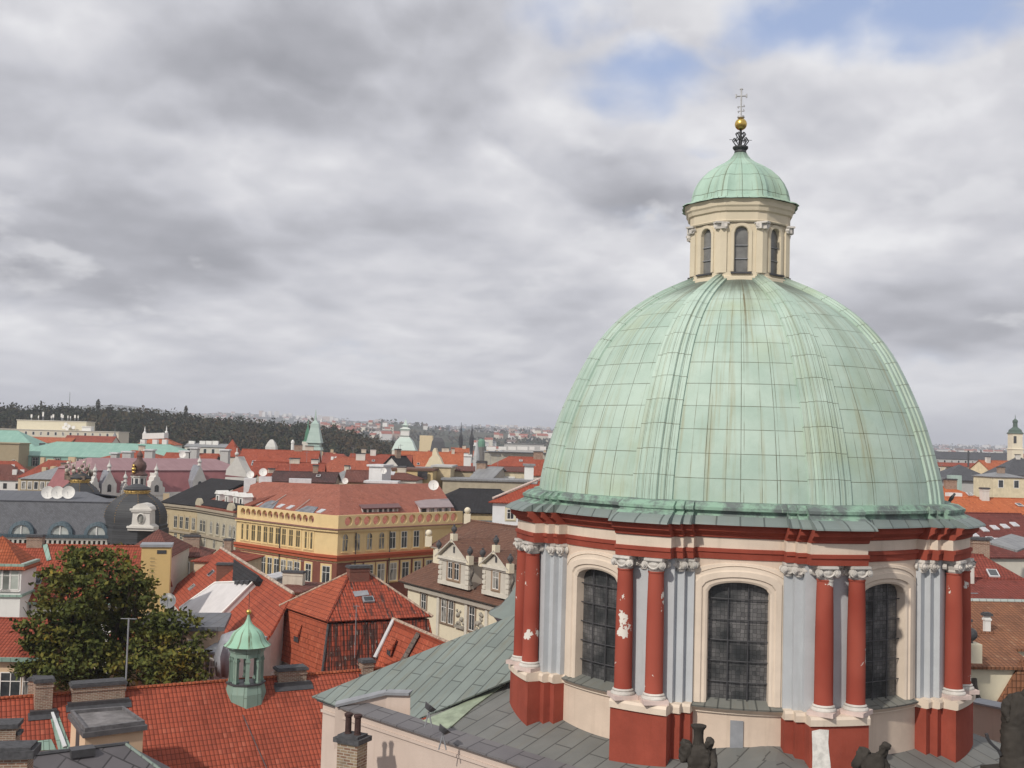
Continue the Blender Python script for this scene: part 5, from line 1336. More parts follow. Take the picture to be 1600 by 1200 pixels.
for p, q in (((YC0, YC1), 438), ((YC2, YC3), 555), ((YC2, YC3), 608)):
    t = fpos(p[0], p[1], (q,), 850)[0]; d, nn = normal2(*p); o = Vector((p[0].x, p[0].y, 0))+d*t+nn*.14
    mb = MB(); mb.tube(o+Vector((0, 0, 2)), o+Vector((0, 0, zA0-.6)), .07, 6); mb.build('downpipe', DKMETAL, hY)
# white rooftop vents behind its ridge
for x0, x1, y0, y1 in ((382, 400, 747, 754), (405, 424, 745, 757), (452, 486, 748, 754)):
    a = at((x0+x1)/2, y1, 172); m = MB(); m.box((a.x, a.y, a.z-3), ((x1-x0)/FPX*172, 2.2, (y1-y0)/FPX*172+3), R(10)); m.build('roof_vent', PALEMETAL, hY)
for (x, y, Y, r, lab) in ((391, 748, 172, .6, 'white dish above the left vent of the yellow corner building'), (411, 745, 172, .65, 'white dish above the second vent of the yellow corner building'), (677, 767, 168, .8, 'white dish on a pole at the right end of the red brown ridge'), (539, 757, 172, .5, 'white dish behind the middle of the red brown ridge')):
    dish(at(x, y, Y), r, (.1, -1, .3), lab)
# ================================================================== cream house with gabled dormers
zM = 15.0
M0, M1 = atz(626, 907, zM), atz(846, 963, zM)
CRM = stucco((.68, .62, .48), 'cream_wall', .05, .12); CRG = stucco((.52, .49, .43), 'grey_cream_stone', .08, .25); CRS = stucco((.60, .57, .50), 'pale_stone', .1, .3)
BR1 = tiles((.175, .088, .06), (.13, .07, .052), .22, .3, moss=.2, name='brown_tile')
hC = thing('gabled_house', 'cream house with brown roof and two pedimented gables behind the church', 'house', (M0.x, M0.y, 0))
dM, nM_ = normal2(M0, M1); Lm = (M1-M0).length; vz = lambda z: Vector((0, 0, z))
def mp_(t, back, z): q = Vector((M0.x, M0.y, 0))+dM*t-nM_*back; q.z = z; return q
w = MB(); w.prism([mp_(.6, .7, 0)[:2], mp_(Lm, .7, 0)[:2], mp_(Lm, 15, 0)[:2], mp_(.6, 15, 0)[:2]], 0, zM-.25, 0); w.build('wall', CRM, hC)
mb = MB(); mb.slab([mp_(-.3, -.25, zM), mp_(Lm, -.25, zM), mp_(Lm, 3.6, 17.3), mp_(1.6, 3.6, 17.3)], .18, 0, 1); mb.slab([mp_(-.3, -.25, zM), mp_(1.6, 3.6, 17.3), mp_(1.6, 14, 17.3), mp_(-.3, 16, zM)], .18, 0, 1)
mb.build('skirt_roof', [BR1, stucco((.12, .11, .10))], hC)
w = MB(); w.prism([mp_(1.7, 3.4, 0)[:2], mp_(Lm, 3.4, 0)[:2], mp_(Lm, 13, 0)[:2], mp_(1.7, 13, 0)[:2]], 16.9, 19.2, 0); w.build('upper_wall', CRM, hC)
mb = MB(); zt_ = 22.2
e = [mp_(1.3, 3.0, 19.15), mp_(Lm+2, 3.0, 19.15), mp_(Lm+2, 13.5, 19.15), mp_(1.3, 13.5, 19.15)]; ra_, rb_ = mp_(2.2, 8.2, zt_), mp_(Lm+2, 8.2, zt_)
mb.slab([e[0], e[1], rb_, ra_], .2, 0, 1); mb.slab([e[3], e[2], rb_, ra_], .2, 0, 1); mb.slab([e[0], ra_, e[3]], .2, 0, 1); ridge_caps(mb, ra_, rb_, 0, .14, .6)
mb.build('roof', [BR1, CRS], hC)
def gabled_dormer(px0, px1, nwin, lab=None):
    t0, t1 = fpos(M0, M1, (px0, px1), 900); wd = t1-t0; zb_, ze_, za_ = 15.75, 18.75, 18.75+wd*.31
    b = .35
    mb = MB(); mb.hexa([mp_(t0, b, zb_), mp_(t1, b, zb_), mp_(t1, 8, zb_), mp_(t0, 8, zb_)], [mp_(t0, b, ze_), mp_(t1, b, ze_), mp_(t1, 8, ze_), mp_(t0, 8, ze_)], 0)
    mb.face([mp_(t0, b, ze_), mp_(t1, b, ze_), mp_((t0+t1)/2, b, za_)], 0)
    o = mb.build('gable', [CRG], hC)
    mb = MB(); m_ = (t0+t1)/2
    mb.slab([mp_(t0-.45, b-.45, ze_+.05), mp_(m_, b-.45, za_+.28), mp_(m_, 8.3, za_+.28), mp_(t0-.45, 8.3, ze_+.05)], .14, 0, 1); mb.slab([mp_(m_, b-.45, za_+.28), mp_(t1+.45, b-.45, ze_+.05), mp_(t1+.45, 8.3, ze_+.05), mp_(m_, 8.3, za_+.28)], .14, 0, 1)
    mb.build('gable_roof', [BR1, CRG], o)
    mb = MB()
    for z, h, ov in ((ze_-.12, .26, .38), (ze_-.3, .16, .2), (zb_-.02, .45, .12)):
        mb.hexa([mp_(t0-ov, b+.2, z), mp_(t0-ov, b-ov, z), mp_(t1+ov, b-ov, z), mp_(t1+ov, b+.2, z)], [mp_(t0-ov, b+.2, z+h), mp_(t0-ov, b-ov, z+h), mp_(t1+ov, b-ov, z+h), mp_(t1+ov, b+.2, z+h)], 0)
    for k in range(4):          # quoins
        for ta, tb in ((t0-.08, t0+wd*.10), (t1-wd*.10, t1+.08)):
            z = zb_+.5+k*.55; mb.hexa([mp_(ta, b+.1, z), mp_(ta, b-.1, z), mp_(tb, b-.1, z), mp_(tb, b+.1, z)], [mp_(ta, b+.1, z+.36), mp_(ta, b-.1, z+.36), mp_(tb, b-.1, z+.36), mp_(tb, b+.1, z+.36)], 0)
    mb.build('trim', CRS, o)
    A_, B_ = mp_(t0, b, 0), mp_(t1, b, 0)
    windows_on(o, A_, B_, zb_+.75, 0, nwin, 1.15, 1.85, pos=[wd/2+(i-(nwin-1)/2)*1.25 for i in range(nwin)], surround=stucco((.33, .24, .17)), mats=[WHITE, GLASS])
    mb = MB(); c = mp_(m_, b-.02, ze_+.35*(za_-ze_)); mb.box((c.x, c.y, c.z), (.3, .1, .7), math.atan2(dM.y, dM.x)); mb.build('vent', DKMETAL, o)
    # scroll and urns
    for tt, zz, nm in ((m_, za_+.25, 'urn'), (t0-.1, ze_+.2, 'urn'), (t1+.3, ze_+.1, 'urn')):
        mb = MB(); c = mp_(tt, b-.1, zz)
        mb.box((c.x, c.y, c.z-.35), (.62, .62, .95), math.atan2(dM.y, dM.x), 0)
        mb.lathe([(.12, .6), (.14, .72), (.30, .95), (.33, 1.15), (.22, 1.38), (.1, 1.45), (.15, 1.52), (.04, 1.65)], 10, c, 1); mb.build(nm, [CRM, CAP], o)
    mb = MB()
    for k in range(7):
        z = zb_+.5+k*.3; c = mp_(t1+.5-.28*math.sin(k*.9), b+.1, z); d2 = mp_(t1+.5-.28*math.sin((k+1)*.9), b+.1, z+.3); mb.tube(c, d2, .16-.012*k, 6)
    mb.build('scroll', stucco((.10, .09, .08)), o)
gabled_dormer(682, 728, 2); gabled_dormer(751, 791, 1)
for pxx in ((664, 672), (704, 712)): pass
Ma, Mb = mp_(.6, .7, 0), mp_(Lm, .7, 0)
windows_on(hC, Ma, Mb, 11.4, 0, 0, 1.15, 2.6, pos=[q for q in fpos(Ma, Mb, (662, 694, 705, 738), 950)], surround=stucco((.25, .19, .14)))
def relief(px0, px1, z0, z1):
    t0, t1 = fpos(Ma, Mb, (px0, px1), 960); mb = MB()
    for k in range(14):
        t = rnd.uniform(t0, t1); z = rnd.uniform(z0, z1); c = Ma+dM*t+nM_*.05; mb.ball((c.x, c.y, z), rnd.uniform(.12, .28), 6)
    mb.hexa([Ma+dM*t0+vz(z0-.3), Ma+dM*t1+vz(z0-.3), Ma+dM*t1+nM_*.35+vz(z0-.3), Ma+dM*t0+nM_*.35+vz(z0-.3)], [Ma+dM*t0+vz(z0), Ma+dM*t1+vz(z0), Ma+dM*t1+nM_*.35+vz(z0), Ma+dM*t0+nM_*.35+vz(z0)], 0)
    mb.build('stucco_relief', stucco((.33, .31, .27), 'dark_relief', .3, .6), hC, smooth=True)
relief(714, 728, 11.6, 13.4); relief(745, 756, 11.6, 13.4); relief(712, 722, 8.2, 9.8)
for t in fpos(Ma, Mb, (686, 730, 762), 950):
    mb = MB(); mb.hexa([Ma+dM*(t-.25)+vz(3), Ma+dM*(t+.25)+vz(3), Ma+dM*(t+.25)+nM_*.2+vz(3), Ma+dM*(t-.25)+nM_*.2+vz(3)], [Ma+dM*(t-.25)+vz(14.5), Ma+dM*(t+.25)+vz(14.5), Ma+dM*(t+.25)+nM_*.2+vz(14.5), Ma+dM*(t-.25)+nM_*.2+vz(14.5)], 0); mb.build('pilaster', [CRS, CRG], hC)
mb = MB(); mb.hexa([Ma+vz(14.2), Mb+vz(14.2), Mb+nM_*.45+vz(14.2), Ma+nM_*.45+vz(14.2)], [Ma+vz(14.7), Mb+vz(14.7), Mb+nM_*.6+vz(14.7), Ma+nM_*.6+vz(14.7)], 1)
mb.build('cornice', [CRS, CRG], hC)
c = mp_(1.5, 3.5, 19.2)
for tt, bb in ((1.2, 3.0), (2.0, 7.9)):
    c = mp_(tt, bb, 19.4 if bb < 4 else 22.1); mb = MB(); mb.box((c.x, c.y, c.z-.3), (.8, .8, 1.2)); mb.ball((c.x, c.y, c.z+1.3), .4, 8); mb.build('urn', [CRM], hC, smooth=True)
# second brown slope and low grey roof behind it
h, I = wallhouse('low_brown_house', 'low brown roofed range behind the pedimented gables', 742, 880, 850, 0, 138, 3, 12, toz(800, 822, 144), CRM, tiles((.22, .115, .08), (.17, .09, .065), .22, .3, moss=.15))
h, I = wallhouse('grey_roof_range', 'low range with a grey green sheet roof below the white house', 740, 900, 836, 0, 150, 4, 12, toz(800, 815, 156), stucco((.4, .38, .34)), sheet_metal((.095, .115, .12), (.13, .15, .155), .7, .6, 'dark_sheet', .1), 'gable')

# ---- beige row left of the yellow building
BE = stucco((.46, .38, .25), 'beige_plaster', .07, .25); BE2 = stucco((.43, .39, .30), 'grey_beige_stone', .08, .3)
def facade_block(name, label, a, b, zt, depth, m, cat='building', group=None):
    root = thing(name, label, cat, (a.x, a.y, 0), group); d, nn = normal2(a, b)
    mb = MB(); mb.prism([a[:2], b[:2], (b-nn*depth)[:2], (a-nn*depth)[:2]], 0, zt, 0); mb.build('wall', m, root); return root, d, nn
zB = 20.6
Q0, Q1, Q2 = atz(254, 784, zB), atz(309, 790, zB), atz(370, 800, zB)
def row_house(name, label, a, b, wallm, roofm, zr, px_up, px_lo, arch):
    root, d, nn = facade_block(name, label, a, b, zB-.05, 16, wallm); L = (b-a).length
    mb = MB(); up = Vector((0, 0, 1))
    def P(t, back, z): q = Vector((a.x, a.y, 0))+d*t-nn*back; q.z = z; return q
    mb.slab([P(-.1, -.4, zB), P(L+.1, -.4, zB), P(L+.1, 9, zr), P(-.1, 9, zr)], .2, 0); mb.slab([P(-.1, 18, zB), P(L+.1, 18, zB), P(L+.1, 9, zr), P(-.1, 9, zr)], .2, 0)
    mb.build('roof', roofm, root)
    mb = MB()
    for z0, z1, o in ((zB-.9, zB-.55, .3), (zB-.55, zB-.2, .55), (16.0, 16.3, .3), (13.8, 14.1, .3)):
        mb.hexa([P(0, .05, z0), P(L, .05, z0), P(L, -o, z0), P(0, -o, z0)], [P(0, .05, z1), P(L, .05, z1), P(L, -o, z1), P(0, -o, z1)], 0)
    mb.build('cornice', stucco((.36, .31, .24), 'cornice_stone', .1, .3), root)
    windows_on(root, a, b, 16.7, 0, 0, 1.0, 1.9, pos=fpos(a, b, px_up, 830), arch=arch, surround=wallm, mats=[plain((.5, .48, .42), .7), GLASS])
    windows_on(root, a, b, 14.5, 0, 0, .9, 1.4, pos=fpos(a, b, px_lo, 850), surround=wallm, mats=[plain((.5, .48, .42), .7), GLASS])
    return root, P, L
rt, P, L = row_house('beige_row_house', 'beige house with a black tiled roof next to the dark dome', Q0, Q1, BE, DKROOF, 24.4, (259, 274, 283, 292, 302), (274, 283, 292), False)
rt, P, L = row_house('grey_stone_house', 'grey beige stone house with white roof dormers beside the yellow building', Q1, Q2, BE2, tiles((.26, .085, .055), (.2, .07, .05), .22, .3, name='row_tile'), 24.2, (314, 319, 330, 340, 350, 360, 366), (320, 335, 350, 362), True)
for px_ in (322, 336, 349, 358):                        # white round headed dormers
    t = fpos(Q1, Q2, (px_,), 790)[0]; c = P(t, 2.6, 21.2); mb = MB(); d, nn = normal2(Q1, Q2); yaw = math.atan2(d.y, d.x)
    mb.box((c.x, c.y, c.z-.6), (1.3, 1.6, 2.0), yaw, 0); mb.lathe([(.65, -.8), (.65, .8)], 12, (0, 0, 0), 0) if False else None
    f = c+nn*.82; mb.face([f-d*.3+vz(.2), f+d*.3+vz(.2), f+d*.3+vz(1.1), f-d*.3+vz(1.1)], 1)
    mb.hexa([c-d*.8-nn*.9+vz(1.41), c+d*.8-nn*.9+vz(1.41), c+d*.8+nn*1.0+vz(1.41), c-d*.8+nn*1.0+vz(1.41)], [c-d*.15-nn*.9+vz(1.95), c+d*.15-nn*.9+vz(1.95), c+d*.15+nn*1.0+vz(1.95), c-d*.15+nn*1.0+vz(1.95)], 0)
    mb.build('dormer', [WHITE, GLASS], rt)
mb = MB(); mb.slab([P(.3, -.1, zB+.25), P(L*.98, -.1, zB+.25), P(L*.98, 1.2, zB+1.1), P(.3, 1.2, zB+1.1)], .2, 0); mb.build('lead_gutter_roof', DKROOF, rt)
for px_ in (311, 361):
    t = fpos(Q1, Q2, (px_,), 790)[0]; c = P(t, -.2, zB); mb = MB(); d, nn = normal2(Q1, Q2)
    mb.lathe([(1e-4, -.5), (1.1, -.5), (1.1, .1), (.8, .1), (.8, -.3), (1e-4, -.3)], 16, (0, 0, 0)) if False else None
    K = 10; f = [c+d*1.1*math.cos(math.pi*k/K)+vz(1.2*math.sin(math.pi*k/K)) for k in range(K+1)]; bk = [q-nn*.5 for q in f]
    mb.face(f, 0); mb.face(bk[::-1], 0)
    for k in range(K): mb.face([f[k], bk[k], bk[k+1], f[k+1]], 0)
    mb.build('segmental_gable', BE2, rt)
# roof between the row and the yellow building
h, I = wallhouse('black_slope_house', 'house with a large black tiled slope right of the yellow attic', 668, 842, 800, 0, 178, 5, 22, toz(750, 764, 189), stucco((.50, .40, .24)), DKROOF, 'hip', .4, .25)
h, I = wallhouse('white_hip_house', 'white house with a red hipped roof and pale ridges next to the dome', 770, 940, 784, 0, 152, -6, 13, toz(840, 748, 158.5), stucco((.66, .67, .68), 'white_wall', .05, .1), tiles((.36, .075, .04), (.29, .06, .035), .22, .3, name='hip_tile'), 'hip', .55, .5)
windows_on(h, I['A'], I['B'], I['ze']-2.6, 0, 0, 1.0, 1.4, pos=ppos(I, (795,)), surround=stucco((.6, .55, .4)))
mb = MB()
for a, b in ((I['A'], I['R1']), (I['B'], I['R2']), (I['R1'], I['R2'])): ridge_caps(mb, a+vz(.25), b+vz(.25), 0, .16, .6)
mb.build('ridge', plain((.6, .5, .45), .8), h)
skylight(h, onp(835, 754, I['P1'], I['n']), I['n'], .9, 1.1)

# ---- dark mansard building with bulbous corner domes
SLD = slate((.088, .092, .105), .3, .25, 'blue_black_slate'); SLB = slate((.05, .052, .056), .3, .25, 'black_slate'); BLM = sheet_metal((.075, .11, .135), (.10, .14, .165), .7, .5, 'blue_sheet', .1)
zD = 16.6
D0, D1 = atz(-70, 834, zD), atz(268, 839, zD)
hD = thing('mansard_building', 'blue black mansard building with two bulbous dark domes and round dormers', 'building', ((D0+D1)/2)[:2]+(0,))
dD, nD = normal2(D0, D1); LD = (D1-D0).length
def PD(t, back, z): q = Vector((D0.x, D0.y, 0))+dD*t-nD*back; q.z = z; return q
STN = stucco((.54, .52, .47), 'balustrade_stone', .12, .35)
w = MB(); w.prism([PD(0, .6, 0)[:2], PD(LD, .6, 0)[:2], PD(LD, 20, 0)[:2], PD(0, 20, 0)[:2]], 0, zD-1.6, 0); w.build('wall', stucco((.44, .40, .33)), hD)
mb = MB(); t1 = fpos(D0, D1, (166,), 830)[0]; zm = toz(100, 783, PD(t1*.6, 3.0, 0).y)
mb.hexa([PD(0, .3, zD+.1), PD(t1, .3, zD+.1), PD(t1, 17, zD+.1), PD(0, 17, zD+.1)], [PD(0, 2.6, zm), PD(t1, 2.6, zm), PD(t1, 15, zm), PD(0, 15, zm)], 0, 1)
zr_ = toz(100, 768, PD(t1*.6, 8, 0).y)
mb.slab([PD(0, 2.4, zm+.01), PD(t1+1, 2.4, zm+.01), PD(t1-5, 8.5, zr_), PD(0, 8.5, zr_)], .15, 1); mb.slab([PD(0, 15, zm), PD(t1, 15, zm), PD(t1-5, 8.5, zr_), PD(0, 8.5, zr_)], .15, 1)
mb.build('roof', [SLD, sheet_metal((.085, .09, .105), (.12, .125, .14), 1.2, .5, 'grey_blue_sheet', .1)], hD)
mb = MB(); mb.hexa([PD(-.2, -.35, zD-.35), PD(LD+.3, -.35, zD-.35), PD(LD+.3, .5, zD-.35), PD(-.2, .5, zD-.35)], [PD(-.2, -.45, zD+.08), PD(LD+.3, -.45, zD+.08), PD(LD+.3, .5, zD+.08), PD(-.2, .5, zD+.08)]); mb.build('eave', BLM, hD)
mb = MB(); nb = 44
mb.hexa([PD(0, -.1, zD-.7), PD(LD, -.1, zD-.7), PD(LD, .5, zD-.7), PD(0, .5, zD-.7)], [PD(0, -.1, zD-.36), PD(LD, -.1, zD-.36), PD(LD, .5, zD-.36), PD(0, .5, zD-.36)]); mb.hexa([PD(0, -.15, zD-2.1), PD(LD, -.15, zD-2.1), PD(LD, .5, zD-2.1), PD(0, .5, zD-2.1)], [PD(0, -.15, zD-1.75), PD(LD, -.15, zD-1.75), PD(LD, .5, zD-1.75), PD(0, .5, zD-1.75)])
for i in range(nb):
    t = LD*(i+.5)/nb; q = PD(t, .1, zD-1.75); mb.hexa([PD(t-.16, 0, zD-1.74), PD(t+.16, 0, zD-1.74), PD(t+.16, .3, zD-1.74), PD(t-.16, .3, zD-1.74)], [PD(t-.1, -.05, zD-.71), PD(t+.22, -.05, zD-.71), PD(t+.22, .3, zD-.71), PD(t-.1, .3, zD-.71)])
mb.build('bracketed_frieze', STN, hD)
for px_ in (33, 94, 151):
    t = fpos(D0, D1, (px_,), 825)[0]; K = 14; r1, r0_ = 1.75, 1.25; b = -.15
    def arc(r, back, K=K): return [PD(t+r*math.cos(math.pi*k/K), back, zD+.12+r*1.05*math.sin(math.pi*k/K)) for k in range(K+1)]
    mb = MB(); A_, B_, C_, D_ = arc(r1, b+.1), arc(r1, 4.2), arc(r0_, b), arc(r0_, b+.3)
    for q in (A_, B_, C_, D_): q.insert(0, Vector((q[0].x, q[0].y, zD+.1))); q.append(Vector((q[-1].x, q[-1].y, zD+.1)))
    for i in range(len(A_)-1):
        mb.face([A_[i], A_[i+1], B_[i+1], B_[i]], 0); mb.face([C_[i], C_[i+1], A_[i+1], A_[i]], 0); mb.face([C_[i], D_[i], D_[i+1], C_[i+1]], 0)
    o = mb.build('dormer', BLM, hD, smooth=True, sharp=50)
    g = MB(); g.face(arc(r0_, b+.24), 0); g.build('window', plain((.36, .38, .36), .3, .5, 0, .4, .6, 'curtained_glass'), o)
    g = MB(); g.hexa([PD(t-.07, b+.12, zD+.1), PD(t+.07, b+.12, zD+.1), PD(t+.07, b+.2, zD+.1), PD(t-.07, b+.2, zD+.1)], [PD(t-.07, b+.12, zD+1.3), PD(t+.07, b+.12, zD+1.3), PD(t+.07, b+.2, zD+1.3), PD(t-.07, b+.2, zD+1.3)]); g.build('mullion', WHITE, o)
def bulb(px, ybase, ytop, halfpx, Y, front=True):
    c = at(px, ybase, Y); zb_ = c.z; H = (ybase-ytop)/FPX*Y; rr = halfpx/FPX*Y
    prof = [(1.07, -.55), (1.08, -.14), (1.03, -.12), (1.05, -.02), (1.0, .0), (1.0, .10), (1.01, .22), (.985, .38), (.92, .53), (.81, .67), (.67, .79), (.53, .88), (.42, .94), (.38, .97)]
    mb = MB(); mb.lathe([(r*rr, zb_+z*H) for r, z in prof], 48, (c.x, c.y, 0), 0, 0, rf=lambda a: (1/max(abs(math.cos(((a+math.pi/8) % (math.pi/4))-math.pi/8)), .92))*.97)
    o = mb.build('corner_dome', SLB, hD, smooth=True, sharp=35)
    g = MB()
    for k in range(8):
        a = k*math.pi/4+math.pi/8
        for (r_a, z_a), (r_b, z_b) in zip(prof[5:-1], prof[6:]):
            for s in (0, .5):
                p = (r_a+(r_b-r_a)*s)*rr*1.045; z = zb_+(z_a+(z_b-z_a)*s)*H; g.ball((c.x+p*math.cos(a), c.y+p*math.sin(a), z), .09, 5)
    g.build('stud_row', plain((.25, .17, .08), .5, .5, .4), o)
    g = MB(); zt = zb_+.97*H; rt = rr*.40
    g.lathe([(rt, zt-.1), (rt*1.05, zt+.05*H), (rt*1.0, zt+.10*H)], 32, (c.x, c.y, 0), 1); g.lathe([(rt*1.15, zt+.10*H), (rt*1.18, zt+.13*H), (rt*.9, zt+.2*H), (rt*.3, zt+.28*H)], 32, (c.x, c.y, 0), 0)
    for k in range(18): a = 2*math.pi*k/18; g.ball((c.x+rt*1.08*math.cos(a), c.y+rt*1.08*math.sin(a), zt+.05*H), .12, 5, 1)
    g.build('dome_crown', [SLB, plain((.50, .33, .10), .45, .5, .3, .2, 4, 'gilt_band')], o); return c, rr, zt, H
cD, rD, ztD, HD = bulb(212, 818, 769, 44, 163)
cE, rE, ztE, HE = bulb(122, 806, 752, 36, 185)
# stone oval window in front of the right dome
mb = MB(); f = cD-Vector((0, rD*1.03, 0)); zb_ = toz(221, 829, f.y); kx = f.y/FPX; x0 = at(221, 825, f.y).x
ol = [(-20, 0), (-20, 6), (-14, 10), (-13, 30), (-15, 32), (-13, 37), (-7, 41), (0, 42.5), (7, 41), (13, 37), (15, 32), (13, 30), (14, 10), (20, 6), (20, 0)]
fr = [Vector((x0+x*kx, f.y-.4, zb_+y*kx)) for x, y in ol]; bk = [q+Vector((0, 2.4, 0)) for q in fr]; mb.face(fr, 0)
for i in range(len(fr)): j = (i+1) % len(fr); mb.face([fr[i], bk[i], bk[j], fr[j]], 0)
for z0, w_, y_ in ((31, 17, .3), (28.5, 15, .2), (4, 21, .25)): mb.box((x0, f.y-.4, zb_+z0*kx), (w_*2*kx, y_*2, .28), 0, 0)
K = 16; ov = [Vector((x0+5.2*kx*math.cos(2*math.pi*k/K), f.y-.44, zb_+(19+7*math.sin(2*math.pi*k/K))*kx)) for k in range(K)]; mb.face(ov, 1)
o2 = [Vector((x0+7.6*kx*math.cos(2*math.pi*k/K), f.y-.42, zb_+(19+9.4*math.sin(2*math.pi*k/K))*kx)) for k in range(K)]; o3 = [q+Vector((0, -.22, 0)) for q in ov]
for k in range(K): j = (k+1) % K; mb.face([o2[k], o2[j], o3[j], o3[k]], 0); mb.face([o3[k], o3[j], ov[j], ov[k]], 0)
mb.build('oval_window', [stucco((.62, .60, .56), 'white_stone', .1, .25), GLASS], hD)
# onion turret behind, of the same house group, and crest ornaments
cr_ = MB(); 
for dx, hgt in ((-15, 26), (-6, 22), (12, 27), (4, 15), (18, 20)):
    c = at(122+dx*.9, 744, 185); 
    for k in range(4): cr_.ball((c.x+rnd.uniform(-.3, .3), c.y+rnd.uniform(-1, 1), c.z+hgt/FPX*185*(k+.6)/4.5), .42-.06*k, 6, 0 if k % 2 else 1)
    cr_.tube(c, c+vz(hgt/FPX*185), .09, 5, 0)
c = at(122, 744, 185); cr_.box((c.x, c.y, c.z-.6), (3.4, 3, .7), 0, 1)
cr_.build('sculpted_crest', [plain((.48, .44, .36), .7, .3, 0, .5, 2, 'weathered_stone'), plain((.16, .12, .09), .7, .3, 0, .4, 2, 'dark_bronze')], hD)
for i, (x, lab) in enumerate(((75, 'left white dish of three on the blue black mansard'), (90, 'middle white dish of three on the blue black mansard'), (107, 'right white dish of three on the blue black mansard'))):
    dish(at(x, 780, 162.6), .95, (.12, -1, .12), lab)
h, I = wallhouse('white_skylight', 'row of white roof lights on the mansard at the left edge', -30, 32, 781, 14, 172, 2, 5, toz(0, 768, 175), PALEMETAL, WHITE, 'gable')

# ---- onion turret, pink roofed palace
PK = sheet_metal((.26, .145, .155), (.32, .19, .20), 1.1, .5, 'pink_sheet', .08, 8, .7); PKD = plain((.28, .115, .12), .7, .3, 0, .12, .6, 'raspberry_sheet')
WST = stucco((.57, .56, .53), 'white_grey_stone', .1, .3)
zK = 18.8; K0, K1 = at(140, 771, 232), at(400, 757, 262); zK = K0.z
hK = thing('pink_roofed_palace', 'white stone palace with raspberry mansard roof and sculpted gables', 'building', ((K0+K1)/2)[:2]+(0,))
dK, nK = normal2(K0, K1); LK = (Vector((K1.x-K0.x, K1.y-K0.y, 0))).length
def PK_(t, back, z): q = Vector((K0.x, K0.y, 0))+dK*t-nK*back; q.z = z; return q
w = MB(); w.prism([PK_(0, 0, 0)[:2], PK_(LK, 0, 0)[:2], PK_(LK, 22, 0)[:2], PK_(0, 22, 0)[:2]], 0, zK, 0); w.prism([PK_(-.6, -.6, 0)[:2], PK_(LK+.6, -.6, 0)[:2], PK_(LK+.6, .01, 0)[:2], PK_(-.6, .01, 0)[:2]], zK-2.2, zK-1.3, 0); w.build('wall', WST, hK)
z1_k, z2_k = toz(270, 735, PK_(LK/2, 3, 0).y), toz(270, 717, PK_(LK/2, 10, 0).y)
mb = MB(); mb.hexa([PK_(0, .5, zK+.01), PK_(LK, .5, zK+.01), PK_(LK, 21.5, zK+.01), PK_(0, 21.5, zK+.01)], [PK_(1.6, 3, z1_k), PK_(LK-1.6, 3, z1_k), PK_(LK-1.6, 19, z1_k), PK_(1.6, 19, z1_k)], 1)
mb.hexa([PK_(1.3, 2.7, z1_k+.005), PK_(LK-1.3, 2.7, z1_k+.005), PK_(LK-1.3, 19.3, z1_k+.005), PK_(1.3, 19.3, z1_k+.005)], [PK_(5, 10, z2_k), PK_(LK-5, 10, z2_k), PK_(LK-5, 12, z2_k), PK_(5, 12, z2_k)], 0)
mb.build('roof', [PK, PKD], hK)
def sculpt_gable(pxc, wpx, hpx, kind):
    t = fpos(K0, K1, (pxc,), 760)[0]; kx = PK_(t, 0, 0).y/FPX; H = hpx*kx; W = wpx*kx/2; z0 = zK-.6
    ol = [(-1, 0), (-1, .34), (-.72, .40), (-.66, .62), (-.40, .68), (-.34, .80), (-.14, .86), (-.1, 1), (.1, 1), (.14, .86), (.34, .80), (.40, .68), (.66, .62), (.72, .40), (1, .34), (1, 0)] if kind == 0 else [(-1, 0), (-1, .45), (-.85, .5), (0, .95), (.85, .5), (1, .45), (1, 0)]
    mb = MB(); f = [PK_(t+x*W, -.25, z0+y*H) for x, y in ol]; b = [q-nK*3.2 for q in f]; mb.face(f, 0)
    for i in range(len(f)): j = (i+1) % len(f); mb.face([f[i], b[i], b[j], f[j]], 2 if kind else 0)
    ww, wh = W*.26, H*.30; K = 8
    a = [PK_(t+ww*math.cos(math.pi*k/K), -.29, z0+H*.15+wh*.7+ww*math.sin(math.pi*k/K)) for k in range(K+1)]+[PK_(t-ww, -.29, z0+H*.15), PK_(t+ww, -.29, z0+H*.15)]
    mb.face(a, 1)
    c = PK_(t, .2, z0+H*(.98 if kind == 0 else .93)); mb.lathe([(.5, 0), (.3, .5), (.55, .9), (.35, 1.3), (.12, 1.7), (.02, 2.4)], 8, c, 0)
    mb.build('gable', [WST, GLASS, sheet_metal((.20, .21, .24), (.27, .28, .31), .6, .5, 'grey_gable_sheet', .05)], hK)
sculpt_gable(148, 16, 34, 0); sculpt_gable(170, 24, 42, 1); sculpt_gable(196, 14, 22, 0); sculpt_gable(244, 28, 34, 0); sculpt_gable(311, 24, 48, 1)
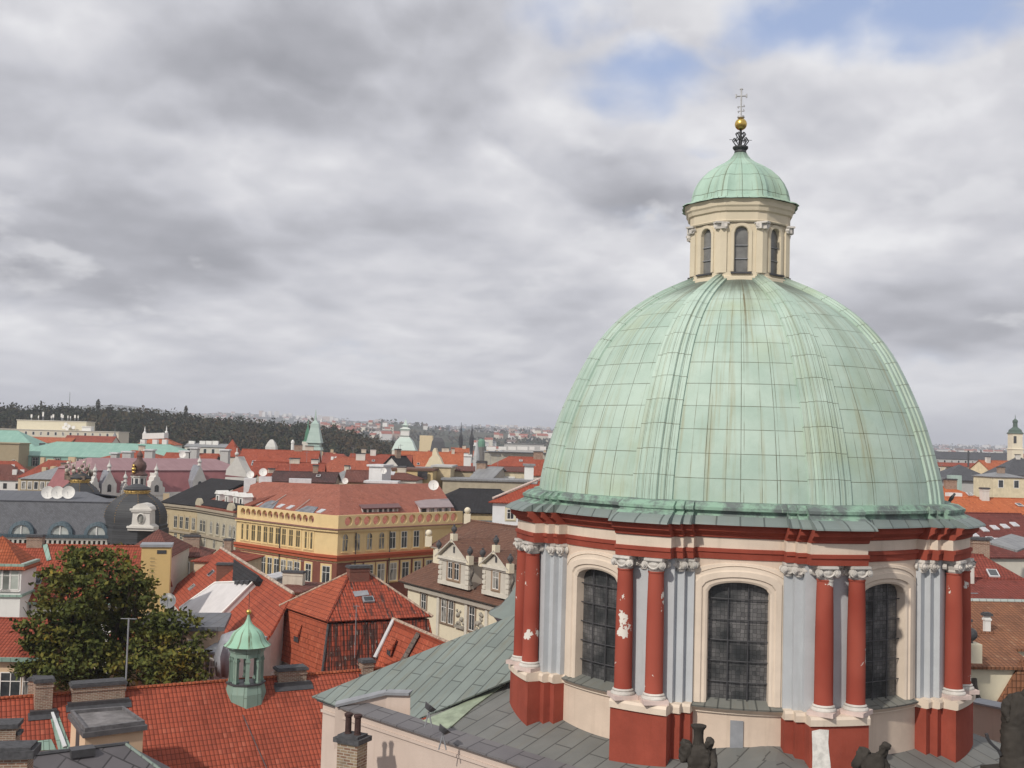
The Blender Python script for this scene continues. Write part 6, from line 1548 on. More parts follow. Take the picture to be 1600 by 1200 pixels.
# onion turret
c = at(217, 748, 222); kx = 222/FPX; mb = MB()
mb.lathe([(11*kx, -7), (11*kx, 2*kx), (12.5*kx, 3*kx), (12.5*kx, 5*kx)], 8, c, 0, R(22.5)); tr = thing('onion_turret', 'white turret with a brown onion cap and gilt ornament', 'turret', (c.x, c.y, 0))
for k in range(8):
    a = k*math.pi/4; p = c+Vector((math.cos(a), math.sin(a), 0))*10.45*kx; d_ = Vector((-math.sin(a), math.cos(a), 0)); mb.face([p-d_*.3+vz(-1.6), p+d_*.3+vz(-1.6), p+d_*.3+vz(.1), p-d_*.3+vz(.1)], 2)
mb.build('drum', [WST, CAP, GLASS], tr)
mb = MB(); mb.lathe([(12.8*kx, 5*kx), (13*kx, 7*kx), (9*kx, 10*kx), (8*kx, 12*kx), (10*kx, 15*kx), (11*kx, 20*kx), (9.5*kx, 25*kx), (5*kx, 29*kx), (4*kx, 33*kx), (5*kx, 36*kx), (3*kx, 40*kx), (.5*kx, 44*kx)], 24, c, 0); mb.build('onion_cap', plain((.11, .06, .05), .6, .35, 0, .25, 1, 'brown_copper'), tr, smooth=True)
mb = MB(); g = at(209, 733, 220.4); mb.ball(g, .45, 8); mb.ball(g+vz(.7), .3, 8); mb.ball(g+vz(-.6), .35, 8); mb.build('gilt_ornament', GOLD, tr, smooth=True)
tp_ = MB(); tp_.box(tuple(c[:2])+(0,), (3.6, 3.6, c.z-6.9)); tp_.build('shaft', WST, tr)
# ================================================================== the middle distance
CHM = [[BRICK, CAP, OXRED], [stucco((.55, .50, .42), 'rendered_stack', .15, .5), CAP, OXRED], [stucco((.62, .60, .56), 'white_stack', .1, .4), CAP, OXRED]]
FOOT = []                     # plan circles already built on, so that filler houses keep off
def W_(name, label, x0, x1, ye, yr, Y, rot, d, wallm, roofm, kind='gable', nwin=0, hipk=.5, rows=1, **kw):
    zr = toz((x0+x1)/2, yr, Y+(d/2 if kind != 'shed' else d)) if kind != 'flat' else 0
    r_, I_ = wallhouse(name, label, x0, x1, ye, 0, Y, rot, d, zr, wallm, roofm, kind, hipk=hipk, **kw)
    c = (I_['A']+I_['C'])/2; FOOT.append((c.x, c.y, .5*max(I_['w'], d)+2, x0, x1))
    for k in range(rows):
        L = I_['w']; nn = -I_['v']
        for i in range(nwin):
            mb = MB(); o = I_['A']+I_['u']*(L*(i+.5)/nwin)+vz(-2.6-3.6*k); s = min(.55, L/nwin*.28)
            q = [o-I_['u']*s, o+I_['u']*s, o+I_['u']*s+vz(1.7), o-I_['u']*s+vz(1.7)]; mb.face([p+nn*.03 for p in q], 1)
            q2 = [o-I_['u']*(s+.15)+vz(-.15), o+I_['u']*(s+.15)+vz(-.15), o+I_['u']*(s+.15)+vz(1.85), o-I_['u']*(s+.15)+vz(1.85)]; mb.face([p+nn*.015 for p in q2], 0)
            mb.build('window', [WHITE, GLASS], r_)
    if kind in ('gable', 'hip') and Y < 420 and not kw.get('thick'):       # stacks, hatches and aerials of a lived-in roof
        rq = random.Random(int(x0*7+Y)); L = (I_['R2']-I_['R1']).length
        for i in range(max(1, int(L/7))):
            t = rq.uniform(.06, .94); p = I_['R1'].lerp(I_['R2'], t)-I_['v']*rq.uniform(-.6, 1.4); w_ = rq.uniform(.9, 2.3)
            chimney(r_, (p.x, p.y), w_, .8, p.z-1.6, p.z+rq.uniform(.6, 1.5), R(rot), mats=rq.choice(CHM))
        for i in range(int(I_['w']/9)):
            p = I_['A'].lerp(I_['B'], rq.uniform(.15, .85))+I_['v']*I_['d']*rq.uniform(.12, .3); p.z = I_['ze']+(p-I_['A']).dot(I_['v'])/(I_['d']/2)*(I_['zr']-I_['ze'])+.12
            skylight(r_, p, I_['n'], .8, 1.1, mats=[PALEMETAL, GLASS])
        if rq.random() < .5:
            p = I_['R1'].lerp(I_['R2'], rq.random()); mb = MB(); mb.tube(p, p+vz(2.6), .035, 4); mb.tube(p+vz(2.3)-I_['u']*.6, p+vz(2.3)+I_['u']*.6, .025, 4); mb.build('aerial', GREYMETAL, r_)
    return r_, I_
VGR = sheet_metal((.20, .36, .30), (.27, .44, .37), .9, .6, 'pale_green_copper', .06, 4, .8); VGW = stucco((.26, .42, .36), 'green_clad_wall', .06, .15)
STB = stucco((.36, .30, .20), 'brown_stone', .08, .25); OFF = stucco((.60, .57, .50), 'off_white', .05, .2); YLW = stucco((.58, .45, .24), 'ochre', .06, .15); GRW = stucco((.46, .46, .45), 'grey_render', .07, .2); PINKP = stucco((.55, .38, .33), 'pink_render', .07, .15)
RT1 = tiles((.345, .085, .048), (.28, .068, .04), .3, .5, moss=.05, name='far_red_tile'); RT2 = tiles((.30, .075, .045), (.24, .06, .04), .3, .5, moss=.15, name='far_dull_tile'); RT3 = tiles((.43, .13, .06), (.37, .105, .052), .3, .5, moss=.02, name='far_orange_tile'); RT4 = tiles((.17, .065, .05), (.13, .055, .045), .3, .5, moss=.2, name='far_brown_tile')
GRF = sheet_metal((.20, .205, .215), (.27, .275, .28), 1, .5, 'pale_grey_sheet', .1); SLF = slate((.07, .072, .08), .4, .3, 'far_slate')
# green roofed block with the stone tower
h, I = W_('green_roofed_building', 'long building with a pale green copper roof and green attic storey', 24, 292, 714, 692, 372, 3, 26, VGW, VGR, 'hip', 0, .5, thick=.4)
a, b = I['A'], I['B']
mb = MB(); u, nn, L = I['u'], -I['v'], I['w']
mb.hexa([Vector((q.x, q.y, 0)) for q in (a+nn*.6, b+nn*.6, b+nn*.02, a+nn*.02)], [Vector((q.x, q.y, toz(100, 730, 372))) for q in (a+nn*.6, b+nn*.6, b+nn*.02, a+nn*.02)], 0); mb.build('stone_front', STB, h)
windows_on(h, a, b, toz(60, 728.5, 372), 0, 0, 1.9, 2.9, pos=[L*(i+.5)/9 for i in range(9)], surround=stucco((.06, .07, .06)), sill=False)
windows_on(h, a+nn*.6, b+nn*.6, toz(60, 749, 372), 0, 0, 1.6, 3.0, pos=[L*(i+.5)/9 for i in range(9)], surround=STB)
for i in range(9): mb = MB(); q = at(66+i*17, 694, 386); mb.box((q.x, q.y, q.z-.6), (1.8, 1, 1.0)); mb.build('ridge_vent', CAP, h)
h, I = W_('green_hip_block', 'tall green hipped roof block at the left edge behind the stone tower', -60, 46, 700, 672, 380, 3, 22, VGW, VGR, 'hip', thick=.4)
h, I = W_('stone_stair_tower', 'plain brown stone tower with one small window at the left edge', -20, 25, 693, 693, 362, 3, 9, STB, STB, 'flat', thick=.3)
windows_on(h, I['A'], I['B'], toz(12, 727, 362), 0, 0, 1.0, 1.9, pos=ppos(I, (12,)))
windows_on(h, I['A'], I['B'], toz(24, 750, 362), 0, 0, 1.6, 3.0, pos=ppos(I, (20,)))
# grey hip roof with lattice windows before it
W_('grey_hip_house', 'stone house with a grey hipped sheet roof left of the sculpted crest', 40, 122, 748, 728, 268, 4, 16, STB, GRF, 'hip', 10)
W_('antenna_box_building', 'cream flat roofed penthouse block crowded with antennas before the wood', 35, 127, 658, 658, 610, 2, 14, stucco((.66, .61, .47), 'cream_panel', .04, .1), OFF, 'flat')
abb = bpy.data.objects['antenna_box_building']
for x, hgt in ((49, 10), (60, 8), (67, 14), (80, 8), (83, 10), (96, 11), (98, 9), (106, 8), (110, 7), (117, 9), (122, 8)):
    mb = MB(); q = at(x, 657, 616); kx = 616/FPX; mb.tube(q, q+vz(hgt*kx), .22, 5); mb.box((q.x, q.y-.1, q.z+hgt*kx*.45), (.9 if hgt > 8 else .5, .3, hgt*kx*.5), 0, 1); mb.build('antenna', [GREYMETAL, WHITE], abb)
for x, y in ((100, 668), (105, 670), (103, 663), (115, 668), (108, 666)):
    mb = MB(); q = at(x, y, 608.6); mb.T = Matrix.Translation(q) @ Matrix.Rotation(R(90), 4, 'X'); mb.lathe([(1.0, -.1), (1.0, .4)], 12, (0, 0, 0), 0); mb.build('dish_antenna', WHITE, abb)
W_('cream_terrace_block', 'wide low cream block under the antenna penthouse', 14, 172, 673, 673, 596, 2, 18, stucco((.62, .57, .46), 'cream_panel_low', .05, .15), OFF, 'flat', 16)
W_('white_lift_box', 'small white box beside the antenna penthouse', 129, 141, 667, 667, 600, 2, 5, WHITEP, WHITE, 'flat')
W_('orange_ridge_house', 'long orange roof in front of the cream terrace block', 34, 102, 691, 683, 520, 2, 14, YLW, RT3)
W_('dull_red_house', 'dull red roof right of the long orange roof', 102, 168, 692, 681, 524, 2, 14, OFF, RT2)
sp = at(179, 688, 540); s_ = thing('small_spire', 'small grey pointed turret among the roofs before the wood', 'turret', (sp.x, sp.y, 0)); k = 540/FPX
mb = MB(); mb.box((sp.x, sp.y, 0), (9*k, 9*k, sp.z)); mb.build('shaft', PINKP, s_); mb = MB(); mb.lathe([(6*k, 0), (4*k, 3*k), (3*k, 7*k), (1*k, 11*k), (.4*k, 14*k), (.1*k, 21*k)], 8, sp, 0); mb.build('spire_roof', GRF, s_)
h, I = W_('orange_mansard_house', 'house with an orange hipped roof and two white finials on its flat top', 217, 270, 694, 681, 470, 4, 14, OFF, RT3, 'hip')
mb = MB(); k = 470/FPX; q0_, q1_ = at(226, 679, 477), at(260, 678, 477); mb.hexa([q0_+Vector((0, -3, -2)), q1_+Vector((0, -3, -2)), q1_+Vector((0, 3, -2)), q0_+Vector((0, 3, -2))], [q0_+Vector((0, -3, .5)), q1_+Vector((0, -3, .5)), q1_+Vector((0, 3, .5)), q0_+Vector((0, 3, .5))])
mb.build('roof_deck', WHITEP, h)
for q in (q0_, q1_): mb = MB(); mb.lathe([(.6, 0), (.7, 1), (.25, 1.4), (.3, 2), (.05, 3.6)], 6, q, 0); mb.build('finial', WHITEP, h)
for x in (224, 243, 258): mb = MB(); q = at(x, 692, 468); mb.box((q.x, q.y, q.z-1), (2.0, 2.5, 2.4)); mb.build('dormer', WHITEP, h)
W_('pale_ruin_house', 'pale flat roofed house with a broken white outline beside the green roof', 291, 350, 698, 693, 440, 3, 12, OFF, GRF, 'gable', 5)
for x in (300, 317, 327, 337): mb = MB(); q = at(x, 692, 445); mb.box((q.x, q.y, q.z-1), (2.3, 1.5, 1.8)); mb.build('roof_vent', WHITE, bpy.data.objects['pale_ruin_house'])
W_('red_roof_block', 'bright red roof block behind the raspberry mansard', 152, 258, 719, 704, 300, 4, 14, OFF, RT1, 'hip', hipk=.6)
W_('grey_studio_house', 'red roofed house with grey studio dormers above the palace', 256, 330, 722, 708, 296, 4, 12, GRW, RT1)
for x, y, w_, h_ in ((180, 716, 9, 7), (200, 716, 13, 9), (234, 716, 12, 12), (290, 716, 14, 10), (304, 712, 10, 11), (352, 712, 12, 8)):
    q = at(x, y, 288); k = 288/FPX; t = thing('roof_pavilion', '', 'pavilion', (q.x, q.y, 0)); 
    mb = MB(); mb.box((q.x, q.y, q.z-5), (w_*k, 3, h_*k+5), .05, 0); mb.build('wall', GRW, t); mb = MB(); mb.box((q.x, q.y, q.z+h_*k+.002), (w_*k+.6, 3.6, .35), .05); mb.build('roof', PALEMETAL, t)
    t['label'] = {180: 'small grey pavilion leftmost on the roof behind the palace', 200: 'grey pavilion left of the brown onion cap', 234: 'grey pavilion right of the brown onion cap', 290: 'wide grey pavilion on the red roof above the palace', 304: 'tall grey pavilion on the red roof above the palace', 352: 'grey pavilion by the white gable of the big red roof'}[x]; t['group'] = 'grey roof pavilions'
dish(at(285, 716, 280), .85, (.1, -1, .2), 'white dish on the red roof above the palace'); dish(at(391, 764, 250), .8, (.1, -1, .2), 'white dish at the right end of the raspberry roof')
# big red roof with stepped white gable, and its neighbours
W_('steep_red_house', 'house with a tall steep red roof rising to a block chimney', 345, 372, 712, 686, 300, 8, 12, OFF, RT1, 'pyramid')
h, I = W_('great_red_roof', 'very long steep red tiled roof with a white gable at its left end', 372, 488, 736, 703, 268, 4, 18, OFF, RT1)
mb = MB(); Yg = 255; pts = [(352, 742), (354, 733), (360, 726), (365, 720), (368, 713), (371, 713), (374, 720), (379, 730), (384, 738), (387, 746)]
f = [at(x, y, Yg) for x, y in pts]; b = [q+Vector((1.2, 1.6, 0)) for q in f]; mb.face(f, 0); mb.face(b[::-1], 0)
for i in range(len(f)): j = (i+1) % len(f); mb.face([f[i], b[i], b[j], f[j]], 0)
mb.prism([f[0][:2], f[-1][:2], b[-1][:2], b[0][:2]], 0, f[-1].z-.05, 0); mb.build('gable', WST, h)
mb = MB(); q = at(370, 712, Yg); mb.ball(q+vz(.4), .5, 6); mb.tube(q, q+vz(1.8), .15, 5); mb.build('finial', WST, h)
W_('dark_red_house', 'dark red roof in shade below the great red roof', 394, 500, 752, 722, 236, 5, 12, GRW, RT2)
h, I = W_('pale_red_roof', 'broad pale red roof in the middle of the town', 490, 594, 742, 714, 262, 3, 16, OFF, tiles((.36, .105, .06), (.31, .09, .055), .3, .5, moss=.05, name='pale_red_tile'), 'hip', hipk=.3)
W_('brown_red_house', 'brown red roof with a row of pale chimneys above the white lift block', 545, 640, 728, 710, 300, 3, 16, OFF, RT2)
for x, y, w_, h_ in ((556, 727, 14, 11), (601, 726, 13, 10), (520, 741, 10, 8), (446, 731, 8, 9), (481, 729, 8, 7), (548, 709, 6, 6), (565, 709, 7, 7), (583, 708, 8, 5)):
    pass
W_('sooty_roof_house', 'low sooty roof with red patches behind the red brown ridge', 425, 520, 752, 737, 205, 4, 12, stucco((.3, .26, .22)), tiles((.11, .05, .045), (.05, .04, .04), .3, .4, moss=.3, name='sooty_far_tile'))
h, I = W_('chapel_gable_house', 'stone gable with a little bell arch left of the sooty roof', 414, 438, 752, 740, 212, 30, 8, stucco((.42, .37, .30)), RT2, 'gable')
W_('worn_stone_house', 'worn stone building with a shallow roof left of the white lift block', 510, 548, 750, 733, 222, -12, 10, stucco((.38, .34, .28), 'worn_stone', .2, .5), GRF, 'hip')
W_('red_brown_house', 'dark red roof left of the white lift block', 540, 586, 752, 735, 218, 4, 12, stucco((.5, .3, .2)), RT4)
W_('white_lift_block', 'tall white lift block with a dark right side', 577, 597, 729, 729, 192, -14, 4.5, stucco((.66, .66, .66), 'white_block', .06, .2), PALEMETAL, 'flat')
W_('white_parapet_range', 'low white parapet range at the foot of the white lift block', 572, 618, 755, 755, 186, 0, 4, WHITEP, PALEMETAL, 'flat')
h, I = W_('red_lean_to_house', 'small red hipped roof with a skylight right of the white lift block', 592, 650, 748, 737, 200, -4, 8, OFF, RT4, 'hip'); skylight(h, onp(613, 740, I['P1'], I['n']), I['n'], .9, 1.8, mats=[PALEMETAL, plain((.5, .5, .52), .3)])
dish(at(599, 741, 190), .55, (.2, -1, .2), 'white dish on the right side of the white lift block')
h, I = W_('ochre_terrace_house', 'ochre penthouse with a deep recessed window', 612, 676, 735, 735, 208, -3, 10, YLW, stucco((.16, .09, .07)), 'flat')
mb = MB(); q = at(660, 749, 207.2); mb.box((q.x, q.y, q.z), (1.9, .3, 1.5), 0, 0); mb.build('window', GLASS, h)
W_('dark_gable_house', 'small black roof with a white gable facing right', 626, 646, 729, 713, 228, 38, 7, WST, DKROOF)
W_('white_dormer_box', 'small white dormer box left of the black roof', 614, 630, 731, 724, 226, -3, 4, WHITEP, GRF, 'flat')
W_('white_terrace_range', 'white terrace range below the scrolled cream gable', 648, 676, 733, 726, 232, -3, 6, WHITEP, GRF, 'flat')
h, I = W_('scrolled_gable_house', 'house with an orange roof and a tall scrolled cream gable', 622, 722, 736, 706, 330, 3, 16, OFF, RT3)
mb = MB(); Yg = 322; pts = [(664, 729), (668, 722), (671, 716), (675, 712), (676, 704), (678.5, 700), (680.5, 700), (682, 705), (684, 711), (688, 716), (690, 722), (695, 730)]
f = [at(x, y, Yg) for x, y in pts]; b = [q+Vector((.3, 2.5, 0)) for q in f]; mb.face(f, 0); mb.face(b[::-1], 0)
for i in range(len(f)): j = (i+1) % len(f); mb.face([f[i], b[i], b[j], f[j]], 0)
mb.prism([f[0][:2], f[-1][:2], b[-1][:2], b[0][:2]], 0, min(f[0].z, f[-1].z)-.05, 0); mb.build('scrolled_gable', stucco((.70, .62, .45), 'cream_gable', .06, .15), h)
W_('cream_flat_block', 'plain cream flat block right of the ochre penthouse', 676, 704, 730, 730, 214, -3, 10, stucco((.56, .46, .30), 'cream_render'), GRW, 'flat')
W_('beige_loft_house', 'beige house with a dark red lean-to roof and a grey balcony band', 704, 740, 735, 728, 222, 2, 9, stucco((.47, .40, .28)), RT4, 'shed')
W_('grey_sheet_house', 'house with a large folded pale grey sheet roof', 732, 764, 750, 729, 216, -24, 12, stucco((.44, .41, .35)), GRF, 'gable')
W_('red_strip_house', 'narrow red roof between the grey sheet roof and the white balcony block', 748, 775, 742, 727, 236, 3, 9, OFF, RT1)
h, I = W_('white_balcony_house', 'cream house with a white balcony band and a dark red roof', 771, 822, 736, 729, 222, 3, 9, stucco((.60, .53, .38)), RT4, 'shed')
mb = MB(); mb.hexa([I['A']-I['v']*.5+vz(-2.6)+I['u']*.8, I['A']-I['v']*.5+vz(-2.6)+I['u']*4.4, I['A']-I['v']*.02+vz(-2.6)+I['u']*4.4, I['A']-I['v']*.02+vz(-2.6)+I['u']*.8], [I['A']-I['v']*.5+vz(-1.1)+I['u']*.8, I['A']-I['v']*.5+vz(-1.1)+I['u']*4.4, I['A']-I['v']*.02+vz(-1.1)+I['u']*4.4, I['A']-I['v']*.02+vz(-1.1)+I['u']*.8]); mb.build('balcony', WHITE, h)
W_('beige_range', 'long beige range under the white balcony block', 692, 836, 752, 752, 208, 2, 10, stucco((.42, .37, .28)), GRF, 'flat')
W_('white_stack_house', 'upright white stack block on a red roof near the dome', 820, 834, 728, 728, 214, 0, 4, WHITEP, GRF, 'flat')
W_('red_flank_house', 'red roof beside the white stack block at the dome', 828, 868, 742, 725, 226, 3, 10, OFF, RT1)
W_('ridge_red_house', 'long red roof with two thin chimneys left of the dome', 772, 870, 728, 714, 262, 2, 12, OFF, RT1, 'hip', hipk=.3)
h, I = W_('white_strip_block', 'long grey building with a row of bright white roof lights', 758, 870, 708, 702, 430, 2, 18, stucco((.40, .38, .32)), GRF, 'flat')
for x0, x1 in ((760, 775), (779, 791), (794, 806), (808, 824), (827, 835), (844, 853)): mb = MB(); q = at((x0+x1)/2, 703, 428); mb.box((q.x, q.y, q.z), ((x1-x0)/FPX*428, 2, 1.3)); mb.build('roof_light', WHITEP, h)
W_('flat_grey_hall', 'long flat grey hall in front of the far hillside', 790, 850, 694, 694, 620, 2, 30, GRW, GRF, 'flat')
W_('white_wall_house', 'house with a bright white side wall before the twin needle spires', 706, 732, 706, 700, 400, 3, 10, WHITEP, RT3, 'gable')
W_('white_band_house', 'low white band house behind the scrolled cream gable', 716, 736, 713, 713, 380, 2, 8, WHITEP, WHITE, 'flat')
# towers
def tower(name, label, x, Y, secs, mats, cat='tower', n=4, ph=math.pi/4):
    """secs: (half width px, row) outline from the bottom up with a material index each; the shaft runs to the ground"""
    c = at(x, secs[0][1], Y); t = thing(name, label, cat, (c.x, c.y, 0)); k = Y/FPX; kk = math.sqrt(2) if n == 4 else 1
    mb = MB(); pr = [(secs[0][0]*k*kk, 0)]+[(w*k*kk, EYE-(y-(690+.028*(x-800)))*k) for w, y, m in secs]
    for i in range(len(pr)-1):
        if abs(pr[i][1]-pr[i+1][1]) < 1e-6 and abs(pr[i][0]-pr[i+1][0]) < 1e-6: continue
        mb.lathe([pr[i], pr[i+1]], n, (c.x, c.y, 0), secs[i][2], ph)
    mb.build('body', mats, t, weld=1e-3); FOOT.append((c.x, c.y, secs[0][0]*k+3, x-secs[0][0], x+secs[0][0])); return t, c, k
PGR = sheet_metal((.33, .44, .40), (.40, .50, .46), 1.2, .5, 'pale_verdigris', .15, 3, .7)
tower('green_spire_tower', 'pale green pyramid tower with a belfry and needle among the red roofs', 491, 430, [(10, 712, 1), (10, 704, 1), (12, 703, 0), (11, 698, 0), (9, 697.5, 2), (9, 693, 0), (11.5, 692, 0), (9, 680, 0), (6.5, 668, 0), (6.5, 667, 0), (6, 662, 0), (4, 660, 0), (1.4, 656, 0), (1.0, 648, 0), (.3, 640, 0)], [PGR, OFF, CAP])
tower('dark_green_spire', 'dark green steeple with corner turrets behind the pale green tower', 480, 640, [(7, 698, 1), (7, 690, 1), (4.5, 688, 0), (3, 675, 0), (1.2, 668, 0), (.3, 655, 0)], [plain((.06, .18, .11), .6), OFF])
tower('mint_pyramid_tower', 'mint white pyramid roof tower crowned by a two tier lantern', 632, 520, [(18, 712, 1), (18, 704, 1), (18.5, 703, 0), (13, 690, 0), (8, 683.5, 0), (7, 683, 2), (6.6, 680.5, 3), (6.6, 675, 2), (7, 673, 2), (8.5, 670.5, 0), (7, 669.5, 0), (4, 668, 2), (4, 665, 0), (6.5, 664.5, 0), (2.6, 663, 0), (1.6, 659, 0), (.3, 655, 0)], [sheet_metal((.46, .56, .51), (.52, .61, .56), 1.2, .5, 'mint_sheet', .1, 3, .75), OFF, WHITEP, plain((.25, .28, .26), .6)])
tower('grey_hip_tower', 'dark grey truncated pyramid roof right of the mint tower', 684, 560, [(12, 708, 1), (11, 704, 0), (9, 690, 0), (5.5, 684, 0), (.5, 683.6, 0)], [SLF, OFF])
tower('cream_block_tower', 'sunlit cream apartment block behind the dark grey pyramid roof', 666, 900, [(10, 700, 0), (10, 681, 0), (9.9, 680.5, 0)], [stucco((.68, .56, .36), 'warm_cream', .05, .1)], 'building')  # one even warm cream over the whole block
BLKN = plain((.035, .035, .04), .7, .3, 0, .2, .5, 'black_spire')
for x, w_, y0, lab in ((719.5, 2.4, 664, 'left black needle spire of the pair before the far hill'), (736.5, 2.6, 667, 'right black needle spire of the pair before the far hill')):
    t, c, k = tower('needle_spire', lab, x, 700, [(w_, 705, 1), (w_, 690, 0), (w_*1.0, 688, 0), (w_*.55, 684, 0), (w_*.4, 676, 0), (.3, y0-4, 0)], [BLKN, plain((.07, .065, .06), .8)], n=8, ph=0)
    t['group'] = 'twin needle spires'
    for dx in (-1, 1): mb = MB(); q = c+Vector((dx*w_*k*.9, -.3, 0)); mb.lathe([(.5, 4), (.5, 7), (.05, 11)], 6, q, 0); mb.build('pinnacle', BLKN, t)
tower('pale_stone_spire', 'pale grey pointed stone spire in front of the needle spires', 744, 460, [(5.5, 735, 0), (5, 712, 0), (3.2, 702, 0), (1.2, 694, 0), (.2, 685, 0)], [stucco((.42, .43, .44), 'pale_spire', .1, .3)], n=8)
tower('green_dome_church', 'dark church with a round green dome right of the needle spires', 752, 640, [(6, 706, 1), (6, 698, 1), (6, 693, 0), (5.5, 689, 0), (4, 686.5, 0), (1, 685.5, 0)], [plain((.12, .25, .18), .6), plain((.16, .15, .14), .8)], 'church', 12)
tower('dark_red_spire', 'thin dark red spire before the orange roof', 622, 300, [(2.8, 722, 0), (2.6, 712, 0), (1.2, 706, 0), (.5, 703, 0), (.2, 697, 0)], [plain((.16, .045, .04), .7)], n=8)
tower('white_cupola', 'white bulbous cupola before the wood', 457, 560, [(2.6, 702, 0), (2.4, 693, 0), (3, 692, 0), (2.4, 689, 0), (.5, 687, 0)], [WHITEP], n=8)
tower('white_peak_roof', 'pale pointed white roof between the red roof and the wood', 424, 520, [(8, 704, 0), (8, 698, 0), (5, 691, 0), (2, 687, 0), (.5, 686.5, 0)], [WST])
tower('glass_tower', 'blue glass high rise far on the horizon', 722, 3300, [(4, 686, 0), (4, 670, 0), (3.8, 669.5, 0)], [plain((.10, .16, .20), .2, .6)], 'high-rise')
tower('dark_high_rise', 'dark slab high rise far on the horizon', 700, 3500, [(3.2, 684, 0), (3.2, 664.5, 0), (3.1, 664.2, 0)], [plain((.13, .15, .19), .6)], 'high-rise')
# ---- right of the dome
W_('orange_long_house', 'long bright orange roof right of the dome', 1450, 1640, 801, 778, 158, 6, 12, OFF, tiles((.50, .145, .055), (.44, .12, .05), .25, .4, moss=.03, name='vivid_orange_tile'))
h, I = W_('orange_gabled_house', 'orange hipped roof with a white dormer square beside the dome', 1455, 1552, 786, 761, 172, 2, 12, OFF, tiles((.50, .145, .055), (.44, .12, .05), .25, .4, moss=.03, name='vivid_orange_tile'), 'hip', hipk=.8)
mb = MB(); q = at(1490, 784, 166); mb.box((q.x, q.y, q.z), (2.0, 1.5, 1.35)); mb.build('dormer', WHITEP, h)
h, I = W_('maroon_roof_house', 'broad maroon tiled roof with small pale skylights', 1440, 1660, 868, 803, 112, 12, 18, OFF, tiles((.18, .05, .04), (.13, .042, .036), .25, .4, moss=.1, name='maroon_tile'), hipk=.4)
for p in ((1522, 836), (1538, 828), (1554, 825), (1570, 823), (1585, 820), (1560, 845)): skylight(h, onp(*p, I['P1'], I['n']), I['n'], .7, .9, mats=[PALEMETAL, plain((.45, .45, .48), .3)])
h, I = W_('crimson_roof_house', 'crimson tiled house below the maroon roof', 1470, 1660, 945, 868, 84, -8, 14, CRM, tiles((.25, .06, .042), (.19, .05, .038), .25, .38, moss=.1, name='crimson_tile'), 'hip', hipk=.6)
h, I = W_('low_crimson_house', 'low crimson lean-to in front of the crimson house', 1500, 1650, 934, 905, 76, 2, 8, CRM, tiles((.23, .055, .04), (.17, .046, .036), .25, .38, moss=.1, name='low_crimson_tile'))
BRT = tiles((.26, .115, .06), (.17, .08, .05), .25, .36, moss=.25, name='mottled_brown_tile')
h, I = W_('mottled_roof_house', 'mottled brown tiled roof with a pale metal ridge gutter', 1470, 1670, 1010, 940, 68, 4, 14, CRM, BRT)
gm = MB(); gm.tube(I['R1'], I['R2'], .16, 6); gm.build('ridge_gutter', sheet_metal((.34, .40, .38), (.42, .46, .44), .5), h)
chimney(h, at(1542, 968, 70)[:2], .35, .35, 14, toz(1542, 962, 70), 0, mats=[WHITEP, CAP, OXRED])
h, I = W_('cream_dormer_house', 'cream gabled dormer house with a mottled roof beside the drum', 1515, 1598, 1038, 990, 60, 4, 9, stucco((.68, .63, .48), 'dormer_cream', .05, .12), BRT, 'gable')
mb = MB(); q = onp(1600, 1030, I['A'], -I['v'], .2); r_ = onp(1560, 1098, I['A'], -I['v'], .2); s_ = onp(1650, 1098, I['A'], -I['v'], .2)
mb.slab([q, r_, s_, onp(1650, 1030, I['A'], -I['v'], .2)], .3, 0); mb.build('side_roof', BRT, h)
mb = MB(); q = onp(1516, 1028, I['A'], -I['v'], .8); mb.box((q.x, q.y, q.z-.2), (.9, .9, 1.0)); mb.ball((q.x, q.y, q.z+1.25), .36, 8, 1); mb.tube((q.x, q.y, q.z+.7), (q.x, q.y, q.z+1.0), .14, 8, 1)
mb.build('urn', [CRM, CAP], h, smooth=True)
mb = MB(); q = onp(1522, 1060, I['A'], -I['v'], .15)
for k_ in range(6): mb.tube(q+Vector((.10*k_*k_*.22, 0, -.33*k_)), q+Vector((.10*(k_+1)**2*.22, 0, -.33*(k_+1))), .15, 6)
mb.build('scroll', stucco((.10, .09, .08)), h)
mb = MB(); q = [at(1542, 846, 104), at(1580, 834, 109), at(1625, 846, 109), at(1590, 860, 103)]; mb.slab(q, .2, 0); tag(mb.build('sheet_canopy', GRF), 'folded pale grey sheet canopy at the right edge', 'canopy')
h, I = W_('grey_pyramid_house', 'grey pyramid roof house with pale green corner dormers right of the dome', 1482, 1548, 748, 726, 300, 4, 12, GRW, SLF, 'pyramid', over=.8)
for x in (1491, 1535): mb = MB(); q = at(x, 766, 292); mb.box((q.x, q.y, q.z-2), (3.0, 2.5, 6)); mb.build('corner_dormer', PGR, h)
mb = MB(); q = at(1513, 729, 306); mb.tube(q, q+vz(4.5), .25, 6); mb.build('finial', SLF, h)
W_('cream_villa', 'cream house with a small dark window right of the grey pyramid roof', 1556, 1596, 745, 738, 265, 3, 10, stucco((.68, .60, .42)), GRF, 'hip', 2)
W_('slate_steep_house', 'steep dark slate roof at the right edge before the white church tower', 1577, 1640, 742, 716, 300, 3, 12, OFF, SLF, 'hip')
W_('cream_gable_house', 'sunlit cream gable below the white church tower', 1552, 1590, 736, 720, 360, 20, 10, stucco((.70, .60, .40)), RT3)  # plain cream walls under an orange roof
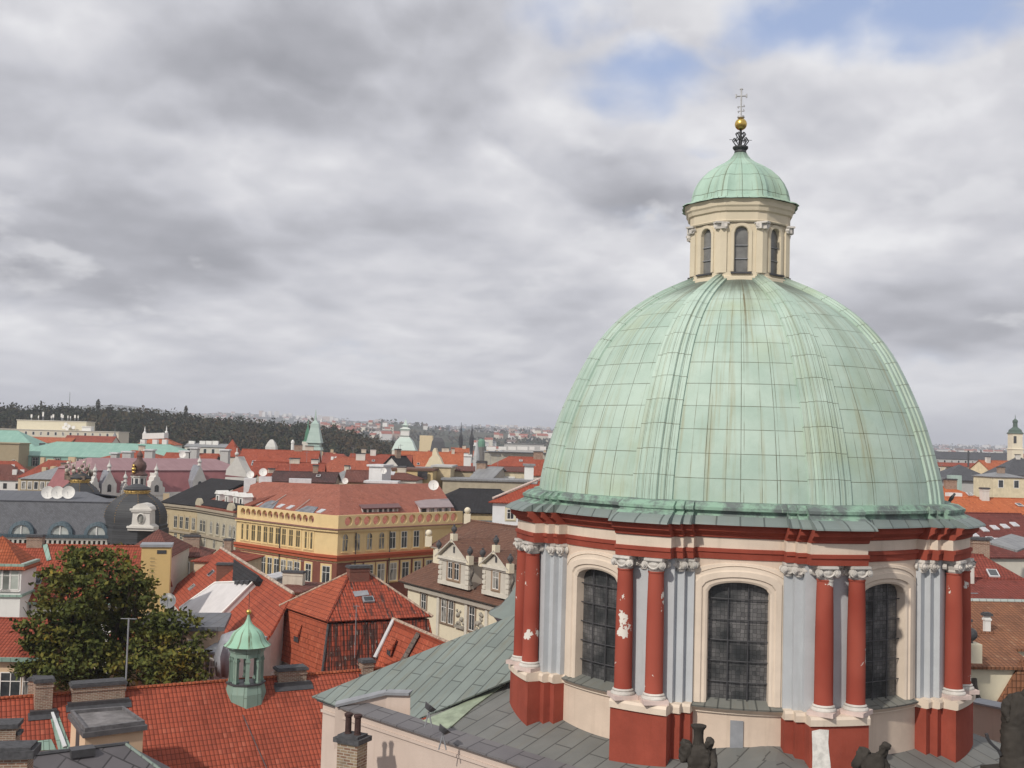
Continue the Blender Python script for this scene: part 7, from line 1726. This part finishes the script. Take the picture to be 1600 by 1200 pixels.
t, c, k = tower('white_church_tower', 'white baroque church tower with a green onion top at the right edge', 1586, 430, [(8.6, 730, 0), (8.6, 703, 0), (9.4, 702.5, 0), (9.4, 701, 0), (8, 700.5, 0), (8, 679, 0), (9.2, 678, 0), (9, 676.5, 1), (7.5, 675, 1), (7, 672, 1), (4, 669, 1), (2.6, 667, 1), (2.4, 661, 1), (3, 660, 1), (2.8, 657, 1), (1, 655, 1), (.4, 654, 1), (.2, 648, 1)], [stucco((.72, .66, .52), 'tower_cream', .05, .15), plain((.10, .14, .12), .6)])  # shaft in one even pale cream plaster
for y in (687, 711): mb = MB(); q = at(1586, y, 430-8.2*k); mb.box((q.x, q.y, q.z-1.4), (1.1, .12, 2.8)); mb.build('window', CAP, t)
W_('roof_strip_house', 'low orange roof peeping out beside the dome at the right', 1476, 1500, 748, 738, 330, 3, 9, OFF, RT3)
W_('grey_range', 'long grey roofed block on the skyline right of the dome', 1470, 1580, 718, 707, 640, 2, 16, GRW, SLF, 'gable', 12)
W_('cream_range', 'long cream range in front of the grey skyline block', 1470, 1570, 729, 724, 420, 3, 10, stucco((.62, .54, .40)), RT2, 'gable', 10)
# the tarmac of far quay roofs: nearest gap fillers between the tree, turret and yellow building
W_('small_brown_house', 'small brown roofed house in front of the beige row', 262, 318, 868, 850, 140, 8, 8, stucco((.5, .42, .3)), RT4, 'hip', 3)
W_('small_crimson_house', 'small crimson roof in front of the grey beige stone house', 306, 372, 876, 858, 132, -6, 8, stucco((.5, .42, .3)), RT2, 'hip')
W_('low_maroon_house', 'low maroon roof left of the pyramid roof house', 418, 468, 922, 910, 112, -10, 7, stucco((.5, .4, .3)), RT4, 'hip')
W_('lattice_white_house', 'small pale house with a shingle hung wall before the yellow building', 404, 430, 902, 898, 118, -14, 5, stucco((.48, .48, .50), 'shingle_wall', .25, .3), GRF, 'shed')
W_('tall_red_peak', 'red pyramid peak showing over the ochre shaft', 196, 262, 866, 826, 128, 6, 12, OFF, RT4, 'pyramid')
# ================================================================== ground, hills, wood
def interp(tab, x):
    if x <= tab[0][0]: return tab[0][1]
    for (a, ya), (b, yb) in zip(tab[:-1], tab[1:]):
        if x <= b: return ya+(yb-ya)*(x-a)/(b-a)
    return tab[-1][1]
HOR = lambda x: 690+.028*(x-800)
RIDGE1 = [(-1500, 640), (0, 640), (100, 636), (180, 632), (240, 638), (300, 647), (350, 645), (420, 648), (470, 651), (530, 655), (570, 660), (600, 658), (640, 664), (700, 668), (740, 665), (800, 669), (860, 671), (1000, 680), (1300, 690), (1480, 697), (1600, 699), (3000, 720)]
RIDGE2 = [(-1500, 660), (300, 662), (480, 668), (560, 664), (600, 661), (640, 664), (680, 671), (720, 675), (790, 676), (860, 678), (1000, 690), (1300, 703), (1480, 709), (1600, 712), (3000, 740)]
def colx(x, y):                         # picture column of a plan point, for placing the ridges
    return 800+FPX*x/max(1, y)
def ground_z(x, y):
    d = math.hypot(x, y)
    if y < 900: return 0.0
    px = colx(x, y); D1_, D2_ = 3000.0, 7000.0
    h2 = EYE+(HOR(px)-interp(RIDGE2, px))/FPX*D1_; h1 = EYE+(HOR(px)-interp(RIDGE1, px))/FPX*D2_
    n = mnoise.noise(Vector((x*.0015, y*.0015, 0)))*10
    h2 = max(h2, 5); h1 = max(h1, 10)
    if y < D1_: t = (y-900)/(D1_-900); z = h2*t**1.6+n*t*(1-t)*2
    elif y < 3900: t = (y-D1_)/900; z = h2*(1-.35*math.sin(math.pi*t*.5)**2)
    elif y < D2_: t = (y-3900)/(D2_-3900); z = h2*.65+(h1-h2*.65)*t**1.2+n*t*(1-t)*4
    else: z = h1*(1-min(1, (y-D2_)/2500)*.5)
    return max(z, 0)
gm = MB(); ys_ = [-300, -100, 50, 150, 300, 500, 900, 1100, 1300, 1500, 1700, 1900, 2100, 2300, 2500, 2700, 2850, 3000, 3150, 3300, 3600, 3900, 4300, 4800, 5300, 5800, 6300, 6700, 7000, 7300, 7800, 8900]
NX = 120; rows_ = []
for y in ys_:
    half = 1200+y*1.05 if y > 0 else 1200
    half = min(half, 8900)
    rows_.append([gm.p((-half+2*half*i/NX, y, ground_z(-half+2*half*i/NX, y))) for i in range(NX+1)])
for a, b in zip(rows_[:-1], rows_[1:]):
    for i in range(NX): gm.idxface([a[i], a[i+1], b[i+1], b[i]])
def land_mat():
    m, nt, b = base_mat('land', .95, .1)
    g = N(nt, 'ShaderNodeNewGeometry').outputs['Position']
    n1 = NOISE(nt, g, .004, 6, .65); n2 = NOISE(nt, g, .03, 5, .7)
    col = MIX(nt, SM(nt, n1, .42, .58), (.035, .045, .022), (.10, .085, .055)); col = MIX(nt, SM(nt, n2, .35, .7), col, (.028, .036, .02))
    y = N(nt, 'ShaderNodeSeparateXYZ', {0: g}).outputs[1]
    col = MIX(nt, SM(nt, y, 950, 850), col, (.09, .085, .08))
    nt.links.new(col, b.inputs['Base Color']); return m
go = gm.build('ground', land_mat(), smooth=True, base=(0, 0, 0), sharp=180); tag(go, kind='structure')
# the wooded hill across the river
WRIDGE = [(-400, 622), (0, 633), (60, 635), (110, 638), (180, 637), (240, 641), (300, 651), (350, 655), (400, 658), (440, 662), (470, 663), (500, 664), (540, 670), (575, 681), (605, 693), (640, 704), (900, 720)]
def hill_z(px, Y):
    zt = EYE+(HOR(px)-interp(WRIDGE, px))/FPX*900-11; t = max(0, min(1, (Y-690)/210)); t2 = max(0, (Y-900)/300)
    return 6+(zt-6)*(t**.8)-10*t2
hm = MB(); HX = [-500+30*i for i in range(42)]; HY = [680, 700, 720, 750, 780, 820, 860, 900, 940, 1000, 1100, 1250]
rows_ = [[hm.p(((px-800)/FPX*Y, Y, hill_z(px, Y) if Y > 690 else 0)) for px in HX] for Y in HY]
for a, b in zip(rows_[:-1], rows_[1:]):
    for i in range(len(HX)-1): hm.idxface([a[i], a[i+1], b[i+1], b[i]])
tag(hm.build('hill', plain((.03, .034, .018), .95, .1, 0, .3, .05, 'wood_floor'), smooth=True, base=(0, 0, 0), sharp=180), kind='structure')
def leaf_mat(name, cols, scale, leafvar=.5):
    m, nt, b = base_mat(name, .75, .15)
    g = N(nt, 'ShaderNodeNewGeometry').outputs['Position']
    uv = N(nt, 'ShaderNodeSeparateXYZ', {0: N(nt, 'ShaderNodeUVMap').outputs[0]})
    f = M(nt, 'ADD', M(nt, 'MULTIPLY', NOISE(nt, g, scale, 3, .6), 1.0), M(nt, 'MULTIPLY', M(nt, 'SUBTRACT', uv.outputs[0], .5), leafvar*.35))
    rp = N(nt, 'ShaderNodeValToRGB', {0: f}); el = rp.color_ramp.elements
    el[0].position = cols[0][0]; el[0].color = (*cols[0][1], 1); el[1].position = cols[-1][0]; el[1].color = (*cols[-1][1], 1)
    for p, c in cols[1:-1]: q = el.new(p); q.color = (*c, 1)
    col = MIX(nt, M(nt, 'MULTIPLY', uv.outputs[1], .22), rp.outputs[0], (.012, .016, .006))
    nt.links.new(col, b.inputs['Base Color'])
    return m
def leafquad(mb, c, s, rnd, m=0, lift=.35):
    n = Vector((rnd.gauss(0, 1), rnd.gauss(0, 1), rnd.gauss(lift, 1))).normalized(); u = n.orthogonal().normalized(); w = n.cross(u); a = rnd.uniform(0, 6.28)
    u, w = u*math.cos(a)+w*math.sin(a), w*math.cos(a)-u*math.sin(a); k = rnd.random(), rnd.random()
    mb.face([c-u*s, c-w*s*.6+u*s*.1, c+u*s, c+w*s*.6-u*s*.1], m, [k]*4)
rw = random.Random(11); fm = MB()
for i in range(2300):
    px = rw.uniform(-260, 650); t = rw.random()**.7; Y = 695+240*t
    x = (px-800)/FPX*Y; z = hill_z(px, Y); r = rw.uniform(3.2, 6.0); h = r*rw.uniform(1.1, 1.7); c = Vector((x, Y, z+h*.8))
    kk = rw.random()
    for k in range(44):
        v = Vector((rw.gauss(0, 1), rw.gauss(0, 1), rw.gauss(0, 1))).normalized()*rw.uniform(.55, 1.0)
        p = c+Vector((v.x*r, v.y*r, v.z*h)); s = rw.uniform(.8, 1.7)
        leafquad(fm, p, s, rw)
        fm.uv[-1] = [(min(1, max(0, kk+rw.uniform(-.2, .2))), rw.random()*.5)]*4
wood = fm.build('hillside_wood', leaf_mat('wood_leaves', [(.30, (.018, .026, .012)), (.45, (.032, .038, .017)), (.58, (.055, .046, .02)), (.75, (.075, .05, .025))], .012, 1.6), base=(0, 800, 20))
tag(wood, 'dark autumn wood covering the hillside across the river', 'wood', kind='stuff')
def poplar(px, y0, y1, Y, label, w=1.0):
    c = at(px, y0, Y); k = Y/FPX; H = (y0-y1)*k; t = thing('poplar_tree', label, 'tree', c, 'lone trees above the wood'); mb = MB(); r = random.Random(int(px))
    for i in range(420):
        z = r.random(); rad = w*(2.0*math.sin(math.pi*min(1, z*.9+.08))**.7); a = r.uniform(0, 6.28); q = math.sqrt(r.random())
        leafquad(mb, c+Vector((rad*q*math.cos(a), rad*q*math.sin(a), z*H)), r.uniform(.35, .8), r)
    mb.build('crown', bpy.data.materials['wood_leaves'], t); mb = MB(); mb.tube(c-vz(6), c+vz(H*.6), .4, 6); mb.build('trunk', CAP, t)
poplar(153, 640, 624, 905, 'dark pointed tree standing up alone above the wood at the left', 1.0); poplar(290, 653, 634, 905, 'slim columnar tree above the wood, right of the pointed one', .9)
t_, c_, k_ = tower('radio_mast', 'thin lattice mast rising far behind the wood', 108, 1400, [(.5, 640, 0), (.3, 613, 0)], [GREYMETAL], 'mast')
h_, I_ = W_('hillside_villa', 'pale villa with a grey roof above the wood', 305, 326, 654, 649, 930, 8, 14, OFF, GRF)
# the far town on the slopes, a mass of specks
rt_ = random.Random(5); tm = MB()
TM = [plain((.62, .58, .50), .9, .2, 0, .05, .01, 'far_wall_cream'), plain((.72, .70, .68), .9, .2, 0, .05, .01, 'far_wall_white'), plain((.52, .40, .34), .9, .2, 0, .05, .01, 'far_wall_pink'), plain((.30, .09, .06), .9, .2, 0, .1, .01, 'far_roof_red'), plain((.16, .12, .11), .9, .2, 0, .1, .01, 'far_roof_brown'), plain((.25, .25, .26), .9, .2, 0, .1, .01, 'far_roof_grey')]
def speck(x, y, w, d, h, wm, rm, flat=False):
    z = ground_z(x, y)-2; rz = rt_.uniform(-.5, .5)
    if flat: tm.box((x, y, z), (w, d, h+2), rz, wm, wm)
    else:
        tm.box((x, y, z), (w, d, h+2), rz, wm); cs, sn = math.cos(rz), math.sin(rz)
        P_ = lambda a, b, c: (x+a*cs-b*sn, y+a*sn+b*cs, z+h+2+c)
        e = [P_(-w/2-.4, -d/2-.4, .01), P_(w/2+.4, -d/2-.4, .01), P_(w/2+.4, d/2+.4, .01), P_(-w/2-.4, d/2+.4, .01)]; a, b = P_(-w/2, 0, d*.4), P_(w/2, 0, d*.4)
        tm.face([e[0], e[1], b, a], rm); tm.face([e[2], e[3], a, b], rm); tm.face([e[0], a, e[3]], wm); tm.face([e[1], e[2], b], wm)
for i in range(2100):
    px = rt_.uniform(300, 900) if i < 1500 else rt_.uniform(1440, 1650); y = 1150+5600*rt_.random()**1.5
    x = (px-800)/FPX*y
    if mnoise.noise(Vector((x*.004, y*.0025, 3))) < .06: continue
    speck(x, y, rt_.uniform(9, 26), rt_.uniform(8, 14), rt_.uniform(5, 13), rt_.choice((0, 0, 1, 1, 2)), rt_.choice((3, 3, 3, 4, 4, 5)))
for x0, x1, Y, hgt, n in ((405, 455, 6500, 34, 7), (464, 535, 6300, 30, 9), (500, 512, 3300, 30, 3), (585, 600, 6500, 28, 2), (775, 862, 6700, 26, 12), (640, 650, 5200, 30, 2), (1480, 1600, 6500, 20, 10)):
    for k in range(n):
        px = x0+(x1-x0)*(k+.5)/n; x = (px-800)/FPX*Y; speck(x, Y+rt_.uniform(-80, 80), (x1-x0)/n/FPX*Y*.8, 16, hgt*rt_.uniform(.7, 1.1), rt_.choice((1, 1, 2)), 5, True)
for i in range(900):                                     # the town goes on behind the dome and past the edges of the view
    zone = rt_.random(); px = rt_.uniform(905, 1440) if zone < .62 else rt_.uniform(1680, 2300) if zone < .82 else rt_.uniform(-700, -90)
    y = 150+1150*rt_.random()**1.1; x = (px-800)/FPX*y
    if px < 1000 and y < 190: continue
    if px < 0 and y > 640: continue
    hh = rt_.uniform(11, 17); w_, d_ = rt_.uniform(14, 26), rt_.uniform(11, 15)
    if hh+d_*.4 > 26: hh = 26-d_*.4
    speck(x, y, w_, d_, hh, rt_.choice((0, 0, 1, 2)), rt_.choice((3, 3, 4, 5)))
tag(tm.build('distant_town', TM, base=(0, 3000, 40)), 'mass of tiny pale and red houses on the far slopes', 'town', kind='stuff')
wm_ = MB(); rw2 = random.Random(3)
for i in range(2600):
    px = rw2.uniform(300, 900) if i < 2000 else rw2.uniform(1440, 1650); y = 1250+5600*rw2.random(); x = (px-800)/FPX*y
    if mnoise.noise(Vector((x*.003, y*.002, 8))) < -.1: continue
    z = ground_z(x, y); s = rw2.uniform(5, 11)*(1+y/9000)
    for k in range(7):
        q = Vector((x+rw2.gauss(0, s), y+rw2.gauss(0, s), z+rw2.uniform(0, s*.9))); leafquad(wm_, q, s*.45, rw2)
tag(wm_.build('distant_trees', bpy.data.materials['wood_leaves'], base=(0, 3000, 40)), 'clumps of trees scattered over the far slopes', 'trees', kind='stuff')

# ---- filler houses of the middle distance, each its own house
rf = random.Random(21); nfill = 0
KINDS = [('red', RT1, 'red'), ('orange', RT3, 'orange'), ('dull red', RT2, 'dull'), ('brown', RT4, 'brown'), ('grey', GRF, 'grey')]
FW = [OFF, OFF, stucco((.66, .60, .45), 'warm_white', .05, .12), stucco((.52, .42, .28), 'tan', .06, .15), WHITEP, PINKP]
def filler(x, Y, w, d, ze, zr, rz, kind, wm):
    nm, rm, _ = kind; mb = MB(); mb.T = Matrix.Translation((x, Y, 0)) @ Matrix.Rotation(rz, 4, 'Z')
    a = w/2; b = d/2; mb.prism([(-a, -b), (a, -b), (a, b), (-a, b)], 0, ze, 0)
    o = .35; hip = rf.random() < .4; hp = min(a*.6, b) if hip else -.2
    e = [(-a-o, -b-o, ze-.1), (a+o, -b-o, ze-.1), (a+o, b+o, ze-.1), (-a-o, b+o, ze-.1)]; r0_, r1_ = (-a+hp, 0, zr), (a-hp, 0, zr)
    mb.face([e[0], e[1], r1_, r0_], 1); mb.face([e[2], e[3], r0_, r1_], 1); mb.face([e[3], e[0], r0_], 1 if hip else 0); mb.face([e[1], e[2], r1_], 1 if hip else 0)
    n = max(2, int(w/3.2))
    for fl in range(2):
        for i in range(n):
            xx = -a+w*(i+.5)/n; z0 = ze-2.5-3.4*fl; mb.face([(xx-.5, -b-.03, z0), (xx+.5, -b-.03, z0), (xx+.5, -b-.03, z0+1.6), (xx-.5, -b-.03, z0+1.6)], 2)
    for i in range(rf.randint(1, 3)):
        xx = rf.uniform(-a*.8, a*.8); yy = rf.uniform(-b*.4, b*.4); zz = zr-(abs(yy)/b)*(zr-ze); mb.box((xx, yy, zz-1), (rf.uniform(.8, 2.4), .9, 2.2+rf.random()), 0, 3)
    for i in range(rf.randint(0, 3)):
        xx = rf.uniform(-a*.7, a*.7); t = rf.uniform(.3, .6); yy = -b*(1-t); zz = ze+(zr-ze)*t; mb.box((xx, yy, zz-.3), (1.2, 1.2, 1.5), 0, 0)
    o_ = mb.build('town_house', [wm, rm, GLASS, FW[3]], base=(x, Y, 0))
    return tag(o_, {'red': 'small red roofed house among the crowded town roofs below the skyline', 'orange': 'small bright orange roofed house among the crowded town roofs below the skyline', 'dull red': 'small dull dark red roofed house among the crowded town roofs', 'brown': 'small brown roofed house among the crowded town roofs', 'grey': 'small grey sheet roofed house among the crowded town roofs'}[nm], 'house', nm+' roofed houses in the crowded town')
for Y in (318, 345, 400, 455, 500, 560, 650, 690, 760, 830, 920, 1010, 1120):
    for x0_, x1_ in ((-40, 880), (1462, 1650)):
        px = x0_
        while px < x1_:
            w = rf.uniform(14, 30); dpx = w/Y*FPX; c = px+dpx/2; px += dpx*rf.uniform(.95, 1.12)
            if Y > 660 and c < 640: continue
            if Y > 520 and c < 600 and rf.random() < .35: continue
            yy = Y+rf.uniform(-12, 12); x = (c-800)/FPX*yy
            if any(math.hypot(x-fx, yy-fy) < fr+w*.5 for fx, fy, fr, _, _ in FOOT): continue
            zr = rf.uniform(19, 23.5) if Y < 470 else rf.uniform(18, 25); d = rf.uniform(11, 16)
            kd = rf.choices(KINDS, (5, 3, 4, 2, 3))[0]; filler(x, yy, w, d, zr-d*.36, zr, rf.uniform(-.35, .35), kd, rf.choice(FW)); nfill += 1
for Y in (100, 116, 132, 150, 170, 192, 215, 240, 268, 292):      # low roofs in the gaps between the larger houses
    for x0_, x1_ in ((-40, 860), (1490, 1650)):
        px = x0_
        while px < x1_:
            w = rf.uniform(10, 18); dpx = w/Y*FPX; c = px+dpx/2; px += dpx*rf.uniform(1.0, 1.25)
            yy = Y+rf.uniform(-4, 4); x = (c-800)/FPX*yy
            if any(math.hypot(x-fx, yy-fy) < fr+w*.4 for fx, fy, fr, _, _ in FOOT): continue
            if Y < 230 and c < 780 and Y < 230: 
                zr = rf.uniform(6, 9.5)
            else: zr = rf.uniform(13, 17.5) if Y > 200 else rf.uniform(7, 10)
            d = rf.uniform(8, 11); filler(x, yy, w, d, zr-d*.36, zr, rf.uniform(-.5, .5), rf.choice(KINDS[2:4]), rf.choice(FW[2:4])); nfill += 1
print('fillers', nfill)

# ---- the leafy trees in the courtyard
LEAF = leaf_mat('autumn_leaves', [(.30, (.045, .060, .016)), (.46, (.085, .100, .024)), (.58, (.135, .135, .030)), (.67, (.20, .165, .030)), (.76, (.32, .22, .03))], .38, .45)
BARK = plain((.06, .048, .036), .95, .1, 0, .3, 6, 'bark')
def leafy_tree(label, base_px, lobes, Y0, seed, n_per):
    r = random.Random(seed); cs = []
    for x, y, rp, dy in lobes: cs.append((at(x, y, Y0+dy), rp/FPX*(Y0+dy)))
    b = at(base_px[0], base_px[1], Y0); root = thing('leafy_tree', label, 'tree', (b.x, b.y, 0)); mb = MB()
    for c, rad in cs:
        nsub = max(12, int(rad*rad*8.5))
        for s in range(nsub):
            v = Vector((r.gauss(0, 1), r.gauss(0, 1), r.gauss(0, 1))).normalized()*(rad*1.12*r.random()**.40); v.z *= .85; sc = c+v; sr = r.uniform(.35, .75)
            for k in range(n_per):
                p = sc+Vector((r.gauss(0, 1)*sr*.6, r.gauss(0, 1)*sr*.6, r.gauss(0, 1)*sr*.42)); leafquad(mb, p, r.uniform(.13, .25), r, 0, .8)
    mb.build('crown', LEAF, root)
    mb = MB(); fork = Vector((b.x, b.y, max(5, min(c.z for c, _ in cs)-2.5))); mb.tube((b.x, b.y, 0), fork, .5, 10, 0, .38)
    for c, rad in cs:
        mid = fork.lerp(c, .5)+Vector((r.gauss(0, .4), r.gauss(0, .4), .4)); mb.tube(fork, mid, .2, 6, 0, .13); mb.tube(mid, c, .13, 6, 0, .05)
        for k in range(4): mb.tube(mid.lerp(c, r.random()), c+Vector((r.gauss(0, rad*.5), r.gauss(0, rad*.5), r.gauss(0, rad*.5))), .06, 4, 0, .02)
    mb.build('trunk', BARK, root); return root
leafy_tree('tall green tree turning yellow behind the red ridge at the left', (135, 1080), [(135, 878, 34, 1), (100, 902, 34, -1), (172, 893, 36, 1), (212, 905, 26, 0), (85, 930, 26, 0), (125, 935, 42, -2), (175, 935, 40, 1), (222, 935, 22, 0), (70, 985, 36, -2), (115, 985, 46, -1), (165, 985, 44, 2), (55, 1020, 28, -2.5), (95, 1035, 40, -3), (150, 1035, 46, -2), (205, 990, 34, 1), (195, 1035, 40, -1), (48, 1042, 18, -3)], 83, 4, 38)
leafy_tree('lower round tree turning yellow between the tall tree and the copper belfry', (265, 1090), [(245, 1010, 36, 0), (285, 985, 32, 1), (300, 1025, 26, 0), (262, 1045, 38, -1), (230, 1055, 34, -1), (290, 1055, 28, -1), (255, 978, 24, 1)], 82, 9, 38)

# ---- dark statues on the church parapet
STAT = stucco((.052, .046, .040), 'soot_black_stone', .4, .3)
def wall2(s): return a2+pd2*s-pn2*.1
def statue(P, label, chain, horn=None, skirt=.42, name='statue', h0=22.25, top=23.2):
    """chain: list of (name, parent, (x right, y away, z up), radius)"""
    view = Vector((P.x, P.y, 0)).normalized(); rx = Vector((view.y, -view.x, 0))
    def W(q): return Vector((P.x, P.y, 0))+rx*q[0]+view*q[1]+vz(q[2])
    root = thing('parapet_statue', label, 'statue', (P.x, P.y, h0), 'statues on the church parapet')
    idx = {}; vs, es, rs = [], [], []
    for nm, par, q, r in chain:
        idx[nm] = len(vs); vs.append(W(q)-Vector(root.location)); rs.append(r)
        if par: es.append((idx[par], idx[nm]))
    me = bpy.data.meshes.new('figure'); me.from_pydata([tuple(v) for v in vs], es, []); me.materials.append(STAT)
    o = bpy.data.objects.new('figure', me); C.objects.link(o); o.parent = root; WORLD[o.name] = WORLD[root.name]
    sk = o.modifiers.new('skin', 'SKIN'); sk.use_smooth_shade = True
    for i, r in enumerate(rs): me.skin_vertices[0].data[i].radius = (r, r)
    me.skin_vertices[0].data[0].use_root = True
    ss = o.modifiers.new('sub', 'SUBSURF'); ss.levels = 3; ss.render_levels = 3
    tx = bpy.data.textures.new('carving', 'CLOUDS'); tx.noise_scale = .13; tx.noise_depth = 3; dp = o.modifiers.new('carve', 'DISPLACE'); dp.texture = tx; dp.strength = .11; dp.mid_level = .5
    mb = MB(); mb.box((P.x, P.y, h0-.45), (.95, .95, .5), R(20)); mb.build('plinth', STAT, root)
    if horn:
        mb = MB(); c = W(horn[0]); mb.lathe(horn[1], 14, (c.x, c.y, 0)); mb.build('carved_vase', STAT, root, smooth=True)
    return root
p1_ = wallend-pd*3.45-pn*.1
statue(p1_, 'dark winged statue with a flared vase rising over its back, below the middle window',
    [('pelvis', None, (0, 0, 22.95), .36), ('feet', 'pelvis', (0, .0, 22.3), .42), ('waist', 'pelvis', (0, 0, 23.3), .30), ('chest', 'waist', (-.02, .02, 23.72), .33), ('neck', 'chest', (.2, -.08, 23.98), .10), ('head', 'neck', (.30, -.14, 24.15), .145), ('brow', 'head', (.32, -.2, 24.24), .10),
     ('shl', 'chest', (-.34, 0, 23.85), .17), ('wing', 'shl', (-.40, .1, 24.12), .12), ('wingl', 'shl', (-.42, .15, 23.5), .16), ('shr', 'chest', (.34, 0, 23.82), .14), ('elr', 'shr', (.42, -.2, 23.5), .10), ('har', 'elr', (.25, -.35, 23.4), .07)],
    ((-.02, .12, 0), [(.2, 23.7), (.16, 23.95), (.13, 24.2), (.14, 24.38), (.21, 24.47), (.21, 24.50), (.1, 24.5)]))
p2_ = wall2(2.8)
statue(p2_, 'dark crouching statue with a raised shoulder and turned head, right of the bare white patch',
    [('pelvis', None, (0, 0, 22.95), .38), ('feet', 'pelvis', (0, 0, 22.3), .42), ('waist', 'pelvis', (-.02, 0, 23.35), .33), ('chest', 'waist', (-.05, .02, 23.8), .32), ('neck', 'chest', (.22, -.05, 24.1), .11), ('head', 'neck', (.31, -.1, 24.38), .165), ('chin', 'head', (.45, -.16, 24.30), .085),
     ('shl', 'chest', (-.28, .02, 24.0), .16), ('wing', 'shl', (-.20, .1, 24.16), .17), ('wingl', 'shl', (-.42, .1, 23.6), .19), ('shr', 'chest', (.28, 0, 23.85), .15), ('elr', 'shr', (.40, -.15, 23.5), .10), ('har', 'elr', (.50, -.3, 23.62), .07)])
p3_ = wall2(10.0)
k3 = p3_.y/FPX; xz = lambda x, y: ((x-(800+FPX*p3_.x/p3_.y))*k3, EYE-(y-HOR(1585))*k3)
def q3_(x, y, dy=0): a, z = xz(x, y); return (a, dy, z)
statue(p3_, 'tall dark statue bending to the right at the right edge',
    [('pelvis', None, q3_(1586, 1150), .42), ('feet', 'pelvis', q3_(1588, 1205), .50), ('waist', 'pelvis', q3_(1586, 1125), .36), ('chest', 'waist', q3_(1590, 1100), .42), ('neck', 'chest', q3_(1602, 1078, -.1), .18), ('head', 'neck', q3_(1612, 1066, -.2), .24),
     ('shl', 'chest', q3_(1578, 1088), .20), ('ell', 'shl', q3_(1574, 1104, -.2), .14), ('hal', 'ell', q3_(1580, 1118, -.3), .09), ('shr', 'chest', q3_(1606, 1092), .24), ('elr', 'shr', q3_(1618, 1110, -.2), .14)], h0=EYE-(1195-HOR(1585))*k3)
mb = MB(); pts = [at(x, y, 33.5) for x, y in ((1541, 1146), (1543, 1153), (1547, 1160), (1553, 1166), (1560, 1172), (1564, 1180))]
for a, b in zip(pts[:-1], pts[1:]): mb.tube(a, b, .05, 6)
tag(mb.build('iron_hook', DKMETAL), 'curved black iron hook beside the tall statue at the right edge', 'hook')
# floodlights on the roof and a pigeon on the ledge
def floodlight(px, py, Y, label):
    P = at(px, py, Y); P.z = max(lowroof(P), P.z-.5) ; t = thing('floodlight', label, 'floodlight', P, 'floodlights on the church roof')
    top = at(px, py, Y); mb = MB()
    for s in (-.12, .12): mb.tube(P+Vector((s, 0, 0)), top, .025, 5)
    mb.build('stand', GREYMETAL, t); mb = MB(); d = Vector((.55, .2, .75)).normalized(); c = top+vz(.1); mb.tube(c-d*.06, c+d*.10, .13, 12, 0, .22); mb.tube(c+d*.10, c+d*.12, .23, 12); mb.build('lamp_head', DKMETAL, t)
floodlight(670, 1112, 36.5, 'black floodlight on a stand where the two roofs meet'); floodlight(692, 1147, 35.6, 'black floodlight half hidden behind the parapet')
b_ = at(1486, 783, 38.2); mb = MB(); c = b_
for t in range(9):
    pass
prof = [(.001, -.16), (.03, -.14), (.055, -.06), (.07, .03), (.055, .11), (.04, .15), (.045, .19), (.035, .23), (.001, .25)]
mb.T = Matrix.Translation(c+vz(.08)) @ Matrix.Rotation(R(35), 4, 'Y') @ Matrix.Rotation(R(15), 4, 'Z'); mb.lathe(prof, 10, (0, 0, 0)); mb.box((0, 0, -.30), (.02, .08, .16)); mb.box((.0, .03, .0), (.0, .0, .0)) if False else None
mb.T = None; mb.tube(c+vz(.08), c-vz(.05), .01, 4); bd = mb.build('pigeon', DKMETAL, smooth=True); tag(bd, 'dark pigeon perched on the dome ledge beside the orange roof', 'bird')
# thin air
hz = MB(); hz.box((0, 4300, -1), (18600, 9600, 190)); ho = hz.build('haze', [], base=(0, 4300, -1)); tag(ho, 'thin pale haze over the town', 'haze', kind='stuff')
hm_ = bpy.data.materials.new('haze'); hm_.use_nodes = True; nt = hm_.node_tree; nt.nodes.clear()
o_ = N(nt, 'ShaderNodeOutputMaterial'); v_ = N(nt, 'ShaderNodeVolumePrincipled', {'Color': (.86, .9, 1.0, 1), 'Density': HAZE_D, 'Anisotropy': 0.0}); nt.links.new(v_.outputs[0], o_.inputs['Volume']); ho.data.materials.append(hm_)
